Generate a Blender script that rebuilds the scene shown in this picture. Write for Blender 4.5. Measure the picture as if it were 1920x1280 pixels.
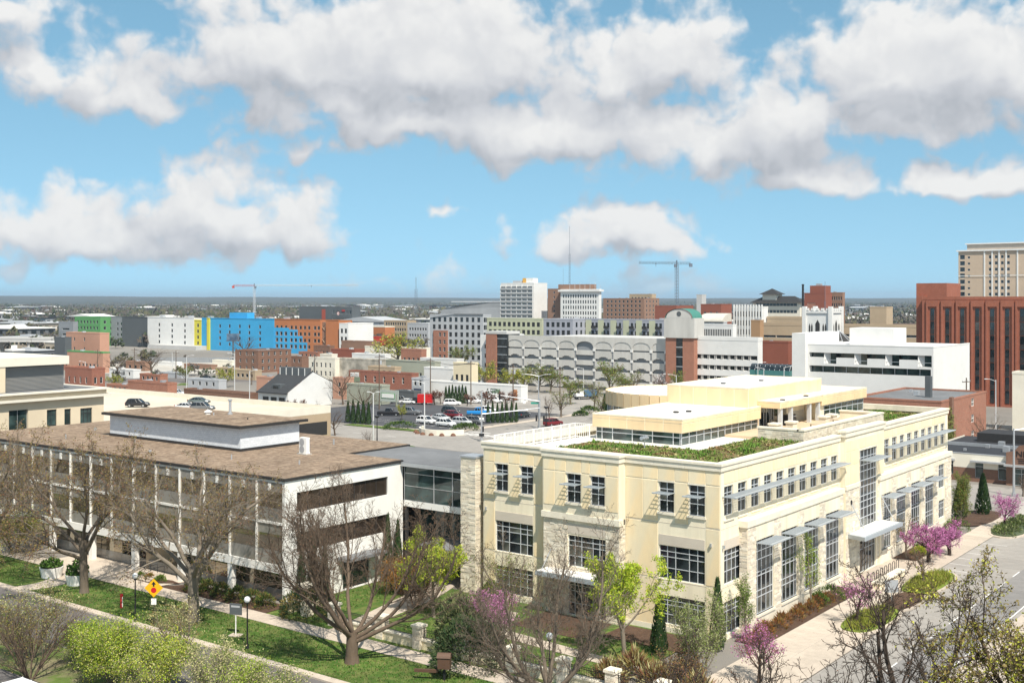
import bpy, bmesh, math, random
from mathutils import Vector, Matrix, noise as mnoise
import numpy as np
sc = bpy.context.scene
for o in list(bpy.data.objects): bpy.data.objects.remove(o, do_unlink=True)
col = sc.collection
R_ = math.radians
# ------------------------------------------------------------------ camera
# the town grid gives the axes: X runs along the side street, Y along the front street
FPX = 2143.0; CAMH = 27.5; HORY = 562.0; YAW = R_(37.4)
FW = (math.cos(YAW), math.sin(YAW)); RT = (math.sin(YAW), -math.cos(YAW))
cam = bpy.data.cameras.new('camera'); camo = bpy.data.objects.new('camera', cam); col.objects.link(camo)
cam.sensor_fit = 'HORIZONTAL'; cam.sensor_width = 36.0; cam.lens = FPX/1920*36.0
cam.shift_y = -(640-HORY)/1920.0
cam.clip_start = 0.5; cam.clip_end = 40000
camo.location = (0, 0, CAMH); camo.rotation_euler = (R_(90), 0, YAW-R_(90))
sc.camera = camo
# ------------------------------------------------------------------ world: sky with cumulus
SUNV = Vector((-1.18, -1.92, 3.1)).normalized()
SUN_EL = math.asin(SUNV.z)
CL_A, CL_B, SKY_HUE, SKY_SAT = .13, .64, .470, 1.02
w = bpy.data.worlds.new('World'); sc.world = w; w.use_nodes = True
nt = w.node_tree; nt.nodes.clear()
def wn(t, **k):
    n = nt.nodes.new(t)
    for a, b in k.items(): setattr(n, a, b)
    return n
BLOBS = [  # cumulus banks: px x, px y, rx, ry, weight
    (395, 385, 225, 120, 1.0), (520, 405, 165, 100, 1.0), (110, 425, 260, 95, 1.0), (-80, 420, 180, 110, .9), (300, 445, 340, 62, .7),
    (1110, 432, 195, 70, 1.0), (1230, 450, 150, 50, .9), (1180, 412, 105, 48, .85),
    (130, 125, 160, 95, .75), (260, 165, 210, 90, .75), (520, 85, 330, 150, 1.0), (800, 80, 420, 175, 1.2),
    (800, 215, 430, 80, .95), (1040, 225, 380, 120, 1.1), (1270, 95, 150, 125, .9), (1340, 258, 320, 90, 1.0), (1530, 320, 170, 62, .85),
    (1480, 200, 250, 115, 1.0), (1140, 130, 170, 120, .95), (640, 170, 300, 90, .9), (1690, 110, 290, 140, 1.1), (1880, 90, 260, 150, 1.1), (1700, 215, 300, 80, .8), (1800, 322, 200, 50, .95),
    (560, 268, 95, 32, .5), (850, 390, 55, 20, .3), (720, 532, 150, 22, .3), (840, 528, 80, 34, .36), (1225, 525, 150, 42, .65), (5, 500, 60, 36, .7), (20, 15, 110, 55, .6)]
def cloud_blobs():
    g = bpy.data.node_groups.new('cloud_banks', 'ShaderNodeTree')
    g.interface.new_socket('P', in_out='INPUT', socket_type='NodeSocketVector')
    g.interface.new_socket('D', in_out='OUTPUT', socket_type='NodeSocketFloat')
    N = g.nodes; L = g.links; gi = N.new('NodeGroupInput'); go = N.new('NodeGroupOutput'); cur = None
    for (x, y, rx, ry, wt) in BLOBS:
        az = math.atan((x-960)/FPX); v = (HORY-y)/FPX*math.cos(az)
        s2 = N.new('ShaderNodeVectorMath'); s2.operation = 'MULTIPLY_ADD'; L.new(gi.outputs[0], s2.inputs[0])
        s2.inputs[1].default_value = (100/rx, 100/(ry*1.2), 0); s2.inputs[2].default_value = (-az*FPX/rx, -(v*FPX-ry*.3)/(ry*1.2), 0)
        s3 = N.new('ShaderNodeVectorMath'); s3.operation = 'MULTIPLY'; L.new(s2.outputs[0], s3.inputs[0]); s3.inputs[1].default_value = (-1, -2.0, 0)      # flat undersides
        s4 = N.new('ShaderNodeVectorMath'); s4.operation = 'MAXIMUM'; L.new(s2.outputs[0], s4.inputs[0]); L.new(s3.outputs[0], s4.inputs[1]); s2 = s4
        ln = N.new('ShaderNodeVectorMath'); ln.operation = 'LENGTH'; L.new(s2.outputs[0], ln.inputs[0])
        m = N.new('ShaderNodeMath'); m.operation = 'MULTIPLY_ADD'; L.new(ln.outputs['Value'], m.inputs[0]); m.inputs[1].default_value = -wt; m.inputs[2].default_value = wt
        if cur is None: cur = m.outputs[0]
        else:
            q = N.new('ShaderNodeMath'); q.operation = 'SMOOTH_MAX'; L.new(cur, q.inputs[0]); L.new(m.outputs[0], q.inputs[1]); q.inputs[2].default_value = .2; cur = q.outputs[0]
    L.new(cur, go.inputs[0]); return g
CG = cloud_blobs()
tc = wn('ShaderNodeTexCoord'); lk = nt.links.new
def vdot(v):
    d = wn('ShaderNodeVectorMath', operation='DOT_PRODUCT'); lk(tc.outputs['Generated'], d.inputs[0]); d.inputs[1].default_value = v; return d.outputs['Value']
def wm(op, a, b=None, c=None, clamp=False):
    m = wn('ShaderNodeMath', operation=op); m.use_clamp = clamp
    for i, v in enumerate((a, b, c)):
        if v is None: continue
        if isinstance(v, (int, float)): m.inputs[i].default_value = v
        else: lk(v, m.inputs[i])
    return m.outputs[0]
def mr(v, a, b, c=0., d=1., smooth=True):
    m = wn('ShaderNodeMapRange'); m.interpolation_type = 'SMOOTHSTEP' if smooth else 'LINEAR'
    lk(v, m.inputs['Value']); m.inputs['From Min'].default_value = a; m.inputs['From Max'].default_value = b; m.inputs['To Min'].default_value = c; m.inputs['To Max'].default_value = d
    return m.outputs[0]
def wnoise(vec, scale, detail, rough):
    n = wn('ShaderNodeTexNoise'); n.noise_dimensions = '2D'; n.inputs['Scale'].default_value = scale; n.inputs['Detail'].default_value = detail; n.inputs['Roughness'].default_value = rough
    lk(vec, n.inputs['Vector']); return n
def vadd(a, off):
    v = wn('ShaderNodeVectorMath', operation='ADD'); lk(a, v.inputs[0])
    if isinstance(off, tuple): v.inputs[1].default_value = off
    else: lk(off, v.inputs[1])
    return v.outputs[0]
fr = vdot((FW[0], FW[1], 0)); rr = vdot((RT[0], RT[1], 0)); zz = vdot((0, 0, 1))
az = wm('MULTIPLY', wm('ARCTAN2', rr, fr), FPX/100)
hyp = wm('SQRT', wm('SUBTRACT', 1.0, wm('MULTIPLY', zz, zz)))
el = wm('MULTIPLY', wm('ARCTAN2', zz, hyp), FPX/100)
cx = wn('ShaderNodeCombineXYZ'); lk(az, cx.inputs[0]); lk(el, cx.inputs[1])
P0 = cx.outputs[0]
wn1 = wnoise(P0, 1.0, 3, .5)
wsc = wn('ShaderNodeVectorMath', operation='MULTIPLY_ADD'); lk(wn1.outputs['Color'], wsc.inputs[0]); wsc.inputs[1].default_value = (1.0, .7, 0); wsc.inputs[2].default_value = (-.5, -.35, 0)
PW = vadd(P0, wsc.outputs[0])
# away from the photographed sector the same broken cumulus goes on
out = wm('MAXIMUM', mr(wm('ABSOLUTE', az), 10.5, 13.5), mr(el, 6.0, 8.5))
gen = wm('MULTIPLY_ADD', wnoise(P0, .16, 2, .5).outputs['Fac'], 5.0, -2.45)
def bank(off):
    g = wn('ShaderNodeGroup'); g.node_tree = CG; lk(vadd(PW, (off[0], off[1], 0)), g.inputs[0])
    m = wn('ShaderNodeMix'); m.data_type = 'FLOAT'; lk(out, m.inputs[0]); lk(g.outputs[0], m.inputs[2]); lk(gen, m.inputs[3]); return m.outputs[0]
b0 = bank((0, 0)); b1 = bank((.15, .6))
def puff(off, det):
    p = vadd(PW, (off[0]*.6, off[1]*.6, 0)) if off else PW
    v = wn('ShaderNodeTexVoronoi'); v.voronoi_dimensions = '2D'; v.feature = 'F1'; v.inputs['Scale'].default_value = 1.6; v.inputs['Detail'].default_value = 2; v.inputs['Roughness'].default_value = .5
    lk(p, v.inputs['Vector'])
    n = wnoise(vadd(P0, (off[0], off[1], 0)) if off else P0, .95, det, .52)
    return wm('MULTIPLY_ADD', v.outputs['Distance'], -.34, wm('MULTIPLY_ADD', n.outputs['Fac'], 1.45, -.36))
n0 = puff(None, 8); n1 = puff((.16, .34), 3)
d0 = wm('ADD', b0, n0)
alpha = wm('MULTIPLY', mr(d0, CL_A, CL_B), mr(el, .0, .9, .35, 1.0))
sh1 = mr(wm('SUBTRACT', n0, n1), -.42, .46)
sh2 = mr(wm('SUBTRACT', b0, b1), -.42, .62)
thick = mr(d0, .75, 1.75, 1.0, .58)
shade = wm('MULTIPLY', wm('MULTIPLY_ADD', sh1, .28, wm('MULTIPLY', sh2, .72)), thick, clamp=True)
ramp = wn('ShaderNodeValToRGB'); lk(shade, ramp.inputs[0])
e = ramp.color_ramp.elements; e[0].position = .0; e[0].color = (.47, .50, .55, 1); e[1].position = .80; e[1].color = (.95, .95, .94, 1)
ne = ramp.color_ramp.elements.new(.36); ne.color = (.68, .70, .74, 1)
sky = wn('ShaderNodeTexSky'); sky.sky_type = 'NISHITA'; sky.sun_disc = False
sky.sun_elevation = SUN_EL; sky.sun_rotation = math.atan2(SUNV.x, SUNV.y)
sky.altitude = 200; sky.air_density = 1.0; sky.dust_density = 0.3; sky.ozone_density = 2.0
sv = wn('ShaderNodeVectorMath', operation='MULTIPLY_ADD'); lk(tc.outputs['Generated'], sv.inputs[0]); sv.inputs[1].default_value = (1, 1, .85); sv.inputs[2].default_value = (0, 0, .17)
lk(sv.outputs[0], sky.inputs[0])
hs = wn('ShaderNodeHueSaturation'); lk(sky.outputs[0], hs.inputs['Color']); hs.inputs['Hue'].default_value = SKY_HUE; hs.inputs['Saturation'].default_value = SKY_SAT; hs.inputs['Value'].default_value = 1.0
SKY_S = 0.128
bg1 = wn('ShaderNodeBackground'); lk(hs.outputs[0], bg1.inputs[0]); bg1.inputs[1].default_value = SKY_S
cs = wn('ShaderNodeVectorMath', operation='SCALE'); lk(ramp.outputs[0], cs.inputs[0]); cs.inputs['Scale'].default_value = 0.72/SKY_S
bg2 = wn('ShaderNodeBackground'); lk(cs.outputs[0], bg2.inputs[0]); bg2.inputs[1].default_value = SKY_S
mixs = wn('ShaderNodeMixShader'); lk(alpha, mixs.inputs[0]); lk(bg1.outputs[0], mixs.inputs[1]); lk(bg2.outputs[0], mixs.inputs[2])
wo = wn('ShaderNodeOutputWorld'); lk(mixs.outputs[0], wo.inputs[0])
w.cycles.sampling_method = 'MANUAL'; w.cycles.sample_map_resolution = 512
# ------------------------------------------------------------------ sun
sl = bpy.data.lights.new('sun', 'SUN'); sl.energy = 5.0; sl.angle = R_(0.53); sl.color = (1.0, .94, .84)
so = bpy.data.objects.new('sun', sl); col.objects.link(so); so.rotation_euler = SUNV.to_track_quat('Z', 'Y').to_euler(); so.location = (0, 0, 200)
vs = sc.view_settings; vs.view_transform = 'Standard'; vs.look = 'None'; vs.gamma = 1.0; vs.use_curve_mapping = False; vs.exposure = 0.38
sc.cycles.use_denoising = True; sc.cycles.max_bounces = 6; sc.cycles.diffuse_bounces = 3; sc.cycles.glossy_bounces = 3; sc.cycles.transparent_max_bounces = 8
sc.cycles.volume_bounces = 0
sc.cycles.sample_clamp_indirect = 6.0
# ------------------------------------------------------------------ helpers
def D2(px, d):
    l = (px-960)/FPX*d
    return (FW[0]*d+RT[0]*l, FW[1]*d+RT[1]*l)
def GP(px, py, z=0.):
    return D2(px, FPX*(CAMH-z)/(py-HORY))
def ZY(py, d): return CAMH-(py-HORY)*d/FPX
def onX(px, c):
    k = (px-960)/FPX; dx = FW[0]+RT[0]*k; dy = FW[1]+RT[1]*k; d = c/dx
    return d*dy, d
def onY(px, c):
    k = (px-960)/FPX; dx = FW[0]+RT[0]*k; dy = FW[1]+RT[1]*k; d = c/dy
    return d*dx, d
MATS = {}
def pm(name, c, rough=.8, var=.10, scale=1.2, var2=.07, scale2=.12, bump=0., bscale=8., metal=0., spec=.3, rnd=0., tint=None, stretch=None):
    """weathered procedural material: two noises vary the colour, optional bump, per-object variation"""
    if name in MATS: return MATS[name]
    m = bpy.data.materials.new(name); m.use_nodes = True; t = m.node_tree; N = t.nodes; L = t.links
    b = N['Principled BSDF']; b.inputs['Roughness'].default_value = rough; b.inputs['Metallic'].default_value = metal
    b.inputs['Specular IOR Level'].default_value = spec
    tcn = N.new('ShaderNodeTexCoord'); vec = tcn.outputs['Object']
    if stretch:
        mp = N.new('ShaderNodeMapping'); mp.inputs['Scale'].default_value = stretch; L.new(vec, mp.inputs[0]); vec = mp.outputs[0]
    def nz(s, det):
        n = N.new('ShaderNodeTexNoise'); n.inputs['Scale'].default_value = s; n.inputs['Detail'].default_value = det; n.inputs['Roughness'].default_value = .6; L.new(vec, n.inputs['Vector']); return n.outputs['Fac']
    def mth(op, a, b_, c_=None):
        q = N.new('ShaderNodeMath'); q.operation = op
        for i, v in enumerate((a, b_, c_)):
            if v is None: continue
            if isinstance(v, (int, float)): q.inputs[i].default_value = v
            else: L.new(v, q.inputs[i])
        return q.outputs[0]
    f = mth('MULTIPLY_ADD', nz(scale, 4), var*4, 1-var*2)
    f2 = mth('MULTIPLY_ADD', nz(scale2, 2), var2*4, 1-var2*2)
    f = mth('MULTIPLY', f, f2)
    if rnd:
        oi = N.new('ShaderNodeObjectInfo'); f = mth('MULTIPLY', f, mth('MULTIPLY_ADD', oi.outputs['Random'], 2*rnd, 1-rnd))
    base = None
    if tint:
        mx = N.new('ShaderNodeMix'); mx.data_type = 'RGBA'; mx.inputs[6].default_value = (*c, 1); mx.inputs[7].default_value = (*tint, 1)
        rp = N.new('ShaderNodeMapRange'); rp.inputs['From Min'].default_value = .42; rp.inputs['From Max'].default_value = .62; L.new(nz(scale*.37, 3), rp.inputs['Value']); L.new(rp.outputs[0], mx.inputs[0]); base = mx.outputs[2]
    vm = N.new('ShaderNodeVectorMath'); vm.operation = 'SCALE'; L.new(f, vm.inputs['Scale'])
    if base is None: vm.inputs[0].default_value = c
    else: L.new(base, vm.inputs[0])
    L.new(vm.outputs[0], b.inputs['Base Color'])
    if bump:
        bp = N.new('ShaderNodeBump'); bp.inputs['Strength'].default_value = bump; bp.inputs['Distance'].default_value = .05; L.new(nz(bscale, 4), bp.inputs['Height']); L.new(bp.outputs[0], b.inputs['Normal'])
    MATS[name] = m; return m
def pbrick(name, c1, c2, mortar, bw=.24, bh=.085, var=.1):
    """running-bond masonry on axis-aligned walls"""
    if name in MATS: return MATS[name]
    m = pm(name, c1, .85, var, .9, .08, .1); t = m.node_tree; N = t.nodes; L = t.links; b = N['Principled BSDF']
    tcn = N.new('ShaderNodeTexCoord'); s = N.new('ShaderNodeSeparateXYZ'); L.new(tcn.outputs['Object'], s.inputs[0])
    ad = N.new('ShaderNodeMath'); ad.operation = 'ADD'; L.new(s.outputs[0], ad.inputs[0]); L.new(s.outputs[1], ad.inputs[1])
    cb = N.new('ShaderNodeCombineXYZ'); L.new(ad.outputs[0], cb.inputs[0]); L.new(s.outputs[2], cb.inputs[1])
    bt = N.new('ShaderNodeTexBrick'); L.new(cb.outputs[0], bt.inputs['Vector']); bt.inputs['Scale'].default_value = 1
    bt.inputs['Brick Width'].default_value = bw; bt.inputs['Row Height'].default_value = bh; bt.inputs['Mortar Size'].default_value = .008
    bt.inputs['Color1'].default_value = (*c1, 1); bt.inputs['Color2'].default_value = (*c2, 1); bt.inputs['Mortar'].default_value = (*mortar, 1)
    mul = b.inputs['Base Color'].links[0].from_node; L.new(bt.outputs['Color'], mul.inputs[0])
    return m
def pglass(name, c=(.012, .016, .018), rough=.04, metal=0., spec=.6):
    if name in MATS: return MATS[name]
    m = bpy.data.materials.new(name); m.use_nodes = True; t = m.node_tree; b = t.nodes['Principled BSDF']
    b.inputs['Base Color'].default_value = (*c, 1); b.inputs['Roughness'].default_value = rough; b.inputs['Metallic'].default_value = metal; b.inputs['Specular IOR Level'].default_value = spec
    # rooms behind the panes differ: blinds, lamps, furniture
    tcn = t.nodes.new('ShaderNodeTexCoord'); n = t.nodes.new('ShaderNodeTexNoise'); n.inputs['Scale'].default_value = .55; n.inputs['Detail'].default_value = 2; t.links.new(tcn.outputs['Object'], n.inputs['Vector'])
    rp = t.nodes.new('ShaderNodeValToRGB'); rp.color_ramp.elements[0].position = .42; rp.color_ramp.elements[0].color = (*c, 1); rp.color_ramp.elements[1].position = .72
    rp.color_ramp.elements[1].color = (*[min(1, v*2.6+.01) for v in c], 1) if metal < .5 else (*[v*1.25 for v in c], 1)
    t.links.new(n.outputs['Fac'], rp.inputs[0]); t.links.new(rp.outputs[0], b.inputs['Base Color'])
    MATS[name] = m; return m
WP = set()
def off(p):
    return -p.location if p is not None and p.name in WP else Vector((0, 0, 0))
class MB:
    """collects faces for ONE mesh object"""
    def __init__(s): s.v = []; s.f = []; s.m = []
    def quad(s, a, b, c, d, m=0):
        n = len(s.v); s.v += [a, b, c, d]; s.f.append((n, n+1, n+2, n+3)); s.m.append(m)
    def poly(s, pts, m=0):
        n = len(s.v); s.v += list(pts); s.f.append(tuple(range(n, n+len(pts)))); s.m.append(m)
    def box(s, x0, y0, z0, x1, y1, z1, m=0, mt=None):
        if x0 > x1: x0, x1 = x1, x0
        if y0 > y1: y0, y1 = y1, y0
        if z0 > z1: z0, z1 = z1, z0
        n = len(s.v)
        s.v += [(x0,y0,z0),(x1,y0,z0),(x1,y1,z0),(x0,y1,z0),(x0,y0,z1),(x1,y0,z1),(x1,y1,z1),(x0,y1,z1)]
        s.f += [(n,n+3,n+2,n+1),(n+4,n+5,n+6,n+7),(n,n+1,n+5,n+4),(n+1,n+2,n+6,n+5),(n+2,n+3,n+7,n+6),(n+3,n,n+4,n+7)]
        s.m += [m, m if mt is None else mt, m, m, m, m]
        return s
    def prism(s, pts, z0, z1, m=0, mt=None):
        """vertical prism over a counter-clockwise outline"""
        k = len(pts); n = len(s.v)
        s.v += [(p[0], p[1], z0) for p in pts]+[(p[0], p[1], z1) for p in pts]
        s.f.append(tuple(range(n+k-1, n-1, -1))); s.m.append(m)
        s.f.append(tuple(range(n+k, n+2*k))); s.m.append(m if mt is None else mt)
        for i in range(k):
            j = (i+1) % k; s.f.append((n+i, n+j, n+k+j, n+k+i)); s.m.append(m)
        return s
    def tube(s, pts, rad, n=6, m=0, cap=True):
        """tube along a polyline; rad per point"""
        pts = [Vector(p) for p in pts]
        if isinstance(rad, (int, float)): rad = [rad]*len(pts)
        t0 = (pts[1]-pts[0]).normalized(); up = Vector((0, 0, 1)) if abs(t0.z) < .9 else Vector((1, 0, 0))
        u = t0.cross(up).normalized(); b0 = len(s.v); k = len(pts)
        cs = [(math.cos(2*math.pi*i/n), math.sin(2*math.pi*i/n)) for i in range(n)]
        for i, p in enumerate(pts):
            t = (pts[min(i+1, k-1)]-pts[max(i-1, 0)]).normalized()
            u = (u-t*u.dot(t))
            if u.length < 1e-5: u = t.orthogonal()
            u.normalize(); v = t.cross(u); r = rad[i]
            for c, q in cs: s.v.append(tuple(p+u*(c*r)+v*(q*r)))
        for i in range(k-1):
            for j in range(n):
                a = b0+i*n+j; b = b0+i*n+(j+1) % n
                s.f.append((a, b, b+n, a+n)); s.m.append(m)
        if cap and n > 2:
            s.f.append(tuple(range(b0+n-1, b0-1, -1))); s.m.append(m)
            e = b0+(k-1)*n; s.f.append(tuple(range(e, e+n))); s.m.append(m)
        return s
    def build(s, name, mats, parent=None, loc=None, smooth=False, link=True):
        me = bpy.data.meshes.new(name)
        me.from_pydata(s.v, [], s.f)
        if not isinstance(mats, (list, tuple)): mats = [mats]
        for q in mats: me.materials.append(q)
        if len(mats) > 1: me.polygons.foreach_set('material_index', s.m)
        if smooth: me.polygons.foreach_set('use_smooth', [True]*len(s.f))
        me.update()
        o = bpy.data.objects.new(name, me)
        if link: col.objects.link(o)
        if parent is not None: o.parent = parent
        if loc is not None: o.location = loc
        elif parent is not None and parent.name in WP: o.location = off(parent)
        return o
def tag(o, label, cat, group=None):
    o['label'] = label; o['category'] = cat
    if group: o['group'] = group
    return o
def thing(name, label, cat, loc=(0, 0, 0), rz=0., group=None):
    o = bpy.data.objects.new(name, None); col.objects.link(o); o.empty_display_size = .5
    o.location = loc; o.rotation_euler = (0, 0, rz); return tag(o, label, cat, group)
def wthing(*a, **k):
    o = thing(*a, **k); WP.add(o.name); return o
def struct(o): o['kind'] = 'structure'; return o
def stuff(o): o['kind'] = 'stuff'; return o
def child(name, mesh, parent, loc=(0, 0, 0), rot=(0, 0, 0), scale=None):
    o = bpy.data.objects.new(name, mesh); col.objects.link(o); o.parent = parent; o.location = Vector(loc)+off(parent); o.rotation_euler = rot
    if scale: o.scale = scale
    return o
def dup(root, loc, rz=0., label=None, group=None, scale=None):
    r = root.copy(); col.objects.link(r); r.location = loc; r.rotation_euler = (0, 0, rz)
    if label: r['label'] = label
    if group: r['group'] = group
    if scale: r.scale = scale if isinstance(scale, tuple) else (scale,)*3
    for ch in list(root.children):
        c = ch.copy(); col.objects.link(c); c.parent = r
        for g in list(ch.children):
            d = g.copy(); col.objects.link(d); d.parent = c
    return r
# walls: face 'A' looks along -X (u = Y), face 'B' looks along -Y (u = X); d = depth into the building
def fp(face, c, u, z, d=0.):
    return (c+d, u, z) if face == 'A' else (u, c+d, z)
def fquad(mb, face, c, u0, u1, z0, z1, d=0., m=0):
    q = [fp(face, c, u0, z0, d), fp(face, c, u1, z0, d), fp(face, c, u1, z1, d), fp(face, c, u0, z1, d)]
    if face == 'A': q.reverse()
    mb.quad(*q, m)
def fbox(mb, face, c, u0, u1, z0, z1, d0, d1, m=0):
    a = fp(face, c, u0, z0, d0); b = fp(face, c, u1, z1, d1)
    mb.box(a[0], a[1], a[2], b[0], b[1], b[2], m)
def wall(mb, face, c, u0, u1, z0, z1, holes=(), dep=.2, m=0, mrev=None):
    """a wall sheet with real openings and their reveals"""
    us = sorted({u0, u1, *[min(max(h[i], u0), u1) for h in holes for i in (0, 1)]}); zs = sorted({z0, z1, *[min(max(h[i], z0), z1) for h in holes for i in (2, 3)]})
    mrev = m if mrev is None else mrev
    for i in range(len(us)-1):
        run = None
        for j in range(len(zs)-1):
            uc = (us[i]+us[i+1])/2; zc = (zs[j]+zs[j+1])/2
            solid = not any(h[0] < uc < h[1] and h[2] < zc < h[3] for h in holes)
            if solid and run is None: run = zs[j]
            if run is not None and (not solid or j == len(zs)-2):
                e = zs[j+1] if solid else zs[j]
                fquad(mb, face, c, us[i], us[i+1], run, e, 0, m); run = None
    for (a, b, e, f) in holes:
        P = lambda u, z, d: fp(face, c, u, z, d)
        mb.quad(P(a, e, 0), P(b, e, 0), P(b, e, dep), P(a, e, dep), mrev); mb.quad(P(a, f, dep), P(b, f, dep), P(b, f, 0), P(a, f, 0), mrev)
        mb.quad(P(a, e, 0), P(a, e, dep), P(a, f, dep), P(a, f, 0), mrev); mb.quad(P(b, e, dep), P(b, e, 0), P(b, f, 0), P(b, f, dep), mrev)
RNG = random.Random(7)
def window(parent, face, c, u0, u1, z0, z1, us=(), zs=(), d=.15, bar=.05, frame=None, glass=None, panes=False, ed=.05, name='window', tilt=.004):
    """window: frame bars (fractions us / zs) over glass; panes=True makes each pane its own sub-part"""
    mb = MB(); U = [u0+(u1-u0)*f for f in us]; Zs = [z0+(z1-z0)*f for f in zs]; dd = d+.02
    fbox(mb, face, c, u0, u0+ed, z0, z1, d-.03, d+.04); fbox(mb, face, c, u1-ed, u1, z0, z1, d-.03, d+.04)
    fbox(mb, face, c, u0+ed, u1-ed, z0, z0+ed, d-.028, d+.04); fbox(mb, face, c, u0+ed, u1-ed, z1-ed, z1, d-.028, d+.04)
    for u in U: fbox(mb, face, c, u-bar/2, u+bar/2, z0+ed, z1-ed, d-.025, d+.038)
    for z in Zs: fbox(mb, face, c, u0+ed, u1-ed, z-bar/2, z+bar/2, d-.022, d+.036)
    if not panes:
        fquad(mb, face, c, u0+.01, u1-.01, z0+.01, z1-.01, dd, 1)
        return mb.build(name, [frame, glass], parent)
    o = mb.build(name, frame, parent)
    ul = [u0]+U+[u1]; zl = [z0]+Zs+[z1]
    for i in range(len(ul)-1):
        for j in range(len(zl)-1):
            a, b, e, f = ul[i], ul[i+1], zl[j], zl[j+1]; k = MB(); w_ = (b-a)/2; h_ = (f-e)/2
            fquad(k, face, 0, -w_, w_, -h_, h_)
            p = k.build('pane', GLASS_B if glass.name.startswith('dark_glass') and RNG.random() < .14 else glass, o); p.location = fp(face, c, (a+b)/2, (e+f)/2, dd)
            r = RNG.uniform(-tilt, tilt); q = RNG.uniform(-tilt, tilt); p.rotation_euler = (0, q, r) if face == 'A' else (q, 0, r)
    return o
def simple_window(mbs, mesh_cache, parent, face, c, u0, u1, z0, z1, frame, glass, nx=1, nz=1, d=.12):
    """shared-mesh window for middle and far distance"""
    w_, h_ = round(u1-u0, 2), round(z1-z0, 2); key = (face, w_, h_, nx, nz, frame.name, glass.name, d)
    if key not in mesh_cache:
        o = MB(); e = min(.09, w_*.09)
        fbox(o, face, 0, -w_/2, -w_/2+e, 0, h_, d-.05, d+.03); fbox(o, face, 0, w_/2-e, w_/2, 0, h_, d-.05, d+.03)
        fbox(o, face, 0, -w_/2+e, w_/2-e, 0, e, d-.048, d+.03); fbox(o, face, 0, -w_/2+e, w_/2-e, h_-e, h_, d-.048, d+.03)
        for i in range(1, nx): u = -w_/2+w_*i/nx; fbox(o, face, 0, u-e/2, u+e/2, e, h_-e, d-.045, d+.03)
        for i in range(1, nz): z = h_*i/nz; fbox(o, face, 0, -w_/2+e, w_/2-e, z-e/2, z+e/2, d-.043, d+.03)
        fquad(o, face, 0, -w_/2, w_/2, 0, h_, d, 1)
        me = o.build('window', [frame, glass], link=False).data; mesh_cache[key] = me
    ob = bpy.data.objects.new('window', mesh_cache[key]); col.objects.link(ob); ob.parent = parent; ob.location = Vector(fp(face, c, (u0+u1)/2, z0))+off(parent)
    return ob
WCACHE = {}
# ------------------------------------------------------------------ shared materials
CREAM = pm('precast_cream', (.84, .745, .54), .85, .06, .9, .06, .2, bump=.05, stretch=(1, 1, .15), tint=(.82, .69, .46))
CREAM_J = pm('precast_joint', (.84, .752, .57), .85, .11, 1.3, .09, .3, stretch=(1, 1, .10), tint=(.76, .67, .50))
CREAM_L = pm('limestone_trim', (.77, .70, .565), .8, .10, 1.6, .07, .3)
CREAM_G = pm('limestone_grey', (.58, .51, .42), .85, .05, .8)
STONE = pm('split_stone', (.74, .66, .52), .9, .10, 2.5, .10, .9, bump=.4, bscale=14, tint=(.64, .56, .44))
ALU = pm('aluminium_frame', (.62, .64, .66), .45, .03, 2, metal=.3)
SHADE = pm('sunshade_metal', (.44, .48, .51), .5, .04, 2, metal=.35)
GLASS = pglass('dark_glass')
GLASS_B = pglass('blind_glass', (.055, .058, .05), .12)
GLASS_G = pglass('green_grey_glass', (.02, .035, .033))
WHITE = pm('white_paint', (.80, .78, .73), .7, .06, 1.1, .05, .2, stretch=(1, 1, .2))
WHITE_ROOF = pm('white_roof_membrane', (.80, .775, .73), .7, .08, .9, .09, .14)
MIRROR = pglass('bronze_mirror_glass', (.31, .275, .21), .03, .85, .5)
SPAND = pm('grey_spandrel_glass', (.28, .27, .245), .14, .2, .9, .15, .25, spec=.8, tint=(.20, .185, .16))
DARK = pm('dark_trim', (.035, .033, .032), .6, .1, 2)
CONC = pm('concrete', (.40, .37, .33), .9, .08, .7, .08, .1, bump=.1)
CONC_L = pm('concrete_walk', (.50, .425, .345), .9, .12, 1.6, .10, .25, bump=.15, rnd=.08)
CONC_R = pm('concrete_road', (.31, .285, .255), .9, .13, .9, .11, .12, bump=.12, rnd=.07)
ASPH = pm('asphalt', (.075, .075, .08), .92, .12, 1.5, .12, .08, bump=.2, bscale=20)
ASPH_O = pm('asphalt_old', (.145, .132, .125), .92, .12, 1.2, .12, .07, bump=.2, bscale=20)
MULCH = pm('mulch', (.085, .05, .032), .95, .3, 4, .2, .5, bump=.8, bscale=9)
GRASS = pm('lawn_grass', (.058, .116, .015), .95, .24, 2.6, .22, .25, bump=.8, bscale=14, tint=(.13, .155, .04))
GRASS_Y = pm('spring_ground_cover', (.17, .22, .03), .95, .2, 3, .15, .3, bump=.8, bscale=10)
GRAVEL = pm('roof_gravel', (.20, .14, .095), .95, .26, 4.0, .24, .4, bump=.9, bscale=10, tint=(.315, .235, .165))
METAL = pm('galvanised', (.52, .53, .54), .45, .06, 2, metal=.6)
POLEW = pm('pole_white', (.66, .66, .65), .5, .04, 2, metal=.2)
WOODP = pm('pole_wood', (.12, .085, .06), .9, .15, 3)
BLACK = pm('black_metal', (.02, .02, .022), .5, .1, 3)
PAINT_W = pm('road_paint', (.72, .70, .66), .8, .12, 2)
RUB = pm('rubber', (.02, .02, .02), .85)
MEMB = pm('grey_membrane', (.17, .172, .175), .8, .14, .7, .16, .15)
BRICK = pbrick('red_brick', (.30, .10, .06), (.24, .075, .045), (.33, .22, .17))
BRICK2 = pbrick('orange_brick', (.36, .14, .085), (.29, .11, .065), (.36, .26, .2))
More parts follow.
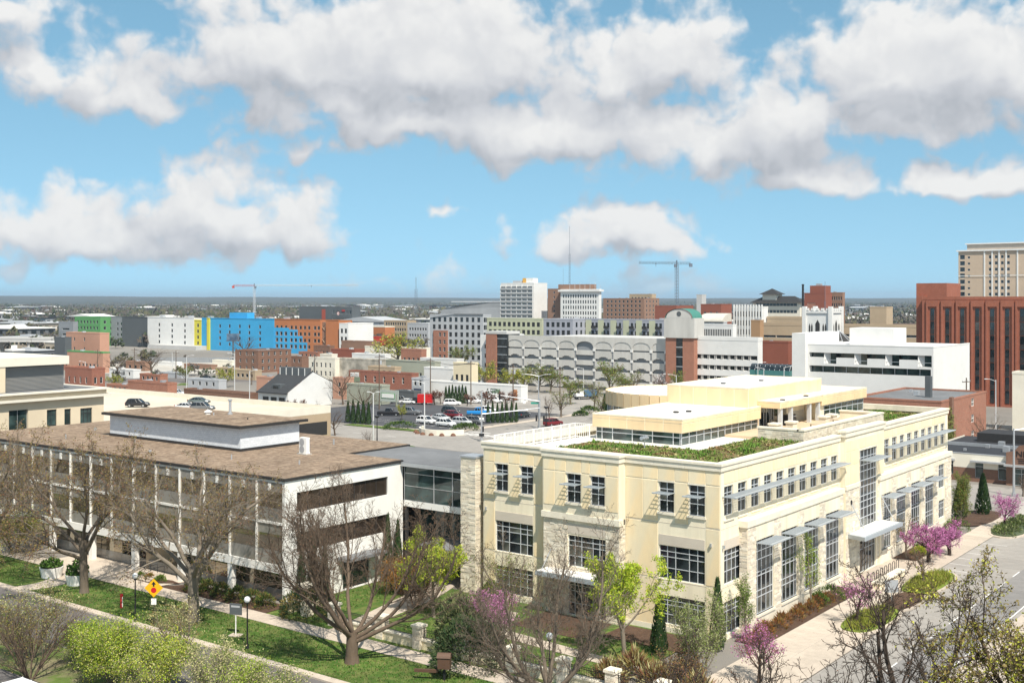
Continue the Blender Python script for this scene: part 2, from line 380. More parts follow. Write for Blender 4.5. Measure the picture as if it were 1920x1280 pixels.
BRICK3 = pbrick('brown_brick', (.21, .105, .065), (.17, .08, .05), (.26, .19, .15))
WBRICK = pbrick('white_brick', (.70, .72, .74), (.62, .645, .67), (.42, .44, .46), .42, .22, .03)
TAN = pm('tan_stucco', (.55, .43, .29), .88, .05, .6)
BEIGE = pm('beige_precast', (.68, .57, .41), .88, .05, .5)
# ------------------------------------------------------------------ ground and streets
def sheet(name, pts, z, m, th=None, parent=None):
    mb = MB()
    if th: mb.prism(pts, z-th, z, 0)
    else: mb.poly([(p[0], p[1], z) for p in pts])
    return mb.build(name, m, parent)
def rect(x0, y0, x1, y1): return [(x0, y0), (x1, y0), (x1, y1), (x0, y1)]
CITY = pm('town_ground', (.225, .205, .18), .95, .15, .05, .18, .008)
struct(sheet('ground', rect(-400, -400, 900, 900), 0.0, CITY))
TERR = pm('plain_ground', (.075, .07, .055), .95, .2, .006, .25, .0012, tint=(.05, .056, .04))
mb = MB()   # the plain beyond the town, rising to low wooded hills
na, nr = 150, 46
for i in range(nr+1):
    r = 850*(17500/850)**(i/nr)
    for j in range(na+1):
        a = R_(-25+125*j/na); x = r*math.cos(a); y = r*math.sin(a)
        z = -1.0
        if r > 3500:
            t = min(1, (r-3500)/6500); n = mnoise.noise((x*.00022, y*.00022, 3.1))*.6+mnoise.noise((x*.0007, y*.0007, 8.))*.35+mnoise.noise((x*.002, y*.002, 1.))*.16
            az_ = math.degrees(a)-37.4
            amp = 42+18*max(0, min(1, (az_+2)/14))
            z = -1+t*t*(amp+26*n)
        mb.v.append((x, y, z))
for i in range(nr):
    for j in range(na):
        k = i*(na+1)+j; mb.f.append((k, k+na+1, k+na+2, k+1)); mb.m.append(0)
struct(mb.build('hills', TERR, smooth=True))
# front street (runs along Y), side street (along X), back street, cross street
struct(sheet('front_street', rect(50.2, -60, 57.2, 180), .004, ASPH_O)); struct(sheet('front_street_far_lane', rect(36, 36, 44.6, 180), .004, ASPH_O))
struct(sheet('median', rect(44.6, 36, 50.2, 180), .05, pm('median_ground', (.20, .17, .10), .95, .25, 1.2, .2, .2, bump=.6, tint=(.10, .15, .03)))); struct(sheet('corner_park', rect(10, -40, 50.2, 20.8), .03, GRASS))
struct(sheet('lawn', rect(57.5, 44.5, 64.4, 180), .06, GRASS))
k_ = MB()
for i in range(40):
    y0 = 30+i*3.6
    k_.box(57.2, y0, 0, 57.95, y0+3.56, .13)
struct(k_.build('kerb', CONC_L))
walkS = struct(sheet('sidewalk', rect(64.4, 26, 66.4, 180), .07, CONC))
slab = MB().box(.01, .01, 0, 1.99, 1.79, .03).build('slab', CONC_L, link=False).data
for i in range(44): child('slab', slab, walkS, (64.4, 40+i*1.8, .062))
struct(sheet('planting_bed', [(66.4, 78.0), (69.2, 78.0), (69.2, 91.0), (66.4, 93.5)], .10, MULCH))
struct(sheet('entrance_plaza', [(66.4, 93.5), (72.5, 92), (72.5, 112), (66.4, 112)], .075, CONC_L))
struct(sheet('planting_bed', [(66.6, 95.2), (68.3, 92.6), (68.6, 94.2), (67.6, 99.0), (66.7, 99.4)], .11, MULCH))
# curved path from the sidewalk down to the street
pth = []
for i in range(13):
    t = i/12; pth.append((57.7+6.8*t, 103.2+2.0*t*t-1.0*math.sin(t*3.0)))
L_ = [(p[0], p[1]-1.1-1.6*(i/12)**3) for i, p in enumerate(pth)]; R2_ = [(p[0], p[1]+1.3+2.4*(i/12)**3) for i, p in enumerate(pth)]
struct(sheet('curved_path', L_+R2_[::-1], .072, CONC_L))
struct(sheet('yard_lawn', rect(66.4, 44.0, 83, 78.2), .05, GRASS))
struct(sheet('courtyard_path', [(64.4, 67.2), (68.0, 67.8), (79, 69.3), (84, 71), (84, 75), (78, 72.4), (67.5, 69.9), (64.4, 70.2)], .08, CONC_L))
struct(sheet('garden_path', [(72.2, 42.5), (73.6, 42.5), (75.2, 58), (80, 60.5), (80, 63), (73.6, 60)], .082, CONC_L))
struct(sheet('planting_bed', rect(78.6, 43.0, 82.6, 51.0), .075, MULCH))
struct(sheet('planting_bed', rect(76.8, 52.0, 82.0, 58.8), .076, MULCH))
# side street with parking bays and planted islands
struct(sheet('side_street', rect(36, 20.8, 330, 33.3), .006, CONC_R)); struct(sheet('far_sidewalk', rect(50.2, 20.8, 178, 25.2), .11, CONC_L, .11))
rs = struct(sheet('concrete_lanes', rect(66, 25.6, 300, 33.2), .010, CONC_R))
big = MB().box(.015, .015, 0, 4.47, 3.75, .012).build('road_slab', CONC_R, link=False).data
big2 = MB().box(.015, .015, 0, 4.47, 3.75, .012).build('road_slab', pm('concrete_road_grey', (.225, .212, .20), .9, .14, .8, .12, .12, rnd=.07), link=False).data
for i in range(26):
    for j in range(2): child('road_slab', big if j else big2, rs, (70+i*4.5, 25.66+j*3.77, .008))
for j in range(15):
    struct(sheet('lane_dash', rect(84+j*5.2, 29.38, 86.6+j*5.2, 29.50), .026, PAINT_W))
struct(sheet('edge_line', rect(70, 25.72, 130, 25.84), .026, PAINT_W))
struct(sheet('parking_bays', rect(110, 33.2, 142, 38.2), .012, CONC_R))
for j in range(6): struct(sheet('bay_line', rect(119.5+j*3.1, 33.6, 119.6+j*3.1, 38.0), .018, PAINT_W))
sw2 = struct(sheet('street_sidewalk', rect(66.4, 36.2, 178, 39.2), .09, CONC))
sl2 = MB().box(.01, .01, 0, 1.99, 2.96, .03).build('slab', CONC_L, link=False).data
for i in range(40): child('slab', sl2, sw2, (72+i*2.0, 36.21, .085))
struct(sheet('entrance_apron', rect(106, 39.2, 121, 41.8), .10, CONC_L))
struct(sheet('planting_bed', rect(84, 39.2, 106, 41.7), .13, MULCH))
struct(sheet('planting_bed', rect(121, 39.2, 137.5, 41.8), .13, MULCH))
struct(sheet('corner_plaza', rect(69, 33.3, 92, 39.2), .088, CONC_L))
def island(pts, mulch=None, mat=GRASS_Y):
    n = len(pts); cxx = sum(p[0] for p in pts)/n; cyy = sum(p[1] for p in pts)/n
    k = MB(); k.prism(pts, 0, .15); struct(k.build('kerb', CONC_L))
    ins = [(cxx+(p[0]-cxx)*.93, cyy+(p[1]-cyy)*.86) for p in pts]
    m2 = MB(); m2.prism(ins, .12, .22); return struct(m2.build('planted_island', mat))
def oval(x0, y0, x1, y1, n=18, p=2.6):
    o = []
    for i in range(n):
        a = 2*math.pi*i/n; c, s = math.cos(a), math.sin(a)
        o.append(((x0+x1)/2+(x1-x0)/2*math.copysign(abs(c)**(2/p), c), (y0+y1)/2+(y1-y0)/2*math.copysign(abs(s)**(2/p), s)))
    return o
island(oval(91.5, 33.2, 101.5, 37.0)); island(oval(106.8, 33.2, 118.2, 37.2))
island(oval(100.5, 33.3, 108.0, 36.4), mat=MULCH)
island(oval(139.0, 33.2, 152.0, 37.6), mat=pm('juniper_cover', (.085, .105, .055), .95, .3, 3))
struct(sheet('planting_bed', oval(143.5, 38.6, 156, 43.4), .12, MULCH))
# block behind: back street along Y, cross street along X, car parks
struct(sheet('back_street', rect(159.5, -60, 177.0, 420), .007, CONC_R))
struct(sheet('cross_street', rect(177.0, 139.5, 420, 153.0), .007, CONC_R))
struct(sheet('verge', rect(177.0, 156.8, 180.0, 182), .09, GRASS))
struct(sheet('verge', rect(155.5, 149.5, 159.3, 166), .10, GRASS)); struct(sheet('verge', oval(153.5, 143.0, 159.3, 151.5), .12, GRASS))
struct(sheet('corner_sidewalk', [(177.0, 153.0), (300, 153.0), (300, 155.2), (181.5, 155.6), (180.4, 182), (177.2, 182), (177.2, 156.8)], .05, CONC_L))
struct(sheet('car_park', rect(180.4, 158.2, 226, 214), .012, ASPH))
struct(sheet('concrete_car_park', rect(226, 155.3, 292, 196), .014, CONC_R))
for j in range(11): struct(sheet('bay_line', rect(186.5, 159.5+j*2.75, 191.5, 159.62+j*2.75), .020, PAINT_W))
for j in range(9): struct(sheet('crosswalk_bar', rect(179.2, 140.6+j*1.4, 182.2, 141.2+j*1.4), .016, PAINT_W))
struct(sheet('stop_line', rect(184, 146.4, 184.5, 152.4), .016, PAINT_W))
for j in range(10): struct(sheet('lane_dash', rect(190+j*9, 146.2, 193+j*9, 146.34), .016, PAINT_W))
for j in range(12): struct(sheet('lane_dash', rect(168.2, 158+j*9, 168.34, 161+j*9), .016, PAINT_W))
# ------------------------------------------------------------------ white office building with mirror glass
W = wthing('office_building', 'three-storey white office building with mirror glass front and brown gravel roof', 'office building', (69, 78.4, 0))
WX, WY0, WY1, WXB, WZ = 69.0, 78.4, 134.6, 94.0, 11.3
mb = MB(); mb.prism([(WX+.3, WY0+.3), (84.5, WY0+.3), (84.5, 86.2), (WXB, 86.2), (WXB, WY1), (WX+.3, WY1)], 3.0, 11.0)
mb.prism([(72.6, WY0+.3), (84.5, WY0+.3), (84.5, 86.2), (WXB, 86.2), (WXB, WY1), (72.6, WY1)], 0, 3.0)
mb.build('core', DARK, W)
RO = [(WX-.12, WY0-.12), (84.45, WY0-.12), (84.45, 86.1), (WXB, 86.1), (WXB, WY1+.1), (WX-.12, WY1+.1)]
MB().prism(RO, 11.22, 11.46, 0).build('drip_edge', DARK, W)
ri = [(WX+.04, WY0+.04), (84.3, WY0+.04), (84.3, 86.25), (WXB-.15, 86.25), (WXB-.15, WY1-.05), (WX+.04, WY1-.05)]
MB().prism(ri, 11.4, 11.50).build('roof', GRAVEL, W)
bay = [78.72]+[82.22+3.81*i for i in range(14)]; bay.append(134.5)
# end wall with two ribbon windows
holes = [(70.45, 82.35, 8.25, 10.05), (70.45, 82.35, 4.6, 6.36), (76.2, 79.8, .1, 2.9)]
mb = MB(); wall(mb, 'B', WY0, WX, 84.5, 0, 11.22, holes, .22); fquad(mb, 'A', WX, WY0, WY0+.32, 0, 11.22)
mb.box(WX+.002, WY0+.3, 0, WX+.3, WY0+.32, 11.2)
mb.build('end_wall', WHITE, W)
BROWNG = pglass('bronze_glass', (.075, .055, .042), .03, .55, .6)
for h in holes[:2]: window(W, 'B', WY0, *h, us=[i/8 for i in range(1, 8)], zs=(), d=.2, bar=.05, ed=.06, frame=DARK, glass=BROWNG, panes=True, tilt=.006)
window(W, 'B', WY0, *holes[2], us=(.33, .66), zs=(.3, .55, .78), d=.2, frame=DARK, glass=GLASS_G, name='glazed_door')
mb = MB(); fbox(mb, 'B', WY0, 75.4, 80.6, 3.0, 3.28, -1.6, 0); mb.build('door_canopy', MEMB, W)
# front: white frame
mb = MB(); fbox(mb, 'A', WX, WY0+.32, WY1, 11.0, 11.22, -.02, .25); mb.build('fascia', WHITE, W)
mb = MB(); fbox(mb, 'A', WX, WY0+.32, WY1, 7.22, 7.44, -.04, .25); mb.build('floor_band', WHITE, W)
mb = MB(); fbox(mb, 'A', WX, WY0+.32, WY1, 2.88, 3.62, -.06, .6); mb.build('floor_beam', WHITE, W)
MB().box(WX+.6, WY0+.3, 2.95, 72.6, WY1, 3.02).build('soffit', WHITE, W)
for i in range(1, 16):
    u = bay[i] if i < 15 else 134.4
    mb = MB(); fbox(mb, 'A', WX, u-.07, u+.07, 3.62, 11.0, -.10, .2); mb.build('mullion', WHITE, W)
# per bay and floor: lower spandrel, mirror pane, upper spandrel
pc = {}
def panel(name, wd, h, mat, z, u, d):
    k = (name, round(wd, 2), h)
    if k not in pc:
        q = MB(); fbox(q, 'A', 0, -wd/2, wd/2, 0, h, 0, .05); pc[k] = q.build(name, mat, link=False).data
    return child(name, pc[k], W, (WX+d, u, z), (0, RNG.uniform(-.004, .004), RNG.uniform(-.005, .005)))
for i in range(15):
    a, b = bay[i]+.09, bay[i+1]-.09; u = (a+b)/2; wd = b-a
    for fl, z0 in ((0, 3.64), (1, 7.46)):
        h = 3.56 if fl == 0 else 3.53
        panel('spandrel_panel', wd, 1.22, SPAND, z0, u, .06)
        panel('pane', wd, 1.42, MIRROR, z0+1.24, u, .07)
        panel('upper_spandrel', wd, .84, SPAND, z0+2.68, u, .065)
        if fl == 1:
            q = MB(); fbox(q, 'A', WX, u-.17, u+.17, z0+2.74, z0+3.4, -.03, .05); q.build('vent_plate', WHITE, W)
    # ground floor bays, set back behind the columns
    panel('stone_base', wd+.16, .95, SPAND, .05, u, 1.25)
    if not (93 < u < 104.6): panel('ground_pane', wd+.1, 1.95, MIRROR, 1.0, u, 1.3)
for i in (2, 4, 6, 8, 10, 12, 14):
    u = bay[i]; mb = MB(); fbox(mb, 'A', WX, u-.3, u+.3, 0, 2.9, -.02, .5); mb.build('column', WHITE, W)
# recessed entrance with splayed stone wall
mb = MB(); mb.prism([(70.1, 100.6), (72.9, 97.6), (73.2, 98.2), (70.5, 101.3)], 0, 2.95); mb.build('entrance_wall', TAN, W)
for j in range(3):
    MB().box(66.7+.35*j, 95.6, .07+.0*j, 68.6, 98.9, .07+.14*(j+1)).build('step', CONC_L, W)
for y in (95.7, 96.8, 97.9, 98.8):
    MB().tube([(66.6, y, .1), (66.6, y, .95), (67.6, y, 1.3), (68.7, y, 1.3), (68.7, y, .45)], .03, 5).build('handrail', BLACK, W)
# brick plant room on the roof
pz = 11.5
mb = MB(); mb.box(78.4, 96.0, pz+.28, 86.6, 119.7, 14.0); mb.build('plant_room', WBRICK, W)
MB().box(78.33, 95.93, pz-.05, 86.67, 119.77, pz+.30).build('flashing', DARK, W)
MB().box(77.7, 95.3, 13.98, 87.3, 120.4, 14.26).build('plant_room_edge', DARK, W)
MB().box(77.85, 95.45, 14.2, 87.15, 120.25, 14.31).build('plant_room_roof', GRAVEL, W)
mb = MB(); mb.tube([(84.9, 105.8, 14.2), (84.9, 105.8, 15.9)], .16, 12); mb.tube([(84.9, 105.8, 15.9), (84.9, 105.8, 16.05)], .24, 12); mb.tube([(84.9, 105.8, 14.3), (84.9, 105.8, 14.45)], .3, 12)
mb.build('flue', METAL, W, smooth=False)
mb = MB(); mb.tube([(83.5, 108.0, 14.2), (83.5, 108.0, 14.6)], .35, 12); mb.tube([(83.5, 108, 14.6), (83.5, 108, 14.8)], [.5, .15], 12); mb.build('roof_vent', WHITE, W)
MB().tube([(83.2, 106.6, 14.2), (83.2, 106.6, 14.6)], .08, 8).build('vent_pipe', METAL, W)
MB().tube([(82.5, 99.8, 14.2), (82.5, 99.8, 14.5)], .07, 8).build('vent_pipe', DARK, W)
for (x, y, h, r) in ((74.0, 92.0, .5, .07), (76.5, 112.0, .45, .08), (73.5, 121, .5, .07), (88.5, 92.5, .6, .1), (90.5, 101, .45, .09), (75.8, 84.0, .4, .08), (72.2, 103.0, .25, .16), (80.5, 126.0, .3, .2)): MB().tube([(x, y, 11.48), (x, y, 11.5+h)], r, 8).build('vent_pipe', METAL, W)
ac = thing('condenser_unit', 'white air conditioning condenser standing on the brown gravel roof', 'air conditioner', (81.1, 89.1, 11.5))
MB().box(-.25, -.55, .1, .25, .55, 1.75).build('casing', WHITE, ac)
for z in (.55, 1.3):
    mb = MB(); mb.tube([(-.27, .1, z), (-.29, .1, z)], [.36, .36], 16); mb.build('fan_grille', METAL, ac)
MB().box(.2, -.56, .3, .26, .5, 1.6).build('coil', MEMB, ac); MB().box(-.4, -.7, 0, .4, .7, .1).build('base', CONC, ac)
# ------------------------------------------------------------------ glazed link
LK = wthing('link_building', 'low grey-roofed glass bridge wing joining the white and the cream building', 'building', (84.6, 69.4, 0))
MB().prism([(84.1, 69.3), (93.5, 69.3), (93.5, 86.0), (84.6, 86.0), (84.6, 78.2), (84.1, 78.2)], 11.02, 11.32).build('roof', MEMB, LK)
MB().box(84.0, 69.3, 10.92, 84.12, 78.2, 11.28).build('roof_edge', METAL, LK)
mb = MB(); mb.box(86.8, 69.4, 0, 93.5, 86, 11.0); mb.build('core', DARK, LK)
MB().box(84.5, 69.4, 6.85, 86.9, 78.3, 7.45).build('floor_slab', WHITE, LK)
for k, (a, b) in enumerate(((69.5, 71.9), (71.9, 74.3), (74.3, 78.25))):
    window(LK, 'A', 84.5, a, b, 7.45, 10.95, zs=(.42, .78), d=.06, bar=.05, frame=METAL, glass=GLASS_G, panes=True, tilt=.01)
for y in (69.7, 78.0): MB().box(84.5, y-.12, 0, 84.8, y+.12, 6.85).build('post', DARK, LK)
window(LK, 'A', 86.6, 69.6, 78.2, .1, 6.8, us=(.2, .4, .6, .8), zs=(.3, .55, .8), d=.1, frame=DARK, glass=GLASS_G)
MB().box(82.2, 69.6, 3.55, 86.6, 74.6, 3.85).build('porch_roof', MEMB, LK)
MB().box(82.4, 74.4, 0, 82.6, 74.6, 3.55).build('post', BLACK, LK)
# ------------------------------------------------------------------ cream civic building
C = wthing('civic_building', 'cream stone civic building with planted roof and metal sunshades', 'civic building', (83, 42.4, 0))
CX, CY, CXE, CYE = 83.0, 42.4, 142.8, 66.8
CT = 14.3
def stones(name, face, c, rects, parent, rng, dmin=0., dmax=.05):
    """coursed split-face ashlar as real blocks"""
    mb = MB()
    for (u0, u1, z0, z1) in rects:
        z = z0
        while z < z1-.03:
            h = rng.choice((.12, .16, .2, .26)); h = min(h, z1-z); u = u0
            while u < u1-.02:
                l = rng.uniform(.3, .95); l = min(l, u1-u)
                if u1-u-l < .15: l = u1-u
                fbox(mb, face, c, u+.006, u+l-.006, z+.006, z+h-.006, -rng.uniform(dmin, dmax)-.01, .03, rng.choice((0, 0, 0, 1, 2))); u += l
            z += h
    return stuff(mb.build(name, [STONE, STONE2, STONE3], parent))
STONE2 = pm('split_stone_pale', (.80, .73, .60), .9, .1, 2.5, .1, .9, bump=.5, bscale=14)
STONE3 = pm('split_stone_grey', (.62, .55, .45), .9, .12, 2.5, .1, .9, bump=.5, bscale=14)
SR = random.Random(3)
BX = CX-.95   # face of the projecting bay
frontw = [(65.37, 63.93), (62.5, 61.08), ]; bayw = [(56.73, 55.26), (54.24, 52.8)]; rightw = [(48.07, 46.64), (45.26, 43.8)]
zt, zb = 12.42, 9.92
bigL = (61.08, 65.36, 4.37, 7.18); bigB = (52.8, 56.68, 4.36, 7.05); bigR = (43.8, 48.05, 4.4, 7.17)
lowL = (61.08, 65.36, .6, 3.05); lowB = (52.8, 56.68, .15, 3.3); lowR = (43.8, 48.05, .7, 3.06)
# front walls: left, bay, right
mb = MB()
hl = [(b, a, zb, zt) for a, b in frontw]+[bigL, lowL]; wall(mb, 'A', CX, 59.3, CYE, 0, 13.75, hl, .2)
hr = [(b, a, zb, zt) for a, b in rightw]+[bigR, lowR]; wall(mb, 'A', CX, CY, 51.4, 0, 13.75, hr, .2)
hb = [(b, a, zb, zt) for a, b in bayw]; wall(mb, 'A', BX, 51.4, 59.3, 8.88, 13.75, hb, .2)
wall(mb, 'A', BX+.12, 51.4, 59.3, 0, 8.4, [bigB, lowB], .2)
for z0, z1, q in ((8.88, 13.75, 0), (0, 8.4, .12)):
    mb.quad((BX+q, 51.4, z0), (CX, 51.4, z0), (CX, 51.4, z1), (BX+q, 51.4, z1)); mb.quad((CX, 59.3, z0), (BX+q, 59.3, z0), (BX+q, 59.3, z1), (CX, 59.3, z1))
# street wall, in three stretches round the taller centre bay
upw = [83.63+2.49*i for i in range(10)]; upw2 = [120.72+2.42*i for i in range(9)]
low2 = [(83.63, 87.35, 4.5, 7.29), (83.63, 87.35, .45, 3.1)]
pw = [(88.1+4.94*i, 91.55+4.94*i, 1.2, 7.42) for i in range(4)]
pw2 = [(117.85, 120.9, 1.45, 7.2), (122.4, 125.6, 1.45, 7.2), (127.15, 130.4, 1.45, 7.2), (132.0, 135.25, 1.45, 7.2)]
rt2 = [(136.9, 139.3, 5.3, 8.1), (136.9, 139.3, 1.8, 3.9)]
PY = CY-.7    # plane of the projecting arcades
wall(mb, 'B', CY, CX, 108.3, 0, 13.75, [(x, x+1.62, zb+.1, zt) for x in upw]+low2, .2)
wall(mb, 'B', CY, 119.0, CXE, 0, 13.75, [(x, x+1.55, zb+.2, zt+.2) for x in upw2], .2)
wall(mb, 'B', PY, 86.4, 107.3, 0, 8.8, pw, .25)
wall(mb, 'B', PY, 117.4, CXE-1.0, 0, 8.8, pw2+rt2, .25)
for x0, x1 in ((86.4, 107.3), (117.4, CXE-1.0)):
    mb.quad((x0, CY, 0), (x0, PY, 0), (x0, PY, 8.8), (x0, CY, 8.8)); mb.quad((x1, PY, 0), (x1, CY, 0), (x1, CY, 8.8), (x1, PY, 8.8))
TY = CY-.55
tall = (112.07, 117.0, 4.6, 12.4); door = (111.6, 116.6, .1, 3.3)
wall(mb, 'B', TY, 108.3, 119.0, 0, 14.2, [tall, door], .25)
for x0 in (108.3,): mb.quad((x0, CY, 0), (x0, TY, 0), (x0, TY, 14.2), (x0, CY, 14.2))
mb.quad((119, TY, 0), (119, CY, 0), (119, CY, 14.2), (119, TY, 14.2))
mb.quad((CXE, CY, 0), (CXE, CYE, 0), (CXE, CYE, 13.75), (CXE, CY, 13.75)); mb.quad((CXE, CYE, 0), (CX, CYE, 0), (CX, CYE, 13.75), (CXE, CYE, 13.75))
mb.build('wall', CREAM_J, C)
MB().box(CX+.35, CY+.3, 0, CXE-.3, CYE-.3, 12.9).build('core', DARK, C)
# precast panels, proud of their joints, each its own piece
def panels(face, c, cols, rows, skip=()):
    for (a, b) in cols:
        for (e, f) in rows:
            if any(a < s[1]-.01 and b > s[0]+.01 and e < s[3]-.01 and f > s[2]+.01 for s in skip): continue
            k = MB(); w_ = (b-a)/2-.04; h_ = (f-e)/2-.04; fbox(k, face, 0, -w_, w_, -h_, h_, -.03, .0)
            p = k.build('panel', CREAMP, C); p.location = Vector(fp(face, c, (a+b)/2, (e+f)/2))+off(C)
CREAMP = pm('precast_panel', (.83, .715, .50), .85, .07, 1.2, .07, .3, rnd=.06, stretch=(1, 1, .35), tint=(.82, .65, .40))
panels('A', CX, [(59.9, 61.0), (61.0, 62.58), (62.58, 63.86), (63.86, 65.44), (65.44, 66.7)], [(12.55, 13.7), (9.1, 12.5)], [(61.08, 62.5, 9.5, 12.5), (63.93, 65.37, 9.5, 12.5)])
panels('A', BX, [(51.45, 52.7), (52.7, 54.3), (54.3, 55.2), (55.2, 56.8), (56.8, 58.0), (58.0, 59.25)], [(12.55, 13.7), (9.5, 12.5)], [(52.8, 54.24, 9.4, 12.5), (55.26, 56.73, 9.4, 12.5)])
panels('A', CX, [(42.45, 43.72), (43.72, 45.3), (45.3, 46.58), (46.58, 48.14), (48.14, 49.6), (49.6, 51.3)], [(12.55, 13.7), (9.1, 12.5)], [(43.8, 45.26, 9.4, 12.5), (46.64, 48.07, 9.4, 12.5)])
panels('A', CX, [(59.9, 61.0), (65.44, 66.7)], [(4.4, 9.0), (.3, 4.3)]); panels('A', CX, [(42.45, 43.72), (48.14, 51.3)], [(4.4, 9.0), (.3, 4.3)])
panels('B', CY, [(x-.06, x+1.68) for x in upw], [(12.6, 13.65)]); panels('B', CY, [(x+1.72, x+2.4) for x in upw[:-1]], [(12.6, 13.65)])
panels('B', CY, [(x-.06, x+1.61) for x in upw2], [(12.75, 13.65)]); panels('B', CY, [(x+1.65, x+2.33) for x in upw2[:-1]], [(12.75, 13.65)])
panels('B', CY, [(88+2.48*i, 88+2.48*i+2.4) for i in range(8)], [(9.35, 9.85)]); panels('B', CY, [(119.6+2.42*i, 119.6+2.42*i+2.36) for i in range(9)], [(9.35, 9.9)])
panels('B', TY, [(108.4, 109.6), (109.6, 111.9), (117.1, 118.9)], [(9.4, 11.2), (11.2, 12.6), (12.6, 13.7)])
panels('B', TY, [(111.95, 113.6), (113.6, 115.4), (115.4, 117.05)], [(12.6, 13.7)])
for (f_, c_, a_, b_) in (('A', CX, 59.35, 66.75), ('A', CX, 42.45, 51.35), ('B', CY, 83.05, 86.35), ('B', CY, 87, 108.2), ('B', CY, 119.1, 142.7)):
    for z_ in (9.02, 4.28): q = MB(); fbox(q, f_, c_, a_, b_, z_, z_+.045, -.012, .01); q.build('joint_strip', CREAM_G, C)  # thin strips in a darker tone stand in for the recessed panel joints
# grey limestone spandrels over the big windows
for (u0, u1, c) in ((bigL[0], bigL[1], CX), (bigR[0], bigR[1], CX), (bigB[0], bigB[1], BX+.12)):
    q = MB(); fbox(q, 'A', c, u0, u1, 7.2, 8.06, -.03, .05); q.build('lintel_panel', CREAM_G, C)
for (u0, u1) in [(83.63, 87.35)]:
    q = MB(); fbox(q, 'B', CY, u0, u1, 7.31, 8.1, -.03, .05); q.build('lintel_panel', CREAM_G, C)
# parapet cornice in stepped courses
def course(face, c, u0, u1, z0, z1, pr, back=.5, m=CREAM_L, name='cornice'):
    q = MB(); n = max(1, round((u1-u0)/3.0))
    for i in range(n): fbox(q, face, c, u0+(u1-u0)*i/n+.008, u0+(u1-u0)*(i+1)/n-.008, z0, z1, -pr, back)
    return q.build(name, m, C)
for (c, a, b) in ((CX, 59.3, CYE+.2), (CX, CY+.3, 51.4)):
    course('A', c, a, b, 13.72, CT-.16, .12); course('A', c, a, b, CT-.15, CT+.05, .2, .6)
course('A', BX, 51.3, 59.4, 13.72, CT-.13, .12, 1.3); course('A', BX, 51.2, 59.5, CT-.12, CT+.08, .2, 1.4)
for (a, b) in ((CX-.12, 108.2), (119.1, CXE+.1)):
    course('B', CY, a, b, 13.722, CT-.162, .12); course('B', CY, a-.08, b, CT-.152, CT+.048, .2, .6)
course('B', TY, 108.1, 119.2, 14.1, CT+.26, .12); course('B', TY, 108.0, 119.3, CT+.27, CT+.47, .2, .7)
MB().box(CXE-.55, CY+.6, 13.7, CXE+.15, CYE, CT+.045).build('cornice', CREAM_L, C); MB().box(CX+.6, CYE-.4, 13.7, CXE-.56, CYE+.18, CT+.043).build('cornice', CREAM_L, C)
# belt course over the arcades and the bay
course('A', BX, 51.28, 59.42, 8.38, 8.9, .10, .6, CREAM_L, 'belt_course')
course('B', PY, 86.2, 107.5, 8.78, 9.3, .12, .75, CREAM_L, 'belt_course'); course('B', PY, 117.2, CXE-.8, 8.78, 9.25, .12, .75, CREAM_L, 'belt_course')
course('B', TY, 108.25, 112.0, 8.9, 9.3, .1, .3, CREAM_L, 'belt_course'); course('B', TY, 117.05, 119.05, 8.9, 9.3, .1, .3, CREAM_L, 'belt_course')
course('B', PY, 86.5, 107.2, .02, 1.0, .05, .2, CREAM_L, 'plinth'); course('B', PY, 117.5, CXE-1.1, .02, 1.2, .05, .2, CREAM_L, 'plinth')
course('A', CX, 59.4, 66.7, .02, .45, .05, .2, CREAM_L, 'plinth'); course('A', CX, 42.5, 51.3, .02, .5, .05, .2, CREAM_L, 'plinth')
# split-stone facing on pilasters, bay and the free-standing pier
stones('stone_facing', 'A', BX+.12, [(56.72, 59.28, 0, 8.36), (51.42, 52.76, 0, 8.36), (52.76, 56.72, 3.35, 4.3)], C, SR)
stones('stone_facing', 'B', 51.4, [(BX+.14, CX, 0, 8.36)], C, SR)
stones('stone_facing', 'B', PY, [(86.42, 88.02, 1.02, 8.76)]+[(91.6+4.94*i, 93.0+4.94*i, 1.02, 8.76) for i in range(3)]+[(106.5, 107.28, 1.02, 8.76)], C, SR)
stones('stone_facing', 'A', 86.4, [(PY, CY, .02, 8.76)], C, SR)
stones('stone_facing', 'B', PY, [(120.95, 122.35, 1.22, 8.76), (125.65, 127.1, 1.22, 8.76), (130.45, 131.95, 1.22, 8.76), (135.3, 136.85, 1.22, 8.76), (139.35, CXE-1.02, 1.22, 8.76)], C, SR)
stones('stone_facing', 'B', TY, [(108.35, 112.0, .05, 8.88), (117.05, 118.95, .05, 8.88)], C, SR)
MB().box(82.75, 67.55, 0, 84.6, 69.35, 12.7).build('pier', CREAM_J, C)
stones('stone_facing', 'A', 82.75, [(67.55, 69.35, 0, 12.7)], C, SR); stones('stone_facing', 'B', 67.55, [(82.75, 84.6, 0, 12.7)], C, SR)
MB().box(82.65, 67.45, 12.7, 84.7, 69.45, 12.85).build('pier_cap', METAL, C)
window(C, 'A', 83.9, 66.85, 67.5, 7.3, 12.0, us=(.5,), zs=(.33, .66), d=.05, frame=DARK, glass=GLASS_G, name='stair_window')
MB().box(83.9, 66.85, 12.0, 85.5, 67.5, 13.2).build('stair_head', WHITE, C); MB().box(83.85, 66.85, 6.5, 85, 67.5, 7.3).build('stair_sill', CREAM_G, C)
MB().box(85.0, 66.82, 0, 85.6, 67.52, 12.0).build('stair_back', DARK, C)
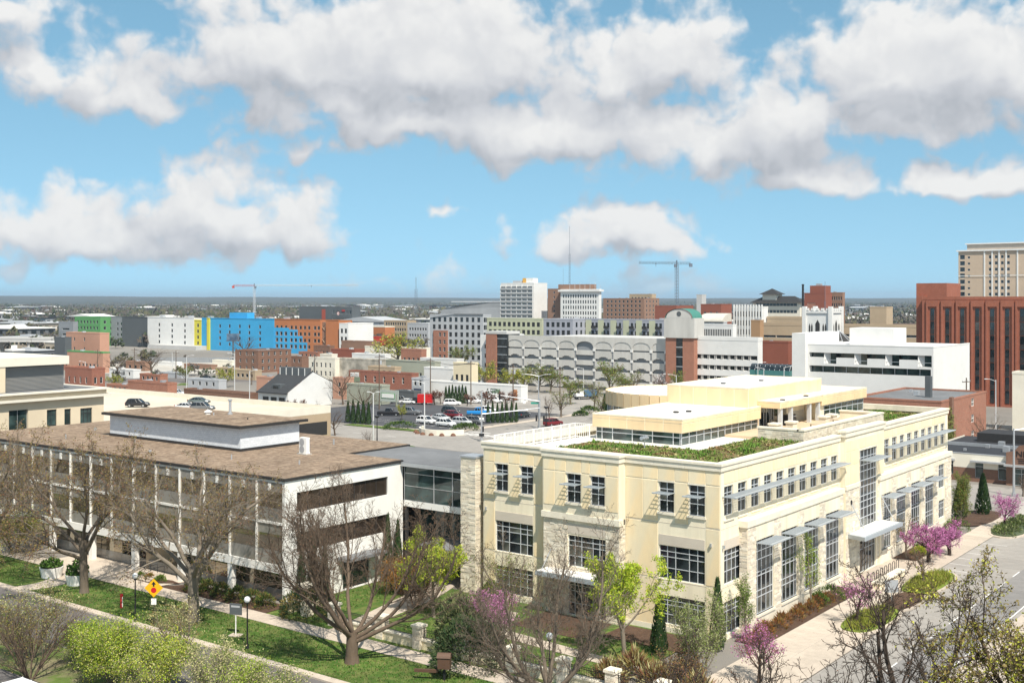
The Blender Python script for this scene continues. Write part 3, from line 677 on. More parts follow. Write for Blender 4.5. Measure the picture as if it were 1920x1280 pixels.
# windows
for (a, b) in frontw+rightw: window(C, 'A', CX, b, a, zb, zt, us=(.5,), zs=(.38, .76), frame=ALU, glass=GLASS, panes=True, bar=.06)
for (a, b) in bayw: window(C, 'A', BX, b, a, zb, zt, us=(.5,), zs=(.38, .76), frame=ALU, glass=GLASS, panes=True, bar=.06)
for (h, c) in ((bigL, CX), (bigR, CX), (bigB, BX+.12), (lowL, CX), (lowR, CX), (lowB, BX+.12)):
    window(C, 'A', c, *h, us=(.17, .35, .65, .83), zs=(.33, .66, .82), frame=ALU, glass=GLASS, panes=True, bar=.06)
for x in upw: window(C, 'B', CY, x, x+1.62, zb+.1, zt, us=(.5,), zs=(.38, .76), frame=ALU, glass=GLASS, bar=.06)
for x in upw2: window(C, 'B', CY, x, x+1.55, zb+.2, zt+.2, us=(.5,), zs=(.38, .76), frame=ALU, glass=GLASS, bar=.06)
for h in low2: window(C, 'B', CY, *h, us=(.2, .42, .62, .84), zs=(.36, .68, .82), frame=ALU, glass=GLASS, panes=True, bar=.06)
tz = [(v-1.2)/6.22 for v in (2.6, 3.12, 4.37, 4.69, 5.73, 6.45)]
for i, h in enumerate(pw): window(C, 'B', PY, *h, us=(.14, .36, .62, .86), zs=tz, frame=ALU, glass=GLASS, panes=True, bar=.06)
for h in pw2: window(C, 'B', PY, *h, us=(.2, .4, .6, .8), zs=(.22, .3, .5, .56, .75, .87), frame=ALU, glass=GLASS, bar=.06)
for h in rt2: window(C, 'B', PY, *h, us=(.25, .5, .75), zs=(.5, .8), frame=ALU, glass=GLASS, bar=.06)
window(C, 'B', TY, *tall, us=(.12, .3, .5, .7, .88), zs=(.12, .24, .33, .40, .52, .60, .72, .80, .9), frame=ALU, glass=GLASS, panes=True, bar=.07)
window(C, 'B', TY, *door, us=(.15, .35, .5, .65, .85), zs=(.72,), frame=ALU, glass=GLASS, bar=.07, name='entrance_door')
# sills
for (a, b), c in [(w_, CX) for w_ in frontw+rightw]+[(w_, BX) for w_ in bayw]:
    q = MB(); fbox(q, 'A', c, b-.12, a+.12, zb-.2, zb-.0, -.12, .14); q.build('sill', CREAM_L, C)
    q = MB(); fbox(q, 'A', c, b-.06, a+.06, zt, zt+.14, -.06, .14); q.build('lintel', CREAM_L, C)
for x in upw:
    q = MB(); fbox(q, 'B', CY, x-.1, x+1.72, zb-.3, zb-.18, -.1, .1); q.build('sill', CREAM_L, C)
for x in upw2:
    q = MB(); fbox(q, 'B', CY, x-.1, x+1.65, zb-.2, zb-.08, -.1, .1); q.build('sill', CREAM_L, C)
for h in pw+pw2:
    q = MB(); fbox(q, 'B', PY, h[0]-.1, h[1]+.1, h[2]-.2, h[2], -.14, .2); q.build('sill', CREAM_L, C)
# metal sunshades: upright blades between cross bars, solid nosing
def sunshade(face, c, u0, u1, z, dep, nb=None, nose=.22, step=.13):
    q = MB(); n = int((dep-nose-.06)/step)
    for i in range(n): fbox(q, face, c, u0, u1, z-.07, z, -(.06+step*i)-.022, -(.06+step*i))
    nb = nb or max(2, round((u1-u0)/.38))
    for i in range(nb+1):
        u = u0+(u1-u0)*i/nb; fbox(q, face, c, u-.018, u+.018, z-.06, z-.01, -dep+nose, 0)
    fbox(q, face, c, u0-.02, u1+.02, z-.08, z+.012, -dep, -dep+nose); q.build('sunshade', SHADE, C)
for (a, b) in frontw+rightw: sunshade('A', CX, b-.05, a+.05, 11.62, 1.05)
for (a, b) in bayw: sunshade('A', BX, b-.05, a+.05, 11.62, 1.05)
for x in upw: sunshade('B', CY, x-.35, x+2.02, 11.70, 1.2)
for x in upw2: sunshade('B', CY, x-.33, x+2.0, 11.85, 1.2)
for h in pw: sunshade('B', PY, h[0]-.1, h[1]+.35, 7.30, 1.45)
for h in pw2: sunshade('B', PY, h[0]-.1, h[1]+.35, 7.05, 1.45)
sunshade('B', TY, tall[0]-.1, tall[1]+.2, 11.5, 1.5)
MB().box(BX-1.7, 51.9, 3.55, BX+.1, 58.9, 3.95).build('garden_canopy', SHADE, C); MB().box(BX-1.6, 52.0, 3.95, BX+.1, 58.8, 3.99).build('garden_canopy_roof', WHITE_ROOF, C)
MB().tube([(BX, 52.4, 5.6), (BX-1.5, 52.4, 4.0)], .04, 6).build('hanger_rod', METAL, C); MB().tube([(BX, 58.4, 5.6), (BX-1.5, 58.4, 4.0)], .04, 6).build('hanger_rod', METAL, C)
# entrance canopy hung on rods
q = MB(); q.prism([(108.8, TY-.05), (108.2, 39.9), (118.2, 39.6), (118.2, TY-.05)][::1], 4.2, 4.58); q.build('canopy', SHADE, C)
q = MB(); q.prism([(109.1, TY-.1), (108.6, 40.2), (117.9, 39.9), (117.9, TY-.1)], 4.57, 4.61); q.build('canopy_roof', WHITE_ROOF, C)
for x in (109.6, 117.6): MB().tube([(x, TY, 7.6), (x, 40.2, 4.6)], .045, 6).build('hanger_rod', METAL, C); MB().box(x-.12, TY-.14, 7.4, x+.12, TY, 7.8).build('anchor_plate', DARK, C)
for u, z in ((66.4, 8.0), (43.2, 7.6)): q = MB(); fbox(q, 'A', CX, u-.07, u+.07, z, z+.3, -.22, 0); q.build('wall_lamp', METAL, C)
for u, z in ((83.3, 7.5), (141.8, 9.6)): q = MB(); fbox(q, 'B', CY, u-.07, u+.07, z, z+.3, -.22, 0); q.build('wall_lamp', METAL, C)
# planted roof and penthouse
MB().box(CX+.5, CY+.6, 12.85, CXE-.5, CYE-.4, 13.3).build('roof_deck', WHITE_ROOF, C)
SED = pm('sedum_soil', (.17, .12, .055), .95, .3, 2, .25, .4, bump=.8, bscale=8, tint=(.10, .13, .035))
for k, r in enumerate(((83.6, 43.05, 106.7, 50.8), (83.6, 50.8, 95.2, 62.5), (118.5, 43.1, 142.2, 45.4), (129.6, 45.4, 142.2, 51.5), (106.7, 42.75, 118.5, 45.4))):
    MB().box(r[0], r[1], 13.28, r[2], r[3], 13.52+.004*k).build('sedum_bed', SED, C)
def pent(parts, z0, z1, z2, x0, y0, x1, y1, name):
    """glazed storey with panelled fascia: glass z0..z1, fascia z1..z2"""
    o_ = MB(); o_.box(x0+.5, y0+.5, z0-.3, x1-.3, y1-.3, z1+.1); o_.build('core', DARK, C)
CPAN = pm('fascia_panel', (.80, .60, .355), .8, .07, 1.0, .06, .2, rnd=.05, stretch=(1, 1, .3))
SEAM = pm('roof_seam', (.66, .63, .58), .8)
def fascia(x0, y0, x1, y1, z1, z2, stepA, stepB, split=.66, backs=True):
    MB().box(x0, y0, z1, x1, y1, z2-.12).build('fascia_core', CREAM_J, C)
    MB().box(x0+.25, y0+.25, z2-.13, x1-.25, y1-.25, z2-.10).build('roof', WHITE_ROOF, C)
    for i in range(1, int((x1-x0)/2.6)): MB().box(x0+i*2.6-.05, y0+.26, z2-.10, x0+i*2.6+.05, y1-.26, z2-.085).build('roof_seam', SEAM, C)
    q = MB(); q.box(x0-.03, y0-.03, z2-.12, x1+.03, y0+.25, z2); q.box(x0-.03, y0+.25, z2-.12, x0+.25, y1, z2); q.box(x1-.25, y0+.25, z2-.12, x1+.03, y1, z2); q.box(x0+.25, y1-.25, z2-.12, x1-.25, y1, z2); q.build('coping', CREAM_J, C)
    for face, c, u0, u1, st in (('A', x0, y0, y1, stepA), ('B', y0, x0, x1, stepB)):
        n = max(1, round((u1-u0)/st))
        for i in range(n):
            a = u0+(u1-u0)*i/n+.05; b = u0+(u1-u0)*(i+1)/n-.05
            for (e, f) in (((z1+.04, z1+(z2-z1)*split-.04), (z1+(z2-z1)*split+.04, z2-.2)) if split else ((z1+.04, z2-.2),)):
                k = MB(); fbox(k, face, c, a, b, e, f, -.03, .01); k.build('fascia_panel', CPAN, C)
LZ0, LZ1, LZ2 = 13.32, 14.56, 15.95
MB().box(98.4, 54.6, 13.0, 115.4, 64.2, 14.6).build('core', DARK, C)
window(C, 'A', 98.2, 54.5, 64.2, LZ0, LZ1, us=(.08, .32, .56, .8, .93), zs=(.62,), d=.02, bar=.09, frame=ALU, glass=GLASS_G, panes=True)
window(C, 'B', 54.4, 98.3, 115.2, LZ0, LZ1, us=[i/11 for i in range(1, 11)], zs=(.62,), d=.02, bar=.09, frame=ALU, glass=GLASS_G, panes=True)
fascia(97.9, 54.1, 115.4, 64.5, LZ1, LZ2, 2.3, 1.8)
course('A', 97.6, 54.0, 64.6, 13.0, LZ0, .0, .8, CREAM_L, 'kerb_course'); course('B', 53.8, 97.6, 115.6, 13.0, LZ0-.002, .0, .8, CREAM_L, 'kerb_course')
# taller middle block
fascia(113.4, 54.6, 133.4, 64.6, 13.2, 18.0, 1.75, 1.3, split=None)
# right wing over the terrace
fascia(115.6, 51.9, 127.0, 54.55, 15.72, 16.5, 1.8, 1.9, split=None); fascia(127.05, 51.85, 141.2, 58.0, 15.25, 16.52, 1.8, 1.35)
MB().box(127.2, 52.2, 13.2, 141.0, 57.8, 15.3).build('wing_core', CREAM_J, C)
window(C, 'B', 52.15, 128.2, 140.8, 13.75, 15.15, us=[i/7 for i in range(1, 7)], zs=(.62,), d=.02, bar=.08, frame=ALU, glass=GLASS_G)
window(C, 'B', 54.5, 115.8, 122.0, 13.4, 15.65, us=(.2, .3, .5, .6, .8), zs=(), d=.02, bar=.1, frame=ALU, glass=GLASS, name='terrace_doors')
MB().box(122.1, 54.1, 13.2, 127.04, 54.5, 15.7).build('terrace_wall', CREAM_J, C)
for x in (116.2, 118.9, 124.0, 126.5): MB().box(x-.2, 52.0, 13.2, x+.2, 52.4, 15.72).build('terrace_column', ALU, C)
q = MB()
for i in range(8): fbox(q, 'B', 54.05, 123.0, 126.8, 13.5+i*.16, 13.58+i*.16, -.02, .08)
q.build('louvre', METAL, C)
for (x0, y0, x1, y1) in ((106.8, 45.5, 129.2, 46.1), (106.8, 46.1, 107.4, 50.4), (128.6, 46.1, 129.2, 50.4)):
    MB().box(x0, y0, 13.2, x1, y1, 14.55).build('terrace_parapet', CREAM_J, C); MB().box(x0-.08, y0-.08, 14.55, x1+.08, y1+.08, 14.72).build('coping', CREAM_L, C)
stones('stone_facing', 'B', 45.5, [(106.8, 129.2, 13.3, 14.54)], C, SR, 0, .03); stones('stone_facing', 'A', 106.8, [(45.5, 50.4, 13.3, 14.54)], C, SR, 0, .03)
MB().box(107.4, 46.1, 13.2, 128.6, 54.4, 13.56).build('terrace_floor', TAN, C)
for (x, y) in ((110.4, 50.2), (113.2, 49.6), (120.5, 49.0), (123.2, 49.2)):
    MB().box(x-.55, y-.4, 13.5, x+.55, y+.4, 14.6).build('terrace_pier', STONE, C); MB().box(x-.65, y-.5, 14.6, x+.65, y+.5, 14.78).build('pier_cap', CREAM_L, C)
# drum at the back
q = MB(); q2 = MB(); q3 = MB(); DC = (126.0, 70.5); DR = 8.8; nseg = 44
for i in range(nseg):
    a0 = math.pi*2*i/nseg; a1 = math.pi*2*(i+1)/nseg
    p = lambda a, r: (DC[0]+r*math.cos(a), DC[1]+r*math.sin(a))
    if 0.2*math.pi < (a0+a1)/2 < 1.6*math.pi:
        o0, o1 = p(a0+.006, DR), p(a1-.006, DR); i0, i1 = p(a0+.006, DR-.15), p(a1-.006, DR-.15)
        k = MB(); k.prism([o0, o1, i1, i0], 14.55, 16.25); k.build('drum_panel', CPAN, C)
        g0, g1 = p(a0+.012, DR-.25), p(a1-.012, DR-.25); k = MB(); k.quad((*g0, 13.35), (*g1, 13.35), (*g1, 14.5), (*g0, 14.5)); k.build('drum_pane', GLASS_G, C)
        m0, m1 = p(a0-.01, DR-.2), p(a0+.01, DR-.2); n0_, n1_ = p(a0-.01, DR-.4), p(a0+.01, DR-.4); k = MB(); k.prism([m0, m1, n1_, n0_], 13.3, 14.55); k.build('drum_mullion', ALU, C)
MB().prism([(DC[0]+(DR-.16)*math.cos(2*math.pi*i/60), DC[1]+(DR-.16)*math.sin(2*math.pi*i/60)) for i in range(60)], 14.52, 16.15).build('drum_core', CREAM_J, C)
MB().prism([(DC[0]+(DR-.5)*math.cos(2*math.pi*i/60), DC[1]+(DR-.5)*math.sin(2*math.pi*i/60)) for i in range(60)], 16.1, 16.2).build('drum_roof', WHITE_ROOF, C)
MB().prism([(DC[0]+(DR-.55)*math.cos(2*math.pi*i/60), DC[1]+(DR-.55)*math.sin(2*math.pi*i/60)) for i in range(60)], 0, 14.5).build('drum_base', CREAM_J, C)
# white balustrade along the back edge of the roof
for k, (a, b) in enumerate((((84.0, 66.3), (97.5, 66.3)), ((97.5, 66.3), (97.5, 64.6)))):
    q = MB(); n = int(math.dist(a, b)/.22)
    for i in range(n+1):
        t = i/n; x = a[0]+(b[0]-a[0])*t; y = a[1]+(b[1]-a[1])*t; r = .05 if i % 7 == 0 else .018
        q.box(x-r, y-r, 13.3, x+r, y+r, 14.85)
    for z in (13.45, 14.8):
        q.box(min(a[0], b[0])-.03, min(a[1], b[1])-.03, z, max(a[0], b[0])+.03, max(a[1], b[1])+.03, z+.07)
    q.build('balustrade', WHITE, C)
for (x, y, z) in ((104, 58.2, 15.85), (105.6, 57.6, 15.85), (118.5, 60.2, 17.87), (125.5, 58.8, 17.87), (118.6, 53.0, 16.37), (125, 53.0, 16.37), (123.0, 66.5, 16.18), (124.2, 66.2, 16.18)):
    MB().tube([(x, y, z), (x, y, z+.16)], .3, 10).build('roof_drain', DARK, C)
# tufts of the planted roof: nobody could count them
q = MB(); rg = random.Random(21)
def on_bed(x, y):
    return (83.7 < x < 106.6 and 43.2 < y < 50.7) or (83.7 < x < 95.1 and 50.7 < y < 62.4) or (118.6 < x < 142 and 43.2 < y < 45.3) or (129.7 < x < 142 and 45.3 < y < 51.4) or (106.6 < x < 118.4 and 42.95 < y < 45.3)
cnt = 0
while cnt < 5200:
    x = rg.uniform(83.7, 142); y = rg.uniform(43.2, 65.8)
    if not on_bed(x, y): continue
    nv = mnoise.noise((x*.35, y*.35, 0))+.5*mnoise.noise((x*1.1, y*1.1, 4))
    m_ = 0 if nv > .12 else (1 if nv > -.28 else 2)
    if rg.random() < .12: m_ = 3
    if m_ == 2 and rg.random() < .4: continue
    h = rg.uniform(.12, .30)*(1.15 if m_ == 0 else .7); s_ = rg.uniform(.12, .3)
    for b_ in range(4):
        a = rg.uniform(0, 6.28); dx, dy = math.cos(a)*s_, math.sin(a)*s_
        q.poly([(x-dy*.28, y+dx*.28, 13.5), (x+dy*.28, y-dx*.28, 13.5), (x+dx, y+dy, 13.52+h)], m_)
    cnt += 1
stuff(q.build('sedum_tufts', [pm('tuft_green', (.10, .19, .026), .9, .25, 1.5), pm('tuft_olive', (.15, .185, .04), .9, .25, 1.5), pm('tuft_brown', (.20, .12, .05), .9, .25, 1.5), pm('tuft_straw', (.42, .36, .17), .9, .2, 1.5)], C))
# things on the roof
g = thing('grill', 'black barbecue grill with open lid on the stone-walled roof terrace', 'grill', (120.2, 52.9, 13.56))
MB().box(-1.1, -.35, 0, 1.1, .35, .75).build('cabinet', BLACK, g); k = MB(); k.prism([(-1.0, -.32), (1.0, -.32), (1.0, .32), (-1.0, .32)], .75, 1.15); k.build('hood', BLACK, g); MB().tube([(-.9, -.42, .95), (.9, -.42, .95)], .03, 6).build('handle', METAL, g)
for k_, (x, y, lb) in enumerate(((116.8, 48.2, 'long wooden table on the roof terrace near the stone piers'), (122.5, 48.0, 'wooden table at the far end of the roof terrace'))):
    t_ = thing('terrace_table', lb, 'table', (x, y, 13.56)); MB().box(-1.1, -.45, .7, 1.1, .45, .78).build('tabletop', TAN, t_)
    for sx in (-1, 1):
        for sy in (-.35, .35): MB().box(sx-.05, sy-.05, 0, sx+.05, sy+.05, .7).build('leg', WOODP, t_)
tl = thing('roof_floodlights', 'cluster of silver floodlight heads on a short post above the planted roof', 'floodlight', (93.0, 55.4, 13.5))
MB().tube([(0, 0, 0), (0, 0, .9)], .06, 8).build('post', METAL, tl); MB().box(-.45, -.06, .85, .45, .06, .95).build('crossbar', METAL, tl)
for x in (-.4, 0, .4): MB().tube([(x-.18, 0, 1.05), (x, 0, 1.02), (x+.15, -.1, .98)], [.2, .17, .1], 10).build('lamp_head', METAL, tl)
# ------------------------------------------------------------------ middle distance: one call per building
def grid(face, n, m, w_, h_, z0, dz, a=.06, b=.94, nx=1, nz=1, fr=None, gl=None, skip=()):
    return dict(face=face, n=n, m=m, w=w_, h=h_, z0=z0, dz=dz, a=a, b=b, nx=nx, nz=nz, fr=fr, gl=gl, skip=skip)
def bld(name, label, cat, pl, pc_, pr, d, ytop, wm_, roofm=None, wins=(), par=.45, z=None, dep=.16, coping=None, base=None, rise=None):
    """box building on the town grid: corner seen at column pc_ and distance d, front A to column pl, side B to column pr"""
    x, y = D2(pc_, d); zt_ = ZY(ytop, d) if z is None else z
    yl = onX(pl, x)[0]; xr = onY(pr, y)[0]
    xr = max(xr, x+3.0); yl = max(yl, y+3.0)
    o = wthing(name, label, cat, (x, y, 0))
    hs = {'A': [], 'B': []}; ws = []
    for g in wins:
        u0, u1 = (y, yl) if g['face'] == 'A' else (x, xr); L = u1-u0; c = x if g['face'] == 'A' else y
        for i in range(g['n']):
            uc = u0+L*(g['a']+(g['b']-g['a'])*((i+.5)/g['n']))
            for j in range(g['m']):
                if (i, j) in g['skip']: continue
                zz0 = g['z0']+j*g['dz']
                if zz0+g['h'] > zt_-.2: continue
                hs[g['face']].append((uc-g['w']/2, uc+g['w']/2, zz0, zz0+g['h'])); ws.append((g, c, hs[g['face']][-1]))
    q = MB()
    wall(q, 'A', x, y, yl, 0, zt_, hs['A'], dep); wall(q, 'B', y, x, xr, 0, zt_, hs['B'], dep)
    q.quad((xr, y, 0), (xr, yl, 0), (xr, yl, zt_), (xr, y, zt_)); q.quad((xr, yl, 0), (x, yl, 0), (x, yl, zt_), (xr, yl, zt_))
    q.build('wall', wm_, o)
    for g, c, h in ws: simple_window(None, WCACHE, o, g['face'], c, *h, g['fr'] or WFR, g['gl'] or GLASS, g['nx'], g['nz'], dep)
    MB().box(x+.3, y+.3, zt_-par-.2, xr-.3, yl-.3, zt_-par).build('roof', roofm or MEMB, o)
    q = MB(); cw = .3
    for b_ in ((x-.06, y-.06, x+cw, yl+.06), (x+cw, y-.06, xr+.06, y+cw), (xr-cw, y+cw, xr+.06, yl+.06), (x+cw, yl-cw, xr-cw, yl+.06)): q.box(b_[0], b_[1], zt_-par+.01, b_[2], b_[3], zt_+.04)
    q.build('parapet', coping or wm_, o)
    # plant on the roof
    rg = random.Random(int(abs(x*7+y*13)))
    for k in range(max(1, min(5, int((xr-x)*(yl-y)/160)))):
        ux = rg.uniform(x+1.5, max(x+1.6, xr-2.5)); uy = rg.uniform(y+1.5, max(y+1.6, yl-2.5)); s_ = rg.uniform(.5, 1.1)
        MB().box(ux, uy, zt_-par-.02, ux+s_*1.5, uy+s_, zt_-par+s_*.9).build('rooftop_unit', METAL, o)
    return o, (x, y, xr, yl, zt_)
WFR = pm('window_frame_white', (.55, .55, .54), .6)
WFD = pm('window_frame_dark', (.05, .05, .052), .6)
def col_(name, c, **k): return pm(name, c, .85, .05, .5, .06, .08, **k)
WHITE_W = col_('white_stucco', (.70, .69, .66)); OFFW = col_('offwhite_wall', (.72, .67, .56)); LGREY = col_('light_grey_siding', (.42, .43, .44)); MGREY = col_('mid_grey_panel', (.24, .25, .26)); DGREY = col_('charcoal_siding', (.095, .105, .11))
BLUE = col_('sky_blue_sheathing', (.05, .34, .60)); ORNG = col_('orange_sheathing', (.45, .17, .07)); YELL = col_('yellow_panel', (.60, .53, .06)); GREEN = col_('green_sheathing', (.10, .28, .10)); PEACH = col_('peach_block', (.47, .26, .18)); SAGE = col_('sage_wall', (.33, .34, .27)); LIME = col_('pale_green_siding', (.46, .47, .33)); LAV = col_('lavender_grey_siding', (.33, .34, .38))
RBR = col_('far_red_brick', (.25, .085, .055)); BBR = col_('far_brown_brick', (.27, .16, .11)); TANC = col_('tan_concrete', (.42, .32, .215)); GRC = col_('grey_concrete', (.50, .49, .47))
REDT = pbrick('tower_red_brick', (.33, .105, .062), (.285, .088, .052), (.34, .19, .13), .4, .12)
# beige neighbour at the far left
BG = wthing('beige_building', 'beige stone building with louvred plant storey behind the white office', 'building', (60, 150, 0))
bh = [(82.6, 85.4, 8.6, 12.3), (88.2, 89.7, 8.4, 12.0), (90.9, 91.9, 8.3, 11.9), (93.4, 95.3, 8.2, 11.8)]
q = MB(); wall(q, 'B', 150, 60, 97.2, 0, 13.4, bh, .35); q.quad((97.2, 150, 0), (97.2, 175, 0), (97.2, 175, 13.4), (97.2, 150, 13.4)); q.build('wall', BEIGE, BG)
for h in bh[1:]: window(BG, 'B', 150, *h, us=(.5,) if h[1]-h[0] < 1.6 else (.33, .66), zs=(.38, .8), d=.2, bar=.06, frame=DARK, glass=GLASS_G)
window(BG, 'B', 150, *bh[0], us=(.5,), zs=(.25,), d=.33, frame=METAL, glass=GLASS_G, name='balcony_glazing')
MB().box(59, 149.2, 13.4, 97.9, 175, 13.75).build('cornice', OFFW, BG); MB().box(59.5, 149.6, 13.76, 97.4, 175, 14.4).build('parapet', BEIGE, BG); MB().box(59, 149.1, 14.4, 97.95, 175, 14.6).build('coping', OFFW, BG)
MB().box(60.5, 150.4, 14.45, 96.8, 174, 14.63).build('roof', MEMB, BG)
MB().box(60, 152, 14.6, 83.2, 168, 18.2).build('plant_storey', BEIGE, BG); MB().box(83.2, 153, 14.6, 92.6, 168, 18.0).build('louvre_core', MGREY, BG)
for i in range(18): q = MB(); fbox(q, 'B', 153, 83.3, 92.5, 14.75+i*.18, 14.83+i*.18, -.1, .02); q.build('louvre', col_('louvre_grey', (.30, .29, .27)), BG)
MB().box(59.9, 151.9, 18.2, 92.8, 168.2, 19.4).build('plant_parapet', OFFW, BG); MB().box(60, 156, 19.4, 79, 168, 20.4).build('lift_head', LGREY, BG)
# parking deck behind the white office
DK = wthing('parking_deck', 'low concrete parking deck with open pale roof level behind the white office', 'parking deck', (112, 166, 0))
MB().box(112, 166, 0, 158, 252, 5.2).build('lower_wall', TANC, DK)
MB().box(112.2, 166.2, 5.0, 157.8, 251.8, 5.6).build('roof_level', pm('deck_concrete', (.60, .52, .41), .9, .06, .3, .08, .06), DK)
for (x0, y0, x1, y1) in ((112, 166, 112.25, 252), (157.75, 166, 158, 252), (112.25, 166, 157.75, 166.25), (112.25, 251.75, 157.75, 252)):
    n = max(1, round(max(x1-x0, y1-y0)/7))
    for i in range(n):
        if x1-x0 < 1: MB().box(x0, y0+(y1-y0)*i/n+.01, 5.2, x1, y0+(y1-y0)*(i+1)/n-.01, 6.6).build('parapet_panel', OFFW, DK)
        else: MB().box(x0+(x1-x0)*i/n+.01, y0, 5.2, x0+(x1-x0)*(i+1)/n-.01, y1, 6.6).build('parapet_panel', OFFW, DK)
MB().box(130, 165.95, 1.0, 157, 166.02, 3.6).build('deck_opening', DARK, DK)
for j in range(14): struct(sheet('bay_line', rect(140, 172+j*5, 145, 172.12+j*5), 5.604, PAINT_W))
# coloured apartment block under construction
CB = wthing('apartment_block', 'long apartment block with charcoal, white, sky blue and orange stretches', 'apartment building', (*D2(612, 572), 0))
bx, by = D2(612, 572); bz = ZY(600, 572)
def cbw(pl, pr_, mat, off_, cols_, rows=5, w_=1.5, h_=1.9, zt_=None, fr=WFR, gl=GLASS):
    y1 = onX(pl, bx)[0]; y0 = onX(pr_, bx)[0]; zt_ = zt_ or bz; c = bx+off_
    hs = []
    for p in cols_:
        u = onX(p, bx)[0]
        for r in range(rows): hs.append((u-w_/2, u+w_/2, 2.6+r*3.25, 2.6+r*3.25+h_))
    hs = [h for h in hs if h[3] < zt_-.3 and h[0] > y0 and h[1] < y1]
    q = MB(); wall(q, 'A', c, y0, y1, 0, zt_, hs, .15); q.box(c+.01, y0, zt_-.2, bx+9, y1, zt_-.05); q.quad((c, y0, 0), (bx+9, y0, 0), (bx+9, y0, zt_), (c, y0, zt_)); q.build('facade', mat, CB)
    for h in hs: simple_window(None, WCACHE, CB, 'A', c, *h, fr, gl, 1, 1, .12)
    MB().box(c-.15, y0-.1, zt_-.04, c+.5, y1, zt_+.3).build('parapet', mat, CB)
cbw(187, 229, MGREY, .6, (200, 205.5, 219, 225.5)); cbw(229, 278, DGREY, 0, ()); cbw(278, 365, WHITE_W, -.5, (300, 324, 348)); cbw(365, 378, YELL, -.3, (372,), zt_=bz-1.2)
cbw(378, 391, BLUE, 0, ()); cbw(391, 395, YELL, -1.2, ()); cbw(395, 514, BLUE, -.2, (413, 431, 450, 468, 488))
cbw(514, 600, ORNG, .2, (519, 527, 535.5, 546, 554, 563, 571, 579, 590, 597), w_=1.7); cbw(612, 636, ORNG, -.4, ())
for (a, b, z1) in ((514, 542, 13.1), (542, 558, 12.2), (558, 567, 9.0), (567, 576, 5.8)):     # blue wrap climbing in steps
    y1 = onX(a, bx)[0]; y0 = onX(b, bx)[0]; wz = [p for p in (519, 527, 535.5, 546, 554, 563, 571) if a < p < b]
    hs = [(onX(p, bx)[0]-.95, onX(p, bx)[0]+.95, 2.5+r*3.25, 2.5+r*3.25+2.1) for p in wz for r in range(5)]; q = MB(); wall(q, 'A', bx+.12, y0, y1, 0, z1, [h for h in hs if h[3] < z1 and h[0] > y0+.02 and h[1] < y1-.02], .1); q.build('blue_wrap', BLUE, CB)
MB().box(bx+1.5, onX(612, bx)[0], 0, bx+9, onX(600, bx)[0], bz-1).build('stair_recess', BBR, CB)
for r in range(5):
    y0, y1 = onX(611, bx)[0], onX(601, bx)[0]; MB().tube([(bx+1.2, y0 if r % 2 else y1, 1+r*3.2), (bx+1.2, y1 if r % 2 else y0, 4.2+r*3.2)], .15, 4).build('stair_flight', TANC, CB)
MB().box(bx+3, onX(455, bx)[0], bz, bx+8, onX(422, bx)[0], bz+3.2).build('roof_house', BLUE, CB); MB().box(bx-8, onX(390, bx)[0], 0, bx-.4, onX(300, bx)[0], 2.2).build('podium', GRC, CB)
bd = thing('billboard', 'dark blue advertising billboard on a post in front of the blue apartments', 'billboard', (*D2(437, 560), 0), R_(-70))
MB().tube([(0, 0, 0), (0, 0, 9)], .35, 8).build('post', DGREY, bd); MB().box(-3.4, -.3, 7.5, 3.4, .3, 11).build('panel', pm('billboard_face', (.05, .10, .17), .5, .3, .5, tint=(.16, .22, .28)), bd); MB().box(-3.6, -.5, 7.2, 3.6, .5, 7.45).build('catwalk', DGREY, bd)
RS0 = pm('emblem_red', (.45, .03, .03), .6)
# list of plain grid buildings
def Q(*a, **k): return bld(*a, **k)[1]
Q('green_building', 'green sheathed building frame behind the peach block at far left', 'building', 140, 188, 230, 680, 594, GREEN, None, [grid('A', 7, 4, 1.6, 1.9, 2.5, 3.6, gl=GLASS), grid('B', 3, 4, 1.6, 1.9, 2.5, 3.6)])
Q('parking_ramp', 'small grey and tan parking ramp left of the green building', 'parking ramp', 110, 137, 142, 640, 603, MGREY, None, [grid('A', 1, 4, 7, 1.1, 1.5, 3.0, gl=GLASS)])
Q('peach_building', 'peach block building with few windows left of the charcoal apartments', 'building', 124, 187, 205, 485, 624, PEACH, WHITE_ROOF, [grid('A', 2, 2, 1.1, 1.6, 5.5, 4.2, .3, .9)])
Q('grey_shed', 'dark grey blank wall building beside the peach block', 'building', 102, 122, 124, 480, 632, DGREY, WHITE_ROOF)
Q('peach_shop', 'long low peach shop with arched openings and green stripe', 'shop', 126, 193, 200, 430, 660, PEACH, WHITE_ROOF, [grid('A', 6, 1, 1.2, 2.0, 1.2, 3, .1, .7)], coping=GREEN)
Q('brick_house', 'small red brick house with white roof behind the parking deck', 'house', 122, 172, 197, 352, 690, BRICK, WHITE_ROOF, [grid('A', 4, 1, .9, 2.0, 1.6, 3, .1, .95, fr=WHITE), grid('B', 2, 1, .9, 2.0, 1.6, 3, fr=WHITE)])
do_, (ox_, oy_, oxr_, oyl_, oz_) = bld('dark_office', 'dark charcoal office building with red emblem on its front', 'office building', 561, 660, 676, 900, 575, DGREY, MEMB, [grid('A', 14, 3, 2.2, 3.2, 4, 6, .02, .35, gl=GLASS), grid('A', 12, 1, 1.6, 6.5, 5, 6, .5, .98, gl=GLASS_G)])
u = onX(607, ox_)[0]; MB().box(ox_-.3, u-2, 3, ox_-.02, u+2, ZY(580, 900)).build('red_panel', pm('office_red_panel', (.34, .07, .04), .7), do_); u = onX(634.5, ox_)[0]; zc_ = ZY(588, 900)
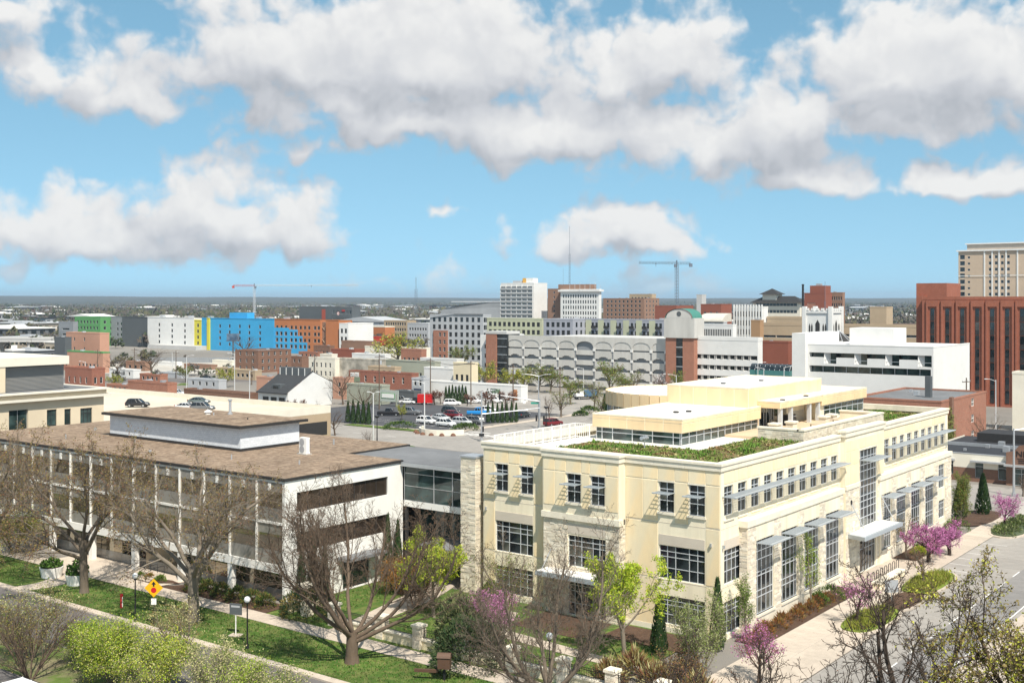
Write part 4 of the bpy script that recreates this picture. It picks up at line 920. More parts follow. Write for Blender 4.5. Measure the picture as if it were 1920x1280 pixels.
for k, (r_, m_) in enumerate(((1.5, RS0), (1.2, WHITE), (.6, RS0))): q = MB(); q.poly([(ox_-.2-k*.05, u-r_*math.cos(2*math.pi*i/18), zc_+r_*math.sin(2*math.pi*i/18)) for i in range(18)]); q.build('emblem', m_, do_)
u = onX(644, ox_)[0]; MB().box(ox_-.3, u-1.6, ZY(584, 900), ox_-.1, u+1.6, ZY(581, 900)).build('red_sign', RS0, do_)
Q('white_low_office', 'white two-storey building right of the orange apartments', 'building', 636, 653, 700, 560, 606, WHITE_W, WHITE_ROOF, [grid('A', 2, 3, 1.6, 2.4, 3, 4, gl=GLASS)])
Q('long_warehouse', 'long orange brick warehouse with cream parapet behind the white building', 'warehouse', 653, 722, 740, 600, 612, ORNG, WHITE_ROOF, [grid('A', 5, 1, 1.3, 2.0, 6, 4, .02, .3)], coping=OFFW)
Q('tan_loft', 'tan loft building with rows of many windows', 'building', 720, 764, 780, 640, 601, TANC, WHITE_ROOF, [grid('A', 9, 4, 1.2, 1.7, 3.5, 3.2), grid('B', 3, 4, 1.2, 1.7, 3.5, 3.2)])
Q('white_loft', 'white loft building with small square windows', 'building', 764, 803, 812, 620, 606, LGREY, WHITE_ROOF, [grid('A', 7, 3, 1.2, 1.5, 4, 3.4)])
Q('red_roof_shop', 'low shop with red awning roof near the orange apartments', 'shop', 700, 745, 752, 520, 632, pm('red_canopy', (.48, .06, .035), .7), None, [grid('A', 5, 1, 2, 1.8, .8, 3, fr=WFD)])
Q('strip_shops', 'row of low brown brick shops with wide shopfronts', 'shop', 640, 700, 712, 500, 640, BBR, MEMB, [grid('A', 8, 1, 2.6, 1.8, .6, 3, .02, .98, fr=WFD)])
Q('brick_pavilion', 'low red brick building with white hipped roof', 'building', 621, 665, 684, 455, 655, RBR, WHITE_ROOF, [])
Q('pale_depot', 'long pale yellow low wall building by the parked cars', 'building', 684, 798, 806, 480, 652, OFFW, WHITE_ROOF, [])
Q('white_hall', 'white hall with small black windows behind the cream house', 'building', 788, 856, 870, 400, 673, WHITE_W, MEMB, [grid('A', 4, 1, 1.2, 1.2, 2.6, 3, .02, .5)])
ga, (gx, gy, gxr, gyl, gz) = bld('grey_apartments', 'grey apartment house with slanted roof and red brick bay', 'apartment building', 806, 906, 921, 490, 590, LGREY, MEMB, [grid('A', 9, 6, 1.6, 2.0, 1.6, 3.25, .03, .97, 2, 1, WFD), grid('B', 3, 6, 1.5, 2.0, 1.6, 3.25, fr=WFD)])
a_, b_ = onX(840, gx)[0], onX(814, gx)[0]; hsb = [(a_+1+i*2.6, a_+2.2+i*2.6, 1.6+j*3.25, 3.4+j*3.25) for i in range(2) for j in range(4)]
q = MB(); wall(q, 'A', gx-.6, a_, b_, 0, 14.0, hsb, .2); q.box(gx-.6, a_, 13.9, gx, b_, 14.0); q.quad((gx-.6, a_, 0), (gx, a_, 0), (gx, a_, 14), (gx-.6, a_, 14)); q.build('brick_bay', BRICK2, ga)
for h in hsb: simple_window(None, WCACHE, ga, 'A', gx-.6, *h, WFR, GLASS, 1, 2, .15)
q = MB(); ya, yb = onX(852, gx)[0], onX(806, gx)[0]; q.poly([(gx-.3, ya, gz+.1), (gxr, ya, gz+.1), (gxr, yb, gz-1.6), (gx-.3, yb, gz-1.6)]); q.box(gx-.35, ya, gz-.0, gx, gy, gz+.35); q.build('slanted_roof', MEMB, ga)
Q('green_apartments', 'pale green apartment house with white roof behind the arched garage', 'apartment building', 913, 1016, 1020, 455, 597, LIME, WHITE_ROOF, [grid('A', 11, 6, 1.5, 1.8, 1.2, 3.1, .02, .98, 2, 1, WFD)])
Q('lavender_apartments', 'lavender grey apartment house with sloping white roof behind the garage', 'apartment building', 1019, 1074, 1122, 440, 598, LAV, WHITE_ROOF, [grid('A', 5, 6, 1.5, 1.9, 1.4, 3.1, fr=WFD), grid('B', 5, 6, 1.3, 1.9, 1.4, 3.1, fr=WFD)])
lb_, (lx, ly, lxr, lyl, lz) = bld('balcony_apartments', 'grey and lime apartment row with black balconies behind the garage', 'apartment building', 1076, 1246, 1250, 425, 599, LAV, WHITE_ROOF, [grid('A', 22, 6, 1.1, 2.0, 1.2, 3.1, .02, .98, 1, 1, WFD)])
for i in range(7):
    u = ly+(lyl-ly)*(.06+i*.14)
    for j in range(5):
        z_ = 4.0+j*3.1
        MB().box(lx-1.0, u-1.1, z_, lx-.02, u+1.1, z_+.15).build('balcony_floor', DGREY, lb_); MB().box(lx-1.0, u-1.1, z_+.15, lx-.95, u+1.1, z_+1.1).build('balcony_rail', DARK, lb_)
    MB().box(lx-.05, u+1.5, 0, lx-.01, u+4.2, lz-.1).build('lime_strip', LIME, lb_)
# slab tower with balcony bands
tw, (tx, ty, txr, tyl, tz_) = bld('slab_tower', 'white slab tower with dark balcony bands and orange roof house', 'tower block', 939, 1001, 1026, 800, 530, WHITE_W, WHITE_ROOF, [], par=.4)
for j in range(13):
    z_ = 3+j*2.95
    if z_+1.6 > tz_: break
    MB().box(tx-.3, ty+.6, z_, tx-.02, tyl-.3, z_+1.35).build('window_band', GLASS, tw); MB().box(tx-1.2, ty+.4, z_-.35, tx-.04, tyl-.2, z_-.1).build('balcony_slab', WHITE_W, tw); MB().box(tx-1.2, ty+.4, z_-.1, tx-1.12, tyl-.2, z_+.55).build('balcony_front', LGREY, tw)
    for i in range(7): u = ty+.6+(tyl-ty-.9)*i/6; MB().box(tx-.9, u-.15, z_-.1, tx-.3, u+.15, z_+2.6).build('balcony_wall', WHITE_W, tw)
MB().box(tx+3, ty+3, tz_, tx+9, ty+9, tz_+3.4).build('roof_house', WHITE_W, tw); MB().box(tx+2.9, ty+9, tz_, tx+9, ty+12, tz_+3.4).build('roof_house', pm('orange_panel', (.62, .34, .07), .7), tw); MB().box(tx+2, ty+13, tz_, tx+8, ty+20, tz_+1.6).build('roof_house', LGREY, tw)
Q('brown_tower', 'brown brick tower wing between the two white towers', 'tower block', 1027, 1051, 1070, 790, 541, BBR, MEMB, [grid('A', 1, 10, 1.2, 1.6, 3, 3.2)])
ot, (ox, oy, oxr, oyl, oz) = bld('office_tower', 'white office tower with heavy cornice and rows of dark windows', 'office tower', 1051, 1123, 1127, 760, 542, WHITE_W, LGREY, [grid('A', 14, 8, 1.0, 2.3, 2.5, 3.75, .05, .95, fr=WFD)])
MB().box(ox-1.3, oy-1.3, oz-1.6, oxr+1, oyl+1.3, oz-.3).build('cornice', WHITE_W, ot); MB().box(ox+3, oy+8, oz, ox+9, oyl+4, oz+3.4).build('roof_house', BBR, ot)
Q('brown_hotel', 'brown brick hotel block with stepped roof right of the white towers', 'building', 1131, 1208, 1236, 850, 559, BBR, MEMB, [grid('A', 9, 8, 1.5, 1.9, 2.2, 3.3), grid('B', 4, 8, 1.5, 1.9, 2.2, 3.3)])
Q('tan_stepped_block', 'tan stepped upper storey block behind the brown hotel', 'building', 1180, 1222, 1230, 900, 551, TANC, MEMB, [grid('A', 6, 1, 1.6, 1.7, 28, 3)])
Q('red_mass', 'red brick blank block behind the garage tower', 'building', 1228, 1268, 1300, 640, 573, RBR, MEMB, [])
Q('red_hall', 'wide red brick hall with stepped roofline behind the barrel roof', 'building', 1314, 1352, 1372, 560, 570, RBR, MEMB, [grid('A', 3, 2, 1.2, 1.6, 16, 4)])
Q('concrete_stack_house', 'pale concrete stair tower on the red brick roofs', 'tower', 1306, 1316, 1324, 700, 552, GRC, MEMB, [])
dw_, (dx_, dy_, dxr, dyl, dz_) = bld('deco_building', 'white ribbed building with slender window strips', 'office building', 1375, 1432, 1440, 470, 575, WHITE_W, LGREY, [grid('A', 10, 6, .7, 2.2, 2.0, 3.7, .05, .97, fr=WFD)])
for i in range(11):
    u = dy_+(dyl-dy_)*(.05+.92*i/10); MB().box(dx_-.5, u-.28, 0, dx_, u+.28, dz_+.9).build('rib', WHITE_W, dw_)
Q('white_annex', 'low white annex with thin vertical windows beside the ribbed building', 'building', 1317, 1374, 1380, 440, 608, WHITE_W, LGREY, [grid('A', 16, 1, .5, 2.6, 13.5, 3, .05, .95, fr=WFD)])
br, (rx_, ry_, rxr, ryl, rz_) = bld('barrel_roof_hall', 'hall with pale curved barrel roof and window band above the annex', 'hall', 1312, 1357, 1362, 470, 603, LGREY, WHITE_ROOF, [grid('A', 10, 1, .9, 2.4, 15.0, 3, fr=WFD)])
q = MB(); n = 10
for i in range(n):
    a0, a1 = math.pi/2*i/n, math.pi/2*(i+1)/n
    q.quad((rx_-1+8*(1-math.cos(a0)), ry_, rz_+3.4*math.sin(a0)), (rx_-1+8*(1-math.cos(a1)), ry_, rz_+3.4*math.sin(a1)), (rx_-1+8*(1-math.cos(a1)), ryl, rz_+3.4*math.sin(a1)), (rx_-1+8*(1-math.cos(a0)), ryl, rz_+3.4*math.sin(a0)))
q.poly([(rx_-1+8*(1-math.cos(math.pi/2*i/n)), ry_, rz_+3.4*math.sin(math.pi/2*i/n)) for i in range(n+1)]+[(rx_+7, ry_, rz_)])
q.build('barrel_roof', pm('barrel_metal', (.60, .56, .48), .5), br)
hr, (hx, hy, hxr, hyl, hz) = bld('dark_roof_hotel', 'cream hotel with dark hipped roof and square cupola', 'hotel', 1412, 1500, 1512, 640, 567, OFFW, MEMB, [grid('A', 12, 5, 2.0, 1.7, 8, 4.0, fr=WFD)])
q = MB(); e = 1.6; m_ = [(hx-e, hy-e), (hxr+e, hy-e), (hxr+e, hyl+e), (hx-e, hyl+e)]; cxm, c0, c1 = (hx+hxr)/2, hy+5, hyl-5
q.v += [(*p, hz-.2) for p in m_]+[(cxm, c0, hz+3.6), (cxm, c1, hz+3.6)]; q.f += [(0, 1, 4), (1, 2, 5, 4), (2, 3, 5), (3, 0, 4, 5)]; q.m += [0]*4; q.build('hipped_roof', DARK, hr)
cy_ = onX(1441, hx)[0]; MB().box(hx+1, cy_-4.2, hz+.5, hx+9, cy_+4.2, hz+4.6).build('cupola', OFFW, hr)
q = MB(); q.v += [(hx-.5, cy_-5.8, hz+4.6), (hx+10.5, cy_-5.8, hz+4.6), (hx+10.5, cy_+5.8, hz+4.6), (hx-.5, cy_+5.8, hz+4.6), (hx+5, cy_, hz+8.0)]; q.f += [(0, 1, 4), (1, 2, 4), (2, 3, 4), (3, 0, 4)]; q.m += [0]*4; q.build('cupola_roof', DARK, hr)
Q('tan_ramp', 'tan concrete parking ramp left of the church tower', 'parking ramp', 1421, 1522, 1530, 400, 606, TANC, TANC, [grid('A', 3, 4, 6.2, .9, 3.2, 3.6, .03, .97, gl=GLASS)], par=1.0)
Q('tan_ramp_upper', 'upper tan ramp level behind the left parking ramp', 'parking ramp', 1438, 1520, 1532, 460, 594, TANC, TANC, [grid('A', 1, 1, 4, 2.0, 14, 3)], par=1.0)
Q('tan_ramp_long', 'long tan parking ramp between the church tower and the red tower', 'parking ramp', 1570, 1722, 1730, 420, 609, TANC, TANC, [grid('A', 5, 4, 6.6, 1.0, 2.4, 3.7, .03, .97, gl=GLASS)], par=1.0)
Q('tan_block', 'plain tan brick block standing on the long parking ramp', 'building', 1631, 1662, 1674, 500, 575, TANC, MEMB, [])
Q('tan_block_low', 'small blank tan block at the end of the ribbed white building', 'building', 1408, 1425, 1428, 400, 600, col_('tan_brick', (.36, .22, .12)), MEMB, [])
dt, (ex, ey, exr, eyl, ez) = bld('dark_brick_tower', 'dark red brick tower with penthouse and roof lamp', 'tower block', 1508, 1547, 1560, 560, 549, RBR, MEMB, [grid('A', 1, 2, 4, 5, 14, 7, .4, .9, gl=BRICK2)])
MB().box(ex+1, ey+.3, ez-.5, ex+8, ey+8.2, ez+3.6).build('penthouse', RBR, dt); MB().box(ex+2, ey+3, ez+3.6, ex+4, ey+5.5, ez+4.6).build('roof_lamp_base', METAL, dt)
Q('tan_window_tower', 'narrow tan tower densely filled with windows beside the dark brick tower', 'tower block', 1549, 1580, 1583, 575, 548, BBR, MEMB, [grid('A', 7, 8, .75, 1.9, 3.5, 3.4, .03, .97)])
st = thing('chimney_stack', 'tall thin black chimney stack left of the dark brick tower', 'chimney', (*D2(1505.5, 545), 0)); MB().tube([(0, 0, 0), (0, 0, ZY(534, 545))], [.7, .5], 10).build('shaft', BLACK, st); MB().tube([(0, 0, ZY(534, 545)-.2), (0, 0, ZY(534, 545)+.3)], .62, 10).build('rim', BLACK, st)
# red brick tower with tall arched window strips
rt, (qx, qy, qxr, qyl, qz) = bld('red_brick_tower', 'big red brick building with tall arched recesses at right edge', 'office building', 1729, 1990, 2010, 285, 556, REDT, MEMB, [], par=.8)
MB().box(qx+2, qyl-.1, 0, qx+16, onX(1718, qx+2)[0], ZY(556, 300)+.3).build('rear_wing', REDT, rt); MB().box(qx+3.5, onX(1775, qx+3.5)[0], qz-.5, qx+16, onX(1718, qx+3.5)[0], ZY(530, 300)).build('lift_tower', REDT, rt)
for i in range(9):
    p = 1480+(1074+i*112.3)/4
    u = onX(p, qx)[0]; w_ = .82
    q = MB(); ztop_ = qz-2.6
    wall(q, 'A', qx-.35, u-1.62, u+1.62, 0, qz-.9, [(u-1.15, u+1.15, .5, ztop_)], .34)
    for k in range(8):   # segmental head
        t0, t1 = -1+2*k/8, -1+2*(k+1)/8; q.quad((qx-.36, u+1.15*t0, ztop_+.0), (qx-.36, u+1.15*t0, ztop_+.45*(1-t0*t0)), (qx-.36, u+1.15*t1, ztop_+.45*(1-t1*t1)), (qx-.36, u+1.15*t1, ztop_))
    q.box(qx-.35, u-1.62, qz-.92, qx, u+1.62, qz-.9); q.quad((qx-.35, u-1.62, 0), (qx, u-1.62, 0), (qx, u-1.62, qz-.9), (qx-.35, u-1.62, qz-.9)); q.build('pilaster_bay', REDT, rt)
    for j in range(7):
        z_ = ztop_-.3-3.5*(j+1)
        MB().box(qx-.10, u-w_*.62, z_+1.3, qx-.02, u+w_*.62, z_+3.3).build('window', GLASS, rt); MB().box(qx-.12, u-w_*.62, z_, qx-.02, u+w_*.62, z_+1.25).build('spandrel', DARK, rt)
# hotel tower beyond
ht, (kx, ky, kxr, kyl, kz) = bld('hotel_tower', 'tall beige hotel tower with projecting flat roof at upper right', 'hotel', 1797, 1960, 1990, 600, 466, col_('hotel_beige', (.50, .385, .28)), MEMB, [grid('A', 1, 15, 2.6, 2.4, 6, 3.35, .012, .085, fr=WFR), grid('A', 1, 15, 1.3, 1.2, 6.4, 3.35, .10, .16), grid('A', 4, 15, 1.5, 1.7, 6.2, 3.35, .38, .66, fr=WFR), grid('A', 1, 15, 1.3, 1.2, 6.4, 3.35, .85, .9), grid('A', 1, 15, 2.6, 2.4, 6, 3.35, .915, .99, fr=WFR)])
MB().box(kx-.8, ky-.8, kz-.5, kxr, kyl+.8, kz+.2).build('roof_slab', WHITE_W, ht); MB().box(kx+2, ky+5, kz+.2, kx+14, kyl-4, kz+3.3).build('crown_storey', col_('hotel_crown', (.42, .36, .3)), ht); MB().box(kx+1.2, ky+4, kz+3.3, kx+15, kyl-3.2, kz+3.9).build('crown_roof', WHITE_W, ht)
for f_ in (.31, .44, .52, .60, .69): u = kyl-(kyl-ky)*(1-f_); MB().box(kx-.35, u-.35, 0, kx, u+.35, kz-.5).build('pier', WHITE_W, ht)
for z_ in (kz-14, kz-27): MB().box(kx-.4, ky, z_, kx-.36, kyl, z_+.35).build('string_course', WHITE_W, ht)
# modern white block with recessed balconies
MW = wthing('white_block', 'modern white block with recessed corner balconies in front of the red tower', 'building', (*D2(1750, 235), 0))
mx, my = D2(1750, 235); mz = ZY(650, 235); ml = onX(1515, mx)[0]; mr_ = onY(1818, my)[0]; d0_ = 235
zr = lambda y, p=1750: ZY(y, onX(p, mx)[1])
strips = [(zr(690), zr(667)), (zr(706), zr(693))]
cols2 = [(onX(p1, mx)[0], onX(p0, mx)[0]) for p0, p1 in ((1545, 1568), (1602, 1626), (1660, 1686), (1721, 1747))]
sh = [(my+.5, ml-.3, strips[1][0], strips[1][1])]
sh += [(a, b, strips[0][0]+.15, strips[0][1]) for a, b in cols2]
edges = [my+.5]+[v for ab in reversed(cols2) for v in ab]+[ml-.3]
for k in range(0, len(edges)-1, 2): 
    if edges[k+1]-edges[k] > .3: sh.append((edges[k], edges[k+1], strips[0][1]-1.0, strips[0][1]))
q = MB(); wall(q, 'A', mx, my, ml, 0, mz, sh, 1.4); wall(q, 'B', my, mx, mr_, 0, mz, (), .2); q.box(mx+.02, ml, 0, mx+20, ml+.02, mz); q.build('wall', WHITE_W, MW)
for h in sh:
    q = MB(); fquad(q, 'A', mx, h[0], h[1], h[2], h[3], 1.38); n = max(1, int((h[1]-h[0])/2.6))
    for i in range(1, n): fbox(q, 'A', mx, h[0]+(h[1]-h[0])*i/n-.05, h[0]+(h[1]-h[0])*i/n+.05, h[2], h[3], 1.25, 1.37, 1)
    q.build('ribbon_window', [GLASS_G, METAL], MW)
for a, b in cols2:
    MB().box(mx+.15, a+.1, strips[0][0]+.95, mx+.2, b-.1, strips[0][0]+1.05).build('balcony_rail', METAL, MW); q = MB(); q.prism([(mx+.1, b), (mx+1.3, b-1.0), (mx+1.3, b)], strips[0][0]+.2, strips[0][1]-.02); q.build('balcony_splay', WHITE_W, MW)
MB().box(mx+.3, my+.3, mz-.4, mr_-.3, ml, mz-.2).build('roof', WHITE_ROOF, MW); MB().box(mx-.04, my-.04, mz-.2, mx+.3, ml, mz+.04).build('parapet', WHITE_W, MW); MB().box(mx+.3, my-.04, mz-.2, mr_, my+.3, mz+.04).build('parapet', WHITE_W, MW)
el_ = onX(1485, mx-1.5)[0]; MB().box(mx-1.5, ml+.02, 0, mx+18, el_, zr(624, 1500)).build('stair_block', WHITE_W, MW)
MB().box(mx+6, onX(1676, mx+6)[0], mz-.3, mx+14, onX(1593, mx+6)[0], ZY(617, 240)).build('lift_block', WHITE_W, MW)
# church tower
ch = thing('church_tower', 'white stone church tower with pointed belfry windows', 'church tower', (*D2(1543, 330), 0))
hw = 3.9; ctz = ZY(582, 330); q = MB(); q.box(-hw, -hw, 0, hw, hw, ctz); q.build('shaft', WHITE_W, ch)
for sx in (-1, 1):
    for sy in (-1, 1): MB().box(sx*hw-.55, sy*hw-.55, 0, sx*hw+.55, sy*hw+.55, ctz+1.2).build('corner_buttress', WHITE_W, ch)
MB().box(-hw-.3, -hw-.3, ctz-.7, hw+.3, hw+.3, ctz-.2).build('string_course', WHITE_W, ch)
for i in range(5):
    t = -hw+.9+i*1.5
    for (x, y) in ((-hw-.02, t), (t, -hw-.02)): MB().box(x-.3, y-.4, ctz, x+.3, y+.4, ctz+.7).build('merlon', WHITE_W, ch)
for face in 'AB':
    for (u, w_, h_) in ((0, 1.3, 4.6), (-2.4, .45, 3.6), (2.4, .45, 3.6), (-1.7, .45, 3.6), (1.7, .45, 3.6)):
        q = MB(); z0 = ctz-7.2; P = [fp(face, -hw, u-w_/2, z0, -.05), fp(face, -hw, u+w_/2, z0, -.05), fp(face, -hw, u+w_/2, z0+h_*.75, -.05), fp(face, -hw, u, z0+h_, -.05), fp(face, -hw, u-w_/2, z0+h_*.75, -.05)]
        if face == 'A': P.reverse()
        q.poly(P); q.build('belfry_window', DARK, ch)
cr = thing('spired_roof', 'dark slate conical church roof with pale ribs beside the white tower', 'church roof', (*D2(1573, 318), 0)); zb_ = ZY(646, 318); zt2 = ZY(619, 318)
q = MB(); n = 10
for i in range(n):
    a0, a1 = 2*math.pi*i/n, 2*math.pi*(i+1)/n; q.poly([(5*math.cos(a0), 5*math.sin(a0), zb_), (5*math.cos(a1), 5*math.sin(a1), zb_), (0, 0, zt2)])
q.build('slates', DARK, cr)
for i in range(n): a0 = 2*math.pi*i/n; MB().tube([(5*math.cos(a0), 5*math.sin(a0), zb_), (0, 0, zt2)], .1, 4).build('rib', LGREY, cr)
MB().tube([(0, 0, 0), (0, 0, zb_)], 4.8, 10).build('drum', BBR, cr)
Q('slate_hall', 'dark slate roofed church hall with red brick gables left of the white block', 'church hall', 1421, 1478, 1486, 330, 640, RBR, DARK, [])
for p in (1428, 1476):
    pass
# skywalk
sk = thing('skywalk', 'teal glass covered skywalk with curved roof left of the white block', 'skywalk', (*D2(1448, 300), 0)); zc0, zc1 = ZY(703, 300), ZY(682, 300)
q = MB(); n = 8; Lh = 5.6
for i in range(n):
    a0, a1 = math.pi*i/n, math.pi*(i+1)/n; r = 1.7
    q.quad((-r*math.cos(a0), -Lh, zc1-1.6+1.6*math.sin(a0)), (-r*math.cos(a1), -Lh, zc1-1.6+1.6*math.sin(a1)), (-r*math.cos(a1), Lh, zc1-1.6+1.6*math.sin(a1)), (-r*math.cos(a0), Lh, zc1-1.6+1.6*math.sin(a0)))
q.build('curved_glazing', GLASS, sk); MB().box(-1.7, -Lh, zc0, 1.7, Lh, zc1-1.6).build('side_glazing', pm('teal_glass', (.07, .20, .19), .2), sk)
for i in range(9): MB().tube([(-1.75, -Lh+i*2*Lh/8, zc1-1.6), (-1.2, -Lh+i*2*Lh/8, zc1-.45), (0, -Lh+i*2*Lh/8, zc1+.03)], .06, 4).build('rib', METAL, sk)
for y in (-5, 5): MB().box(-.4, y-.4, 0, .4, y+.4, zc0).build('pier', GRC, sk)
# brick apartment house with creeper and low shop at right
ba, (ax, ay, axr, ayl, az_) = bld('brick_apartments', 'red brick apartment house with ivy beside the cream building', 'apartment building', 1600, 1765, 1849, 200, 752, BRICK2, MEMB, [grid('B', 1, 3, 1.9, 1.5, 1.4, 3.05, .56, .80, 2, 2, WHITE)], par=.3)
MB().box(ax+4.4, ay-.5, 0, ax+5.6, ay, az_+.4).build('chimney_breast', BRICK3, ba)
q = MB(); rg = random.Random(4)
for k in range(900):
    u = ax+rg.gauss(3.4, 1.7); z_ = abs(rg.gauss(0, 3.6)); 
    if not (ax < u < ax+9) or z_ > 8.5: continue
    s_ = rg.uniform(.12, .28); q.poly([(u-s_, ay-.55-rg.random()*.2, z_), (u+s_, ay-.6, z_+rg.uniform(-.1, .1)), (u+rg.uniform(-.1, .1), ay-.5, z_+s_*1.6)], 0)
stuff(q.build('ivy', pm('ivy_leaf', (.17, .18, .04), .8, .3, 1), ba))
MB().box(ax+10, ay+5, az_-.3, ax+11.2, ay+6, az_+3.6).build('vent_stack', DGREY, ba)
NRB = wthing('clinic_building', 'low cream and brown brick clinic with flat black roof and lettered gable', 'clinic', (180, 30, 0))
nx0 = 180.0; nyl = 58.0; nz_ = 4.15
nh = [(52.6, 54.4, .9, 2.9), (48.2, 49.4, .6, 2.9), (44.95, 46.1, .6, 2.9)]
q = MB(); wall(q, 'A', nx0, 44.8, nyl, 2.05, nz_, [(a, b, 2.05, d_) for a, b, c_, d_ in nh], .2); q.box(nx0+.02, nyl-.02, 0, 205, nyl, nz_); q.build('wall', OFFW, NRB)
q = MB(); wall(q, 'A', nx0-.04, 44.8, nyl, 0, 2.05, [(a, b, c_, 2.05) for a, b, c_, d_ in nh], .2); q.build('brick_base', BRICK3, NRB)
for h in nh: window(NRB, 'A', nx0, *h, us=(.5,) if h[1]-h[0] > 1.4 else (), zs=(.75,), d=.18, frame=ALU, glass=GLASS_G)
for (a, b) in ((52.3, 54.9), (44.9, 49.9)): q = MB(); fbox(q, 'A', nx0, a, b, 3.05, 3.3, -1.0, 0); q.build('awning', METAL, NRB)
MB().box(nx0+.3, 30, nz_-.35, 205, nyl-.3, nz_-.15).build('roof', pm('black_roof', (.035, .036, .04), .7, .15, .4), NRB); MB().box(nx0-.05, 42.9, nz_, nx0+.25, nyl, nz_+.1).build('coping', METAL, NRB); MB().box(nx0+11, 30, nz_-.2, nx0+11.3, 57.5, nz_+.35).build('roof_ridge', METAL, NRB); MB().box(198, 36, nz_-.2, 205, 54, nz_+1.3).build('rear_parapet', DARK, NRB)
for (x, y, s_) in ((190, 50.0, .6), (184.5, 52.0, .4), (192.5, 48.4, .9), (186.5, 46.2, .9)): MB().box(x, y, nz_-.2, x+s_, y+s_, nz_-.2+s_).build('rooftop_unit', METAL, NRB)
q = MB(); q.poly([(nx0-.6, 44.8, 0), (nx0-.6, 36.4, 0), (nx0-.6, 36.4, 5.2), (nx0-.6, 38, 6.0), (nx0-.6, 40.6, 6.5), (nx0-.6, 43.0, 6.0), (nx0-.6, 43.6, 5.2), (nx0-.6, 44.8, 4.9)]); q.box(nx0-.58, 36.4, 0, nx0+.5, 44.8, 4.8); q.build('gable_front', BRICK3, NRB)
def text(body, size, mat, parent, loc, rot, name='lettering', ext=.02):
    cu = bpy.data.curves.new(name, 'FONT'); cu.body = body; cu.size = size; cu.extrude = ext
    to = bpy.data.objects.new(name, cu); col.objects.link(to); bpy.context.view_layer.update()
    me = bpy.data.meshes.new_from_object(to.evaluated_get(bpy.context.evaluated_depsgraph_get())); bpy.data.objects.remove(to)
    me.materials.clear(); me.materials.append(mat); o = bpy.data.objects.new(name, me); col.objects.link(o); o.parent = parent
    o.location = Vector(loc)+off(parent); o.rotation_euler = rot; return o
FA = (R_(90), 0, R_(-90))      # lettering on an A face
FB = (R_(90), 0, 0)            # lettering on a B face
text('NR', 1.25, BLACK, NRB, (nx0-.64, 43.45, 4.35), FA)
q = MB(); q.box(nx0-.66, 38, 4.05, nx0-.6, 43.3, 4.13); q.build('sign_rule', BLACK, NRB); q = MB()
for i in range(2): q.box(nx0-.65, 39-i*.5, 3.72-i*.3, nx0-.6, 43.1, 3.84-i*.3)
q.build('sign_small_print', BLACK, NRB)
MB().box(nx0-1.6, 38, 2.9, nx0-.6, 44.9, 3.15).build('entrance_canopy', METAL, NRB)
window(NRB, 'A', nx0-.62, 40.6, 43.6, .1, 2.6, us=(.35, .68), zs=(.7,), d=-.02, frame=ALU, glass=GLASS_G, name='entrance_door')
Q('cream_corner_shop', 'narrow cream corner building at the far right edge', 'building', 1898, 1990, 2000, 235, 700, OFFW, MEMB, [])
# ------------------------------------------------------------------ arched parking garage
GA = wthing('arched_garage', 'large pale concrete parking garage with arched top bays and brick towers', 'parking garage', (294, 150, 0))
gX = 294.0; gz = 16.1; gyl = onX(950, gX)[0]; pil = [onX(780+v/4, gX)[0] for v in (680, 803, 930, 1062, 1195, 1335, 1473, 1617, 1762, 1872)]
MB().box(gX+.6, pil[-1], 0, gX+45, gyl, gz-1.0).build('core', MGREY, GA); MB().box(gX+.62, pil[-1], gz-1.2, gX+44, gyl, gz-.9).build('roof_level', GRC, GA)
fl_z = [.0, 2.9, 6.0, 9.1, 12.2]
PANC = pm('garage_precast', (.53, .51, .47), .9, .09, .7, .09, .15, rnd=.05, stretch=(1, 1, .2))
for i in range(9):
    u1, u0 = pil[i], pil[i+1]; um = (u0+u1)/2
    openbay = i == 4
    for j, z0 in enumerate(fl_z[:4]):
        if openbay: k = MB(); fbox(k, 'A', gX, u0+.35, u1-.35, z0+1.4, z0+2.9, .0, .3); k.build('parapet_panel', PANC, GA); continue
        # panel with stepped notch at its foot
        k = MB(); a, b = u0+.3, u1-.3; top, bot, nt_ = z0+2.75, z0+.35, z0+.95
        fbox(k, 'A', gX, a, um-1.0, bot+.35, top, 0, .3); fbox(k, 'A', gX, um+1.0, b, bot+.35, top, 0, .3); fbox(k, 'A', gX, um-1.0, um+1.0, nt_, top, 0, .3)
        fbox(k, 'A', gX, a, um-1.6, bot, bot+.35, 0, .3); fbox(k, 'A', gX, um+1.6, b, bot, bot+.35, 0, .3); k.build('wall_panel', PANC, GA)
    # arched top bay
    k = MB(); n = 10; zt_ = gz; sp = 13.2; R0 = (u1-u0)/2-.3
    for s_ in range(n):
        t0, t1 = -1+2*s_/n, -1+2*(s_+1)/n; z0_, z1_ = sp+1.5*math.sqrt(max(0, 1-t0*t0)), sp+1.5*math.sqrt(max(0, 1-t1*t1))
        k.quad((gX-.02, um+R0*t1, z1_), (gX-.02, um+R0*t0, z0_), (gX-.02, um+R0*t0, zt_), (gX-.02, um+R0*t1, zt_)); k.quad((gX-.02, um+R0*t0, z0_), (gX-.02, um+R0*t1, z1_), (gX+.35, um+R0*t1, z1_), (gX+.35, um+R0*t0, z0_))
    fbox(k, 'A', gX, u0, u0+.3, 12.0, zt_, -.02, .3); fbox(k, 'A', gX, u1-.3, u1, 12.0, zt_, -.02, .3); fbox(k, 'A', gX, u0, u1, zt_-.3, zt_, .0, .35); k.build('arch_bay', PANC, GA)
    if not openbay: k = MB(); fbox(k, 'A', gX, u0+.3, u1-.3, 12.3, 14.75, .12, .3); k.build('arch_infill', PANC, GA)
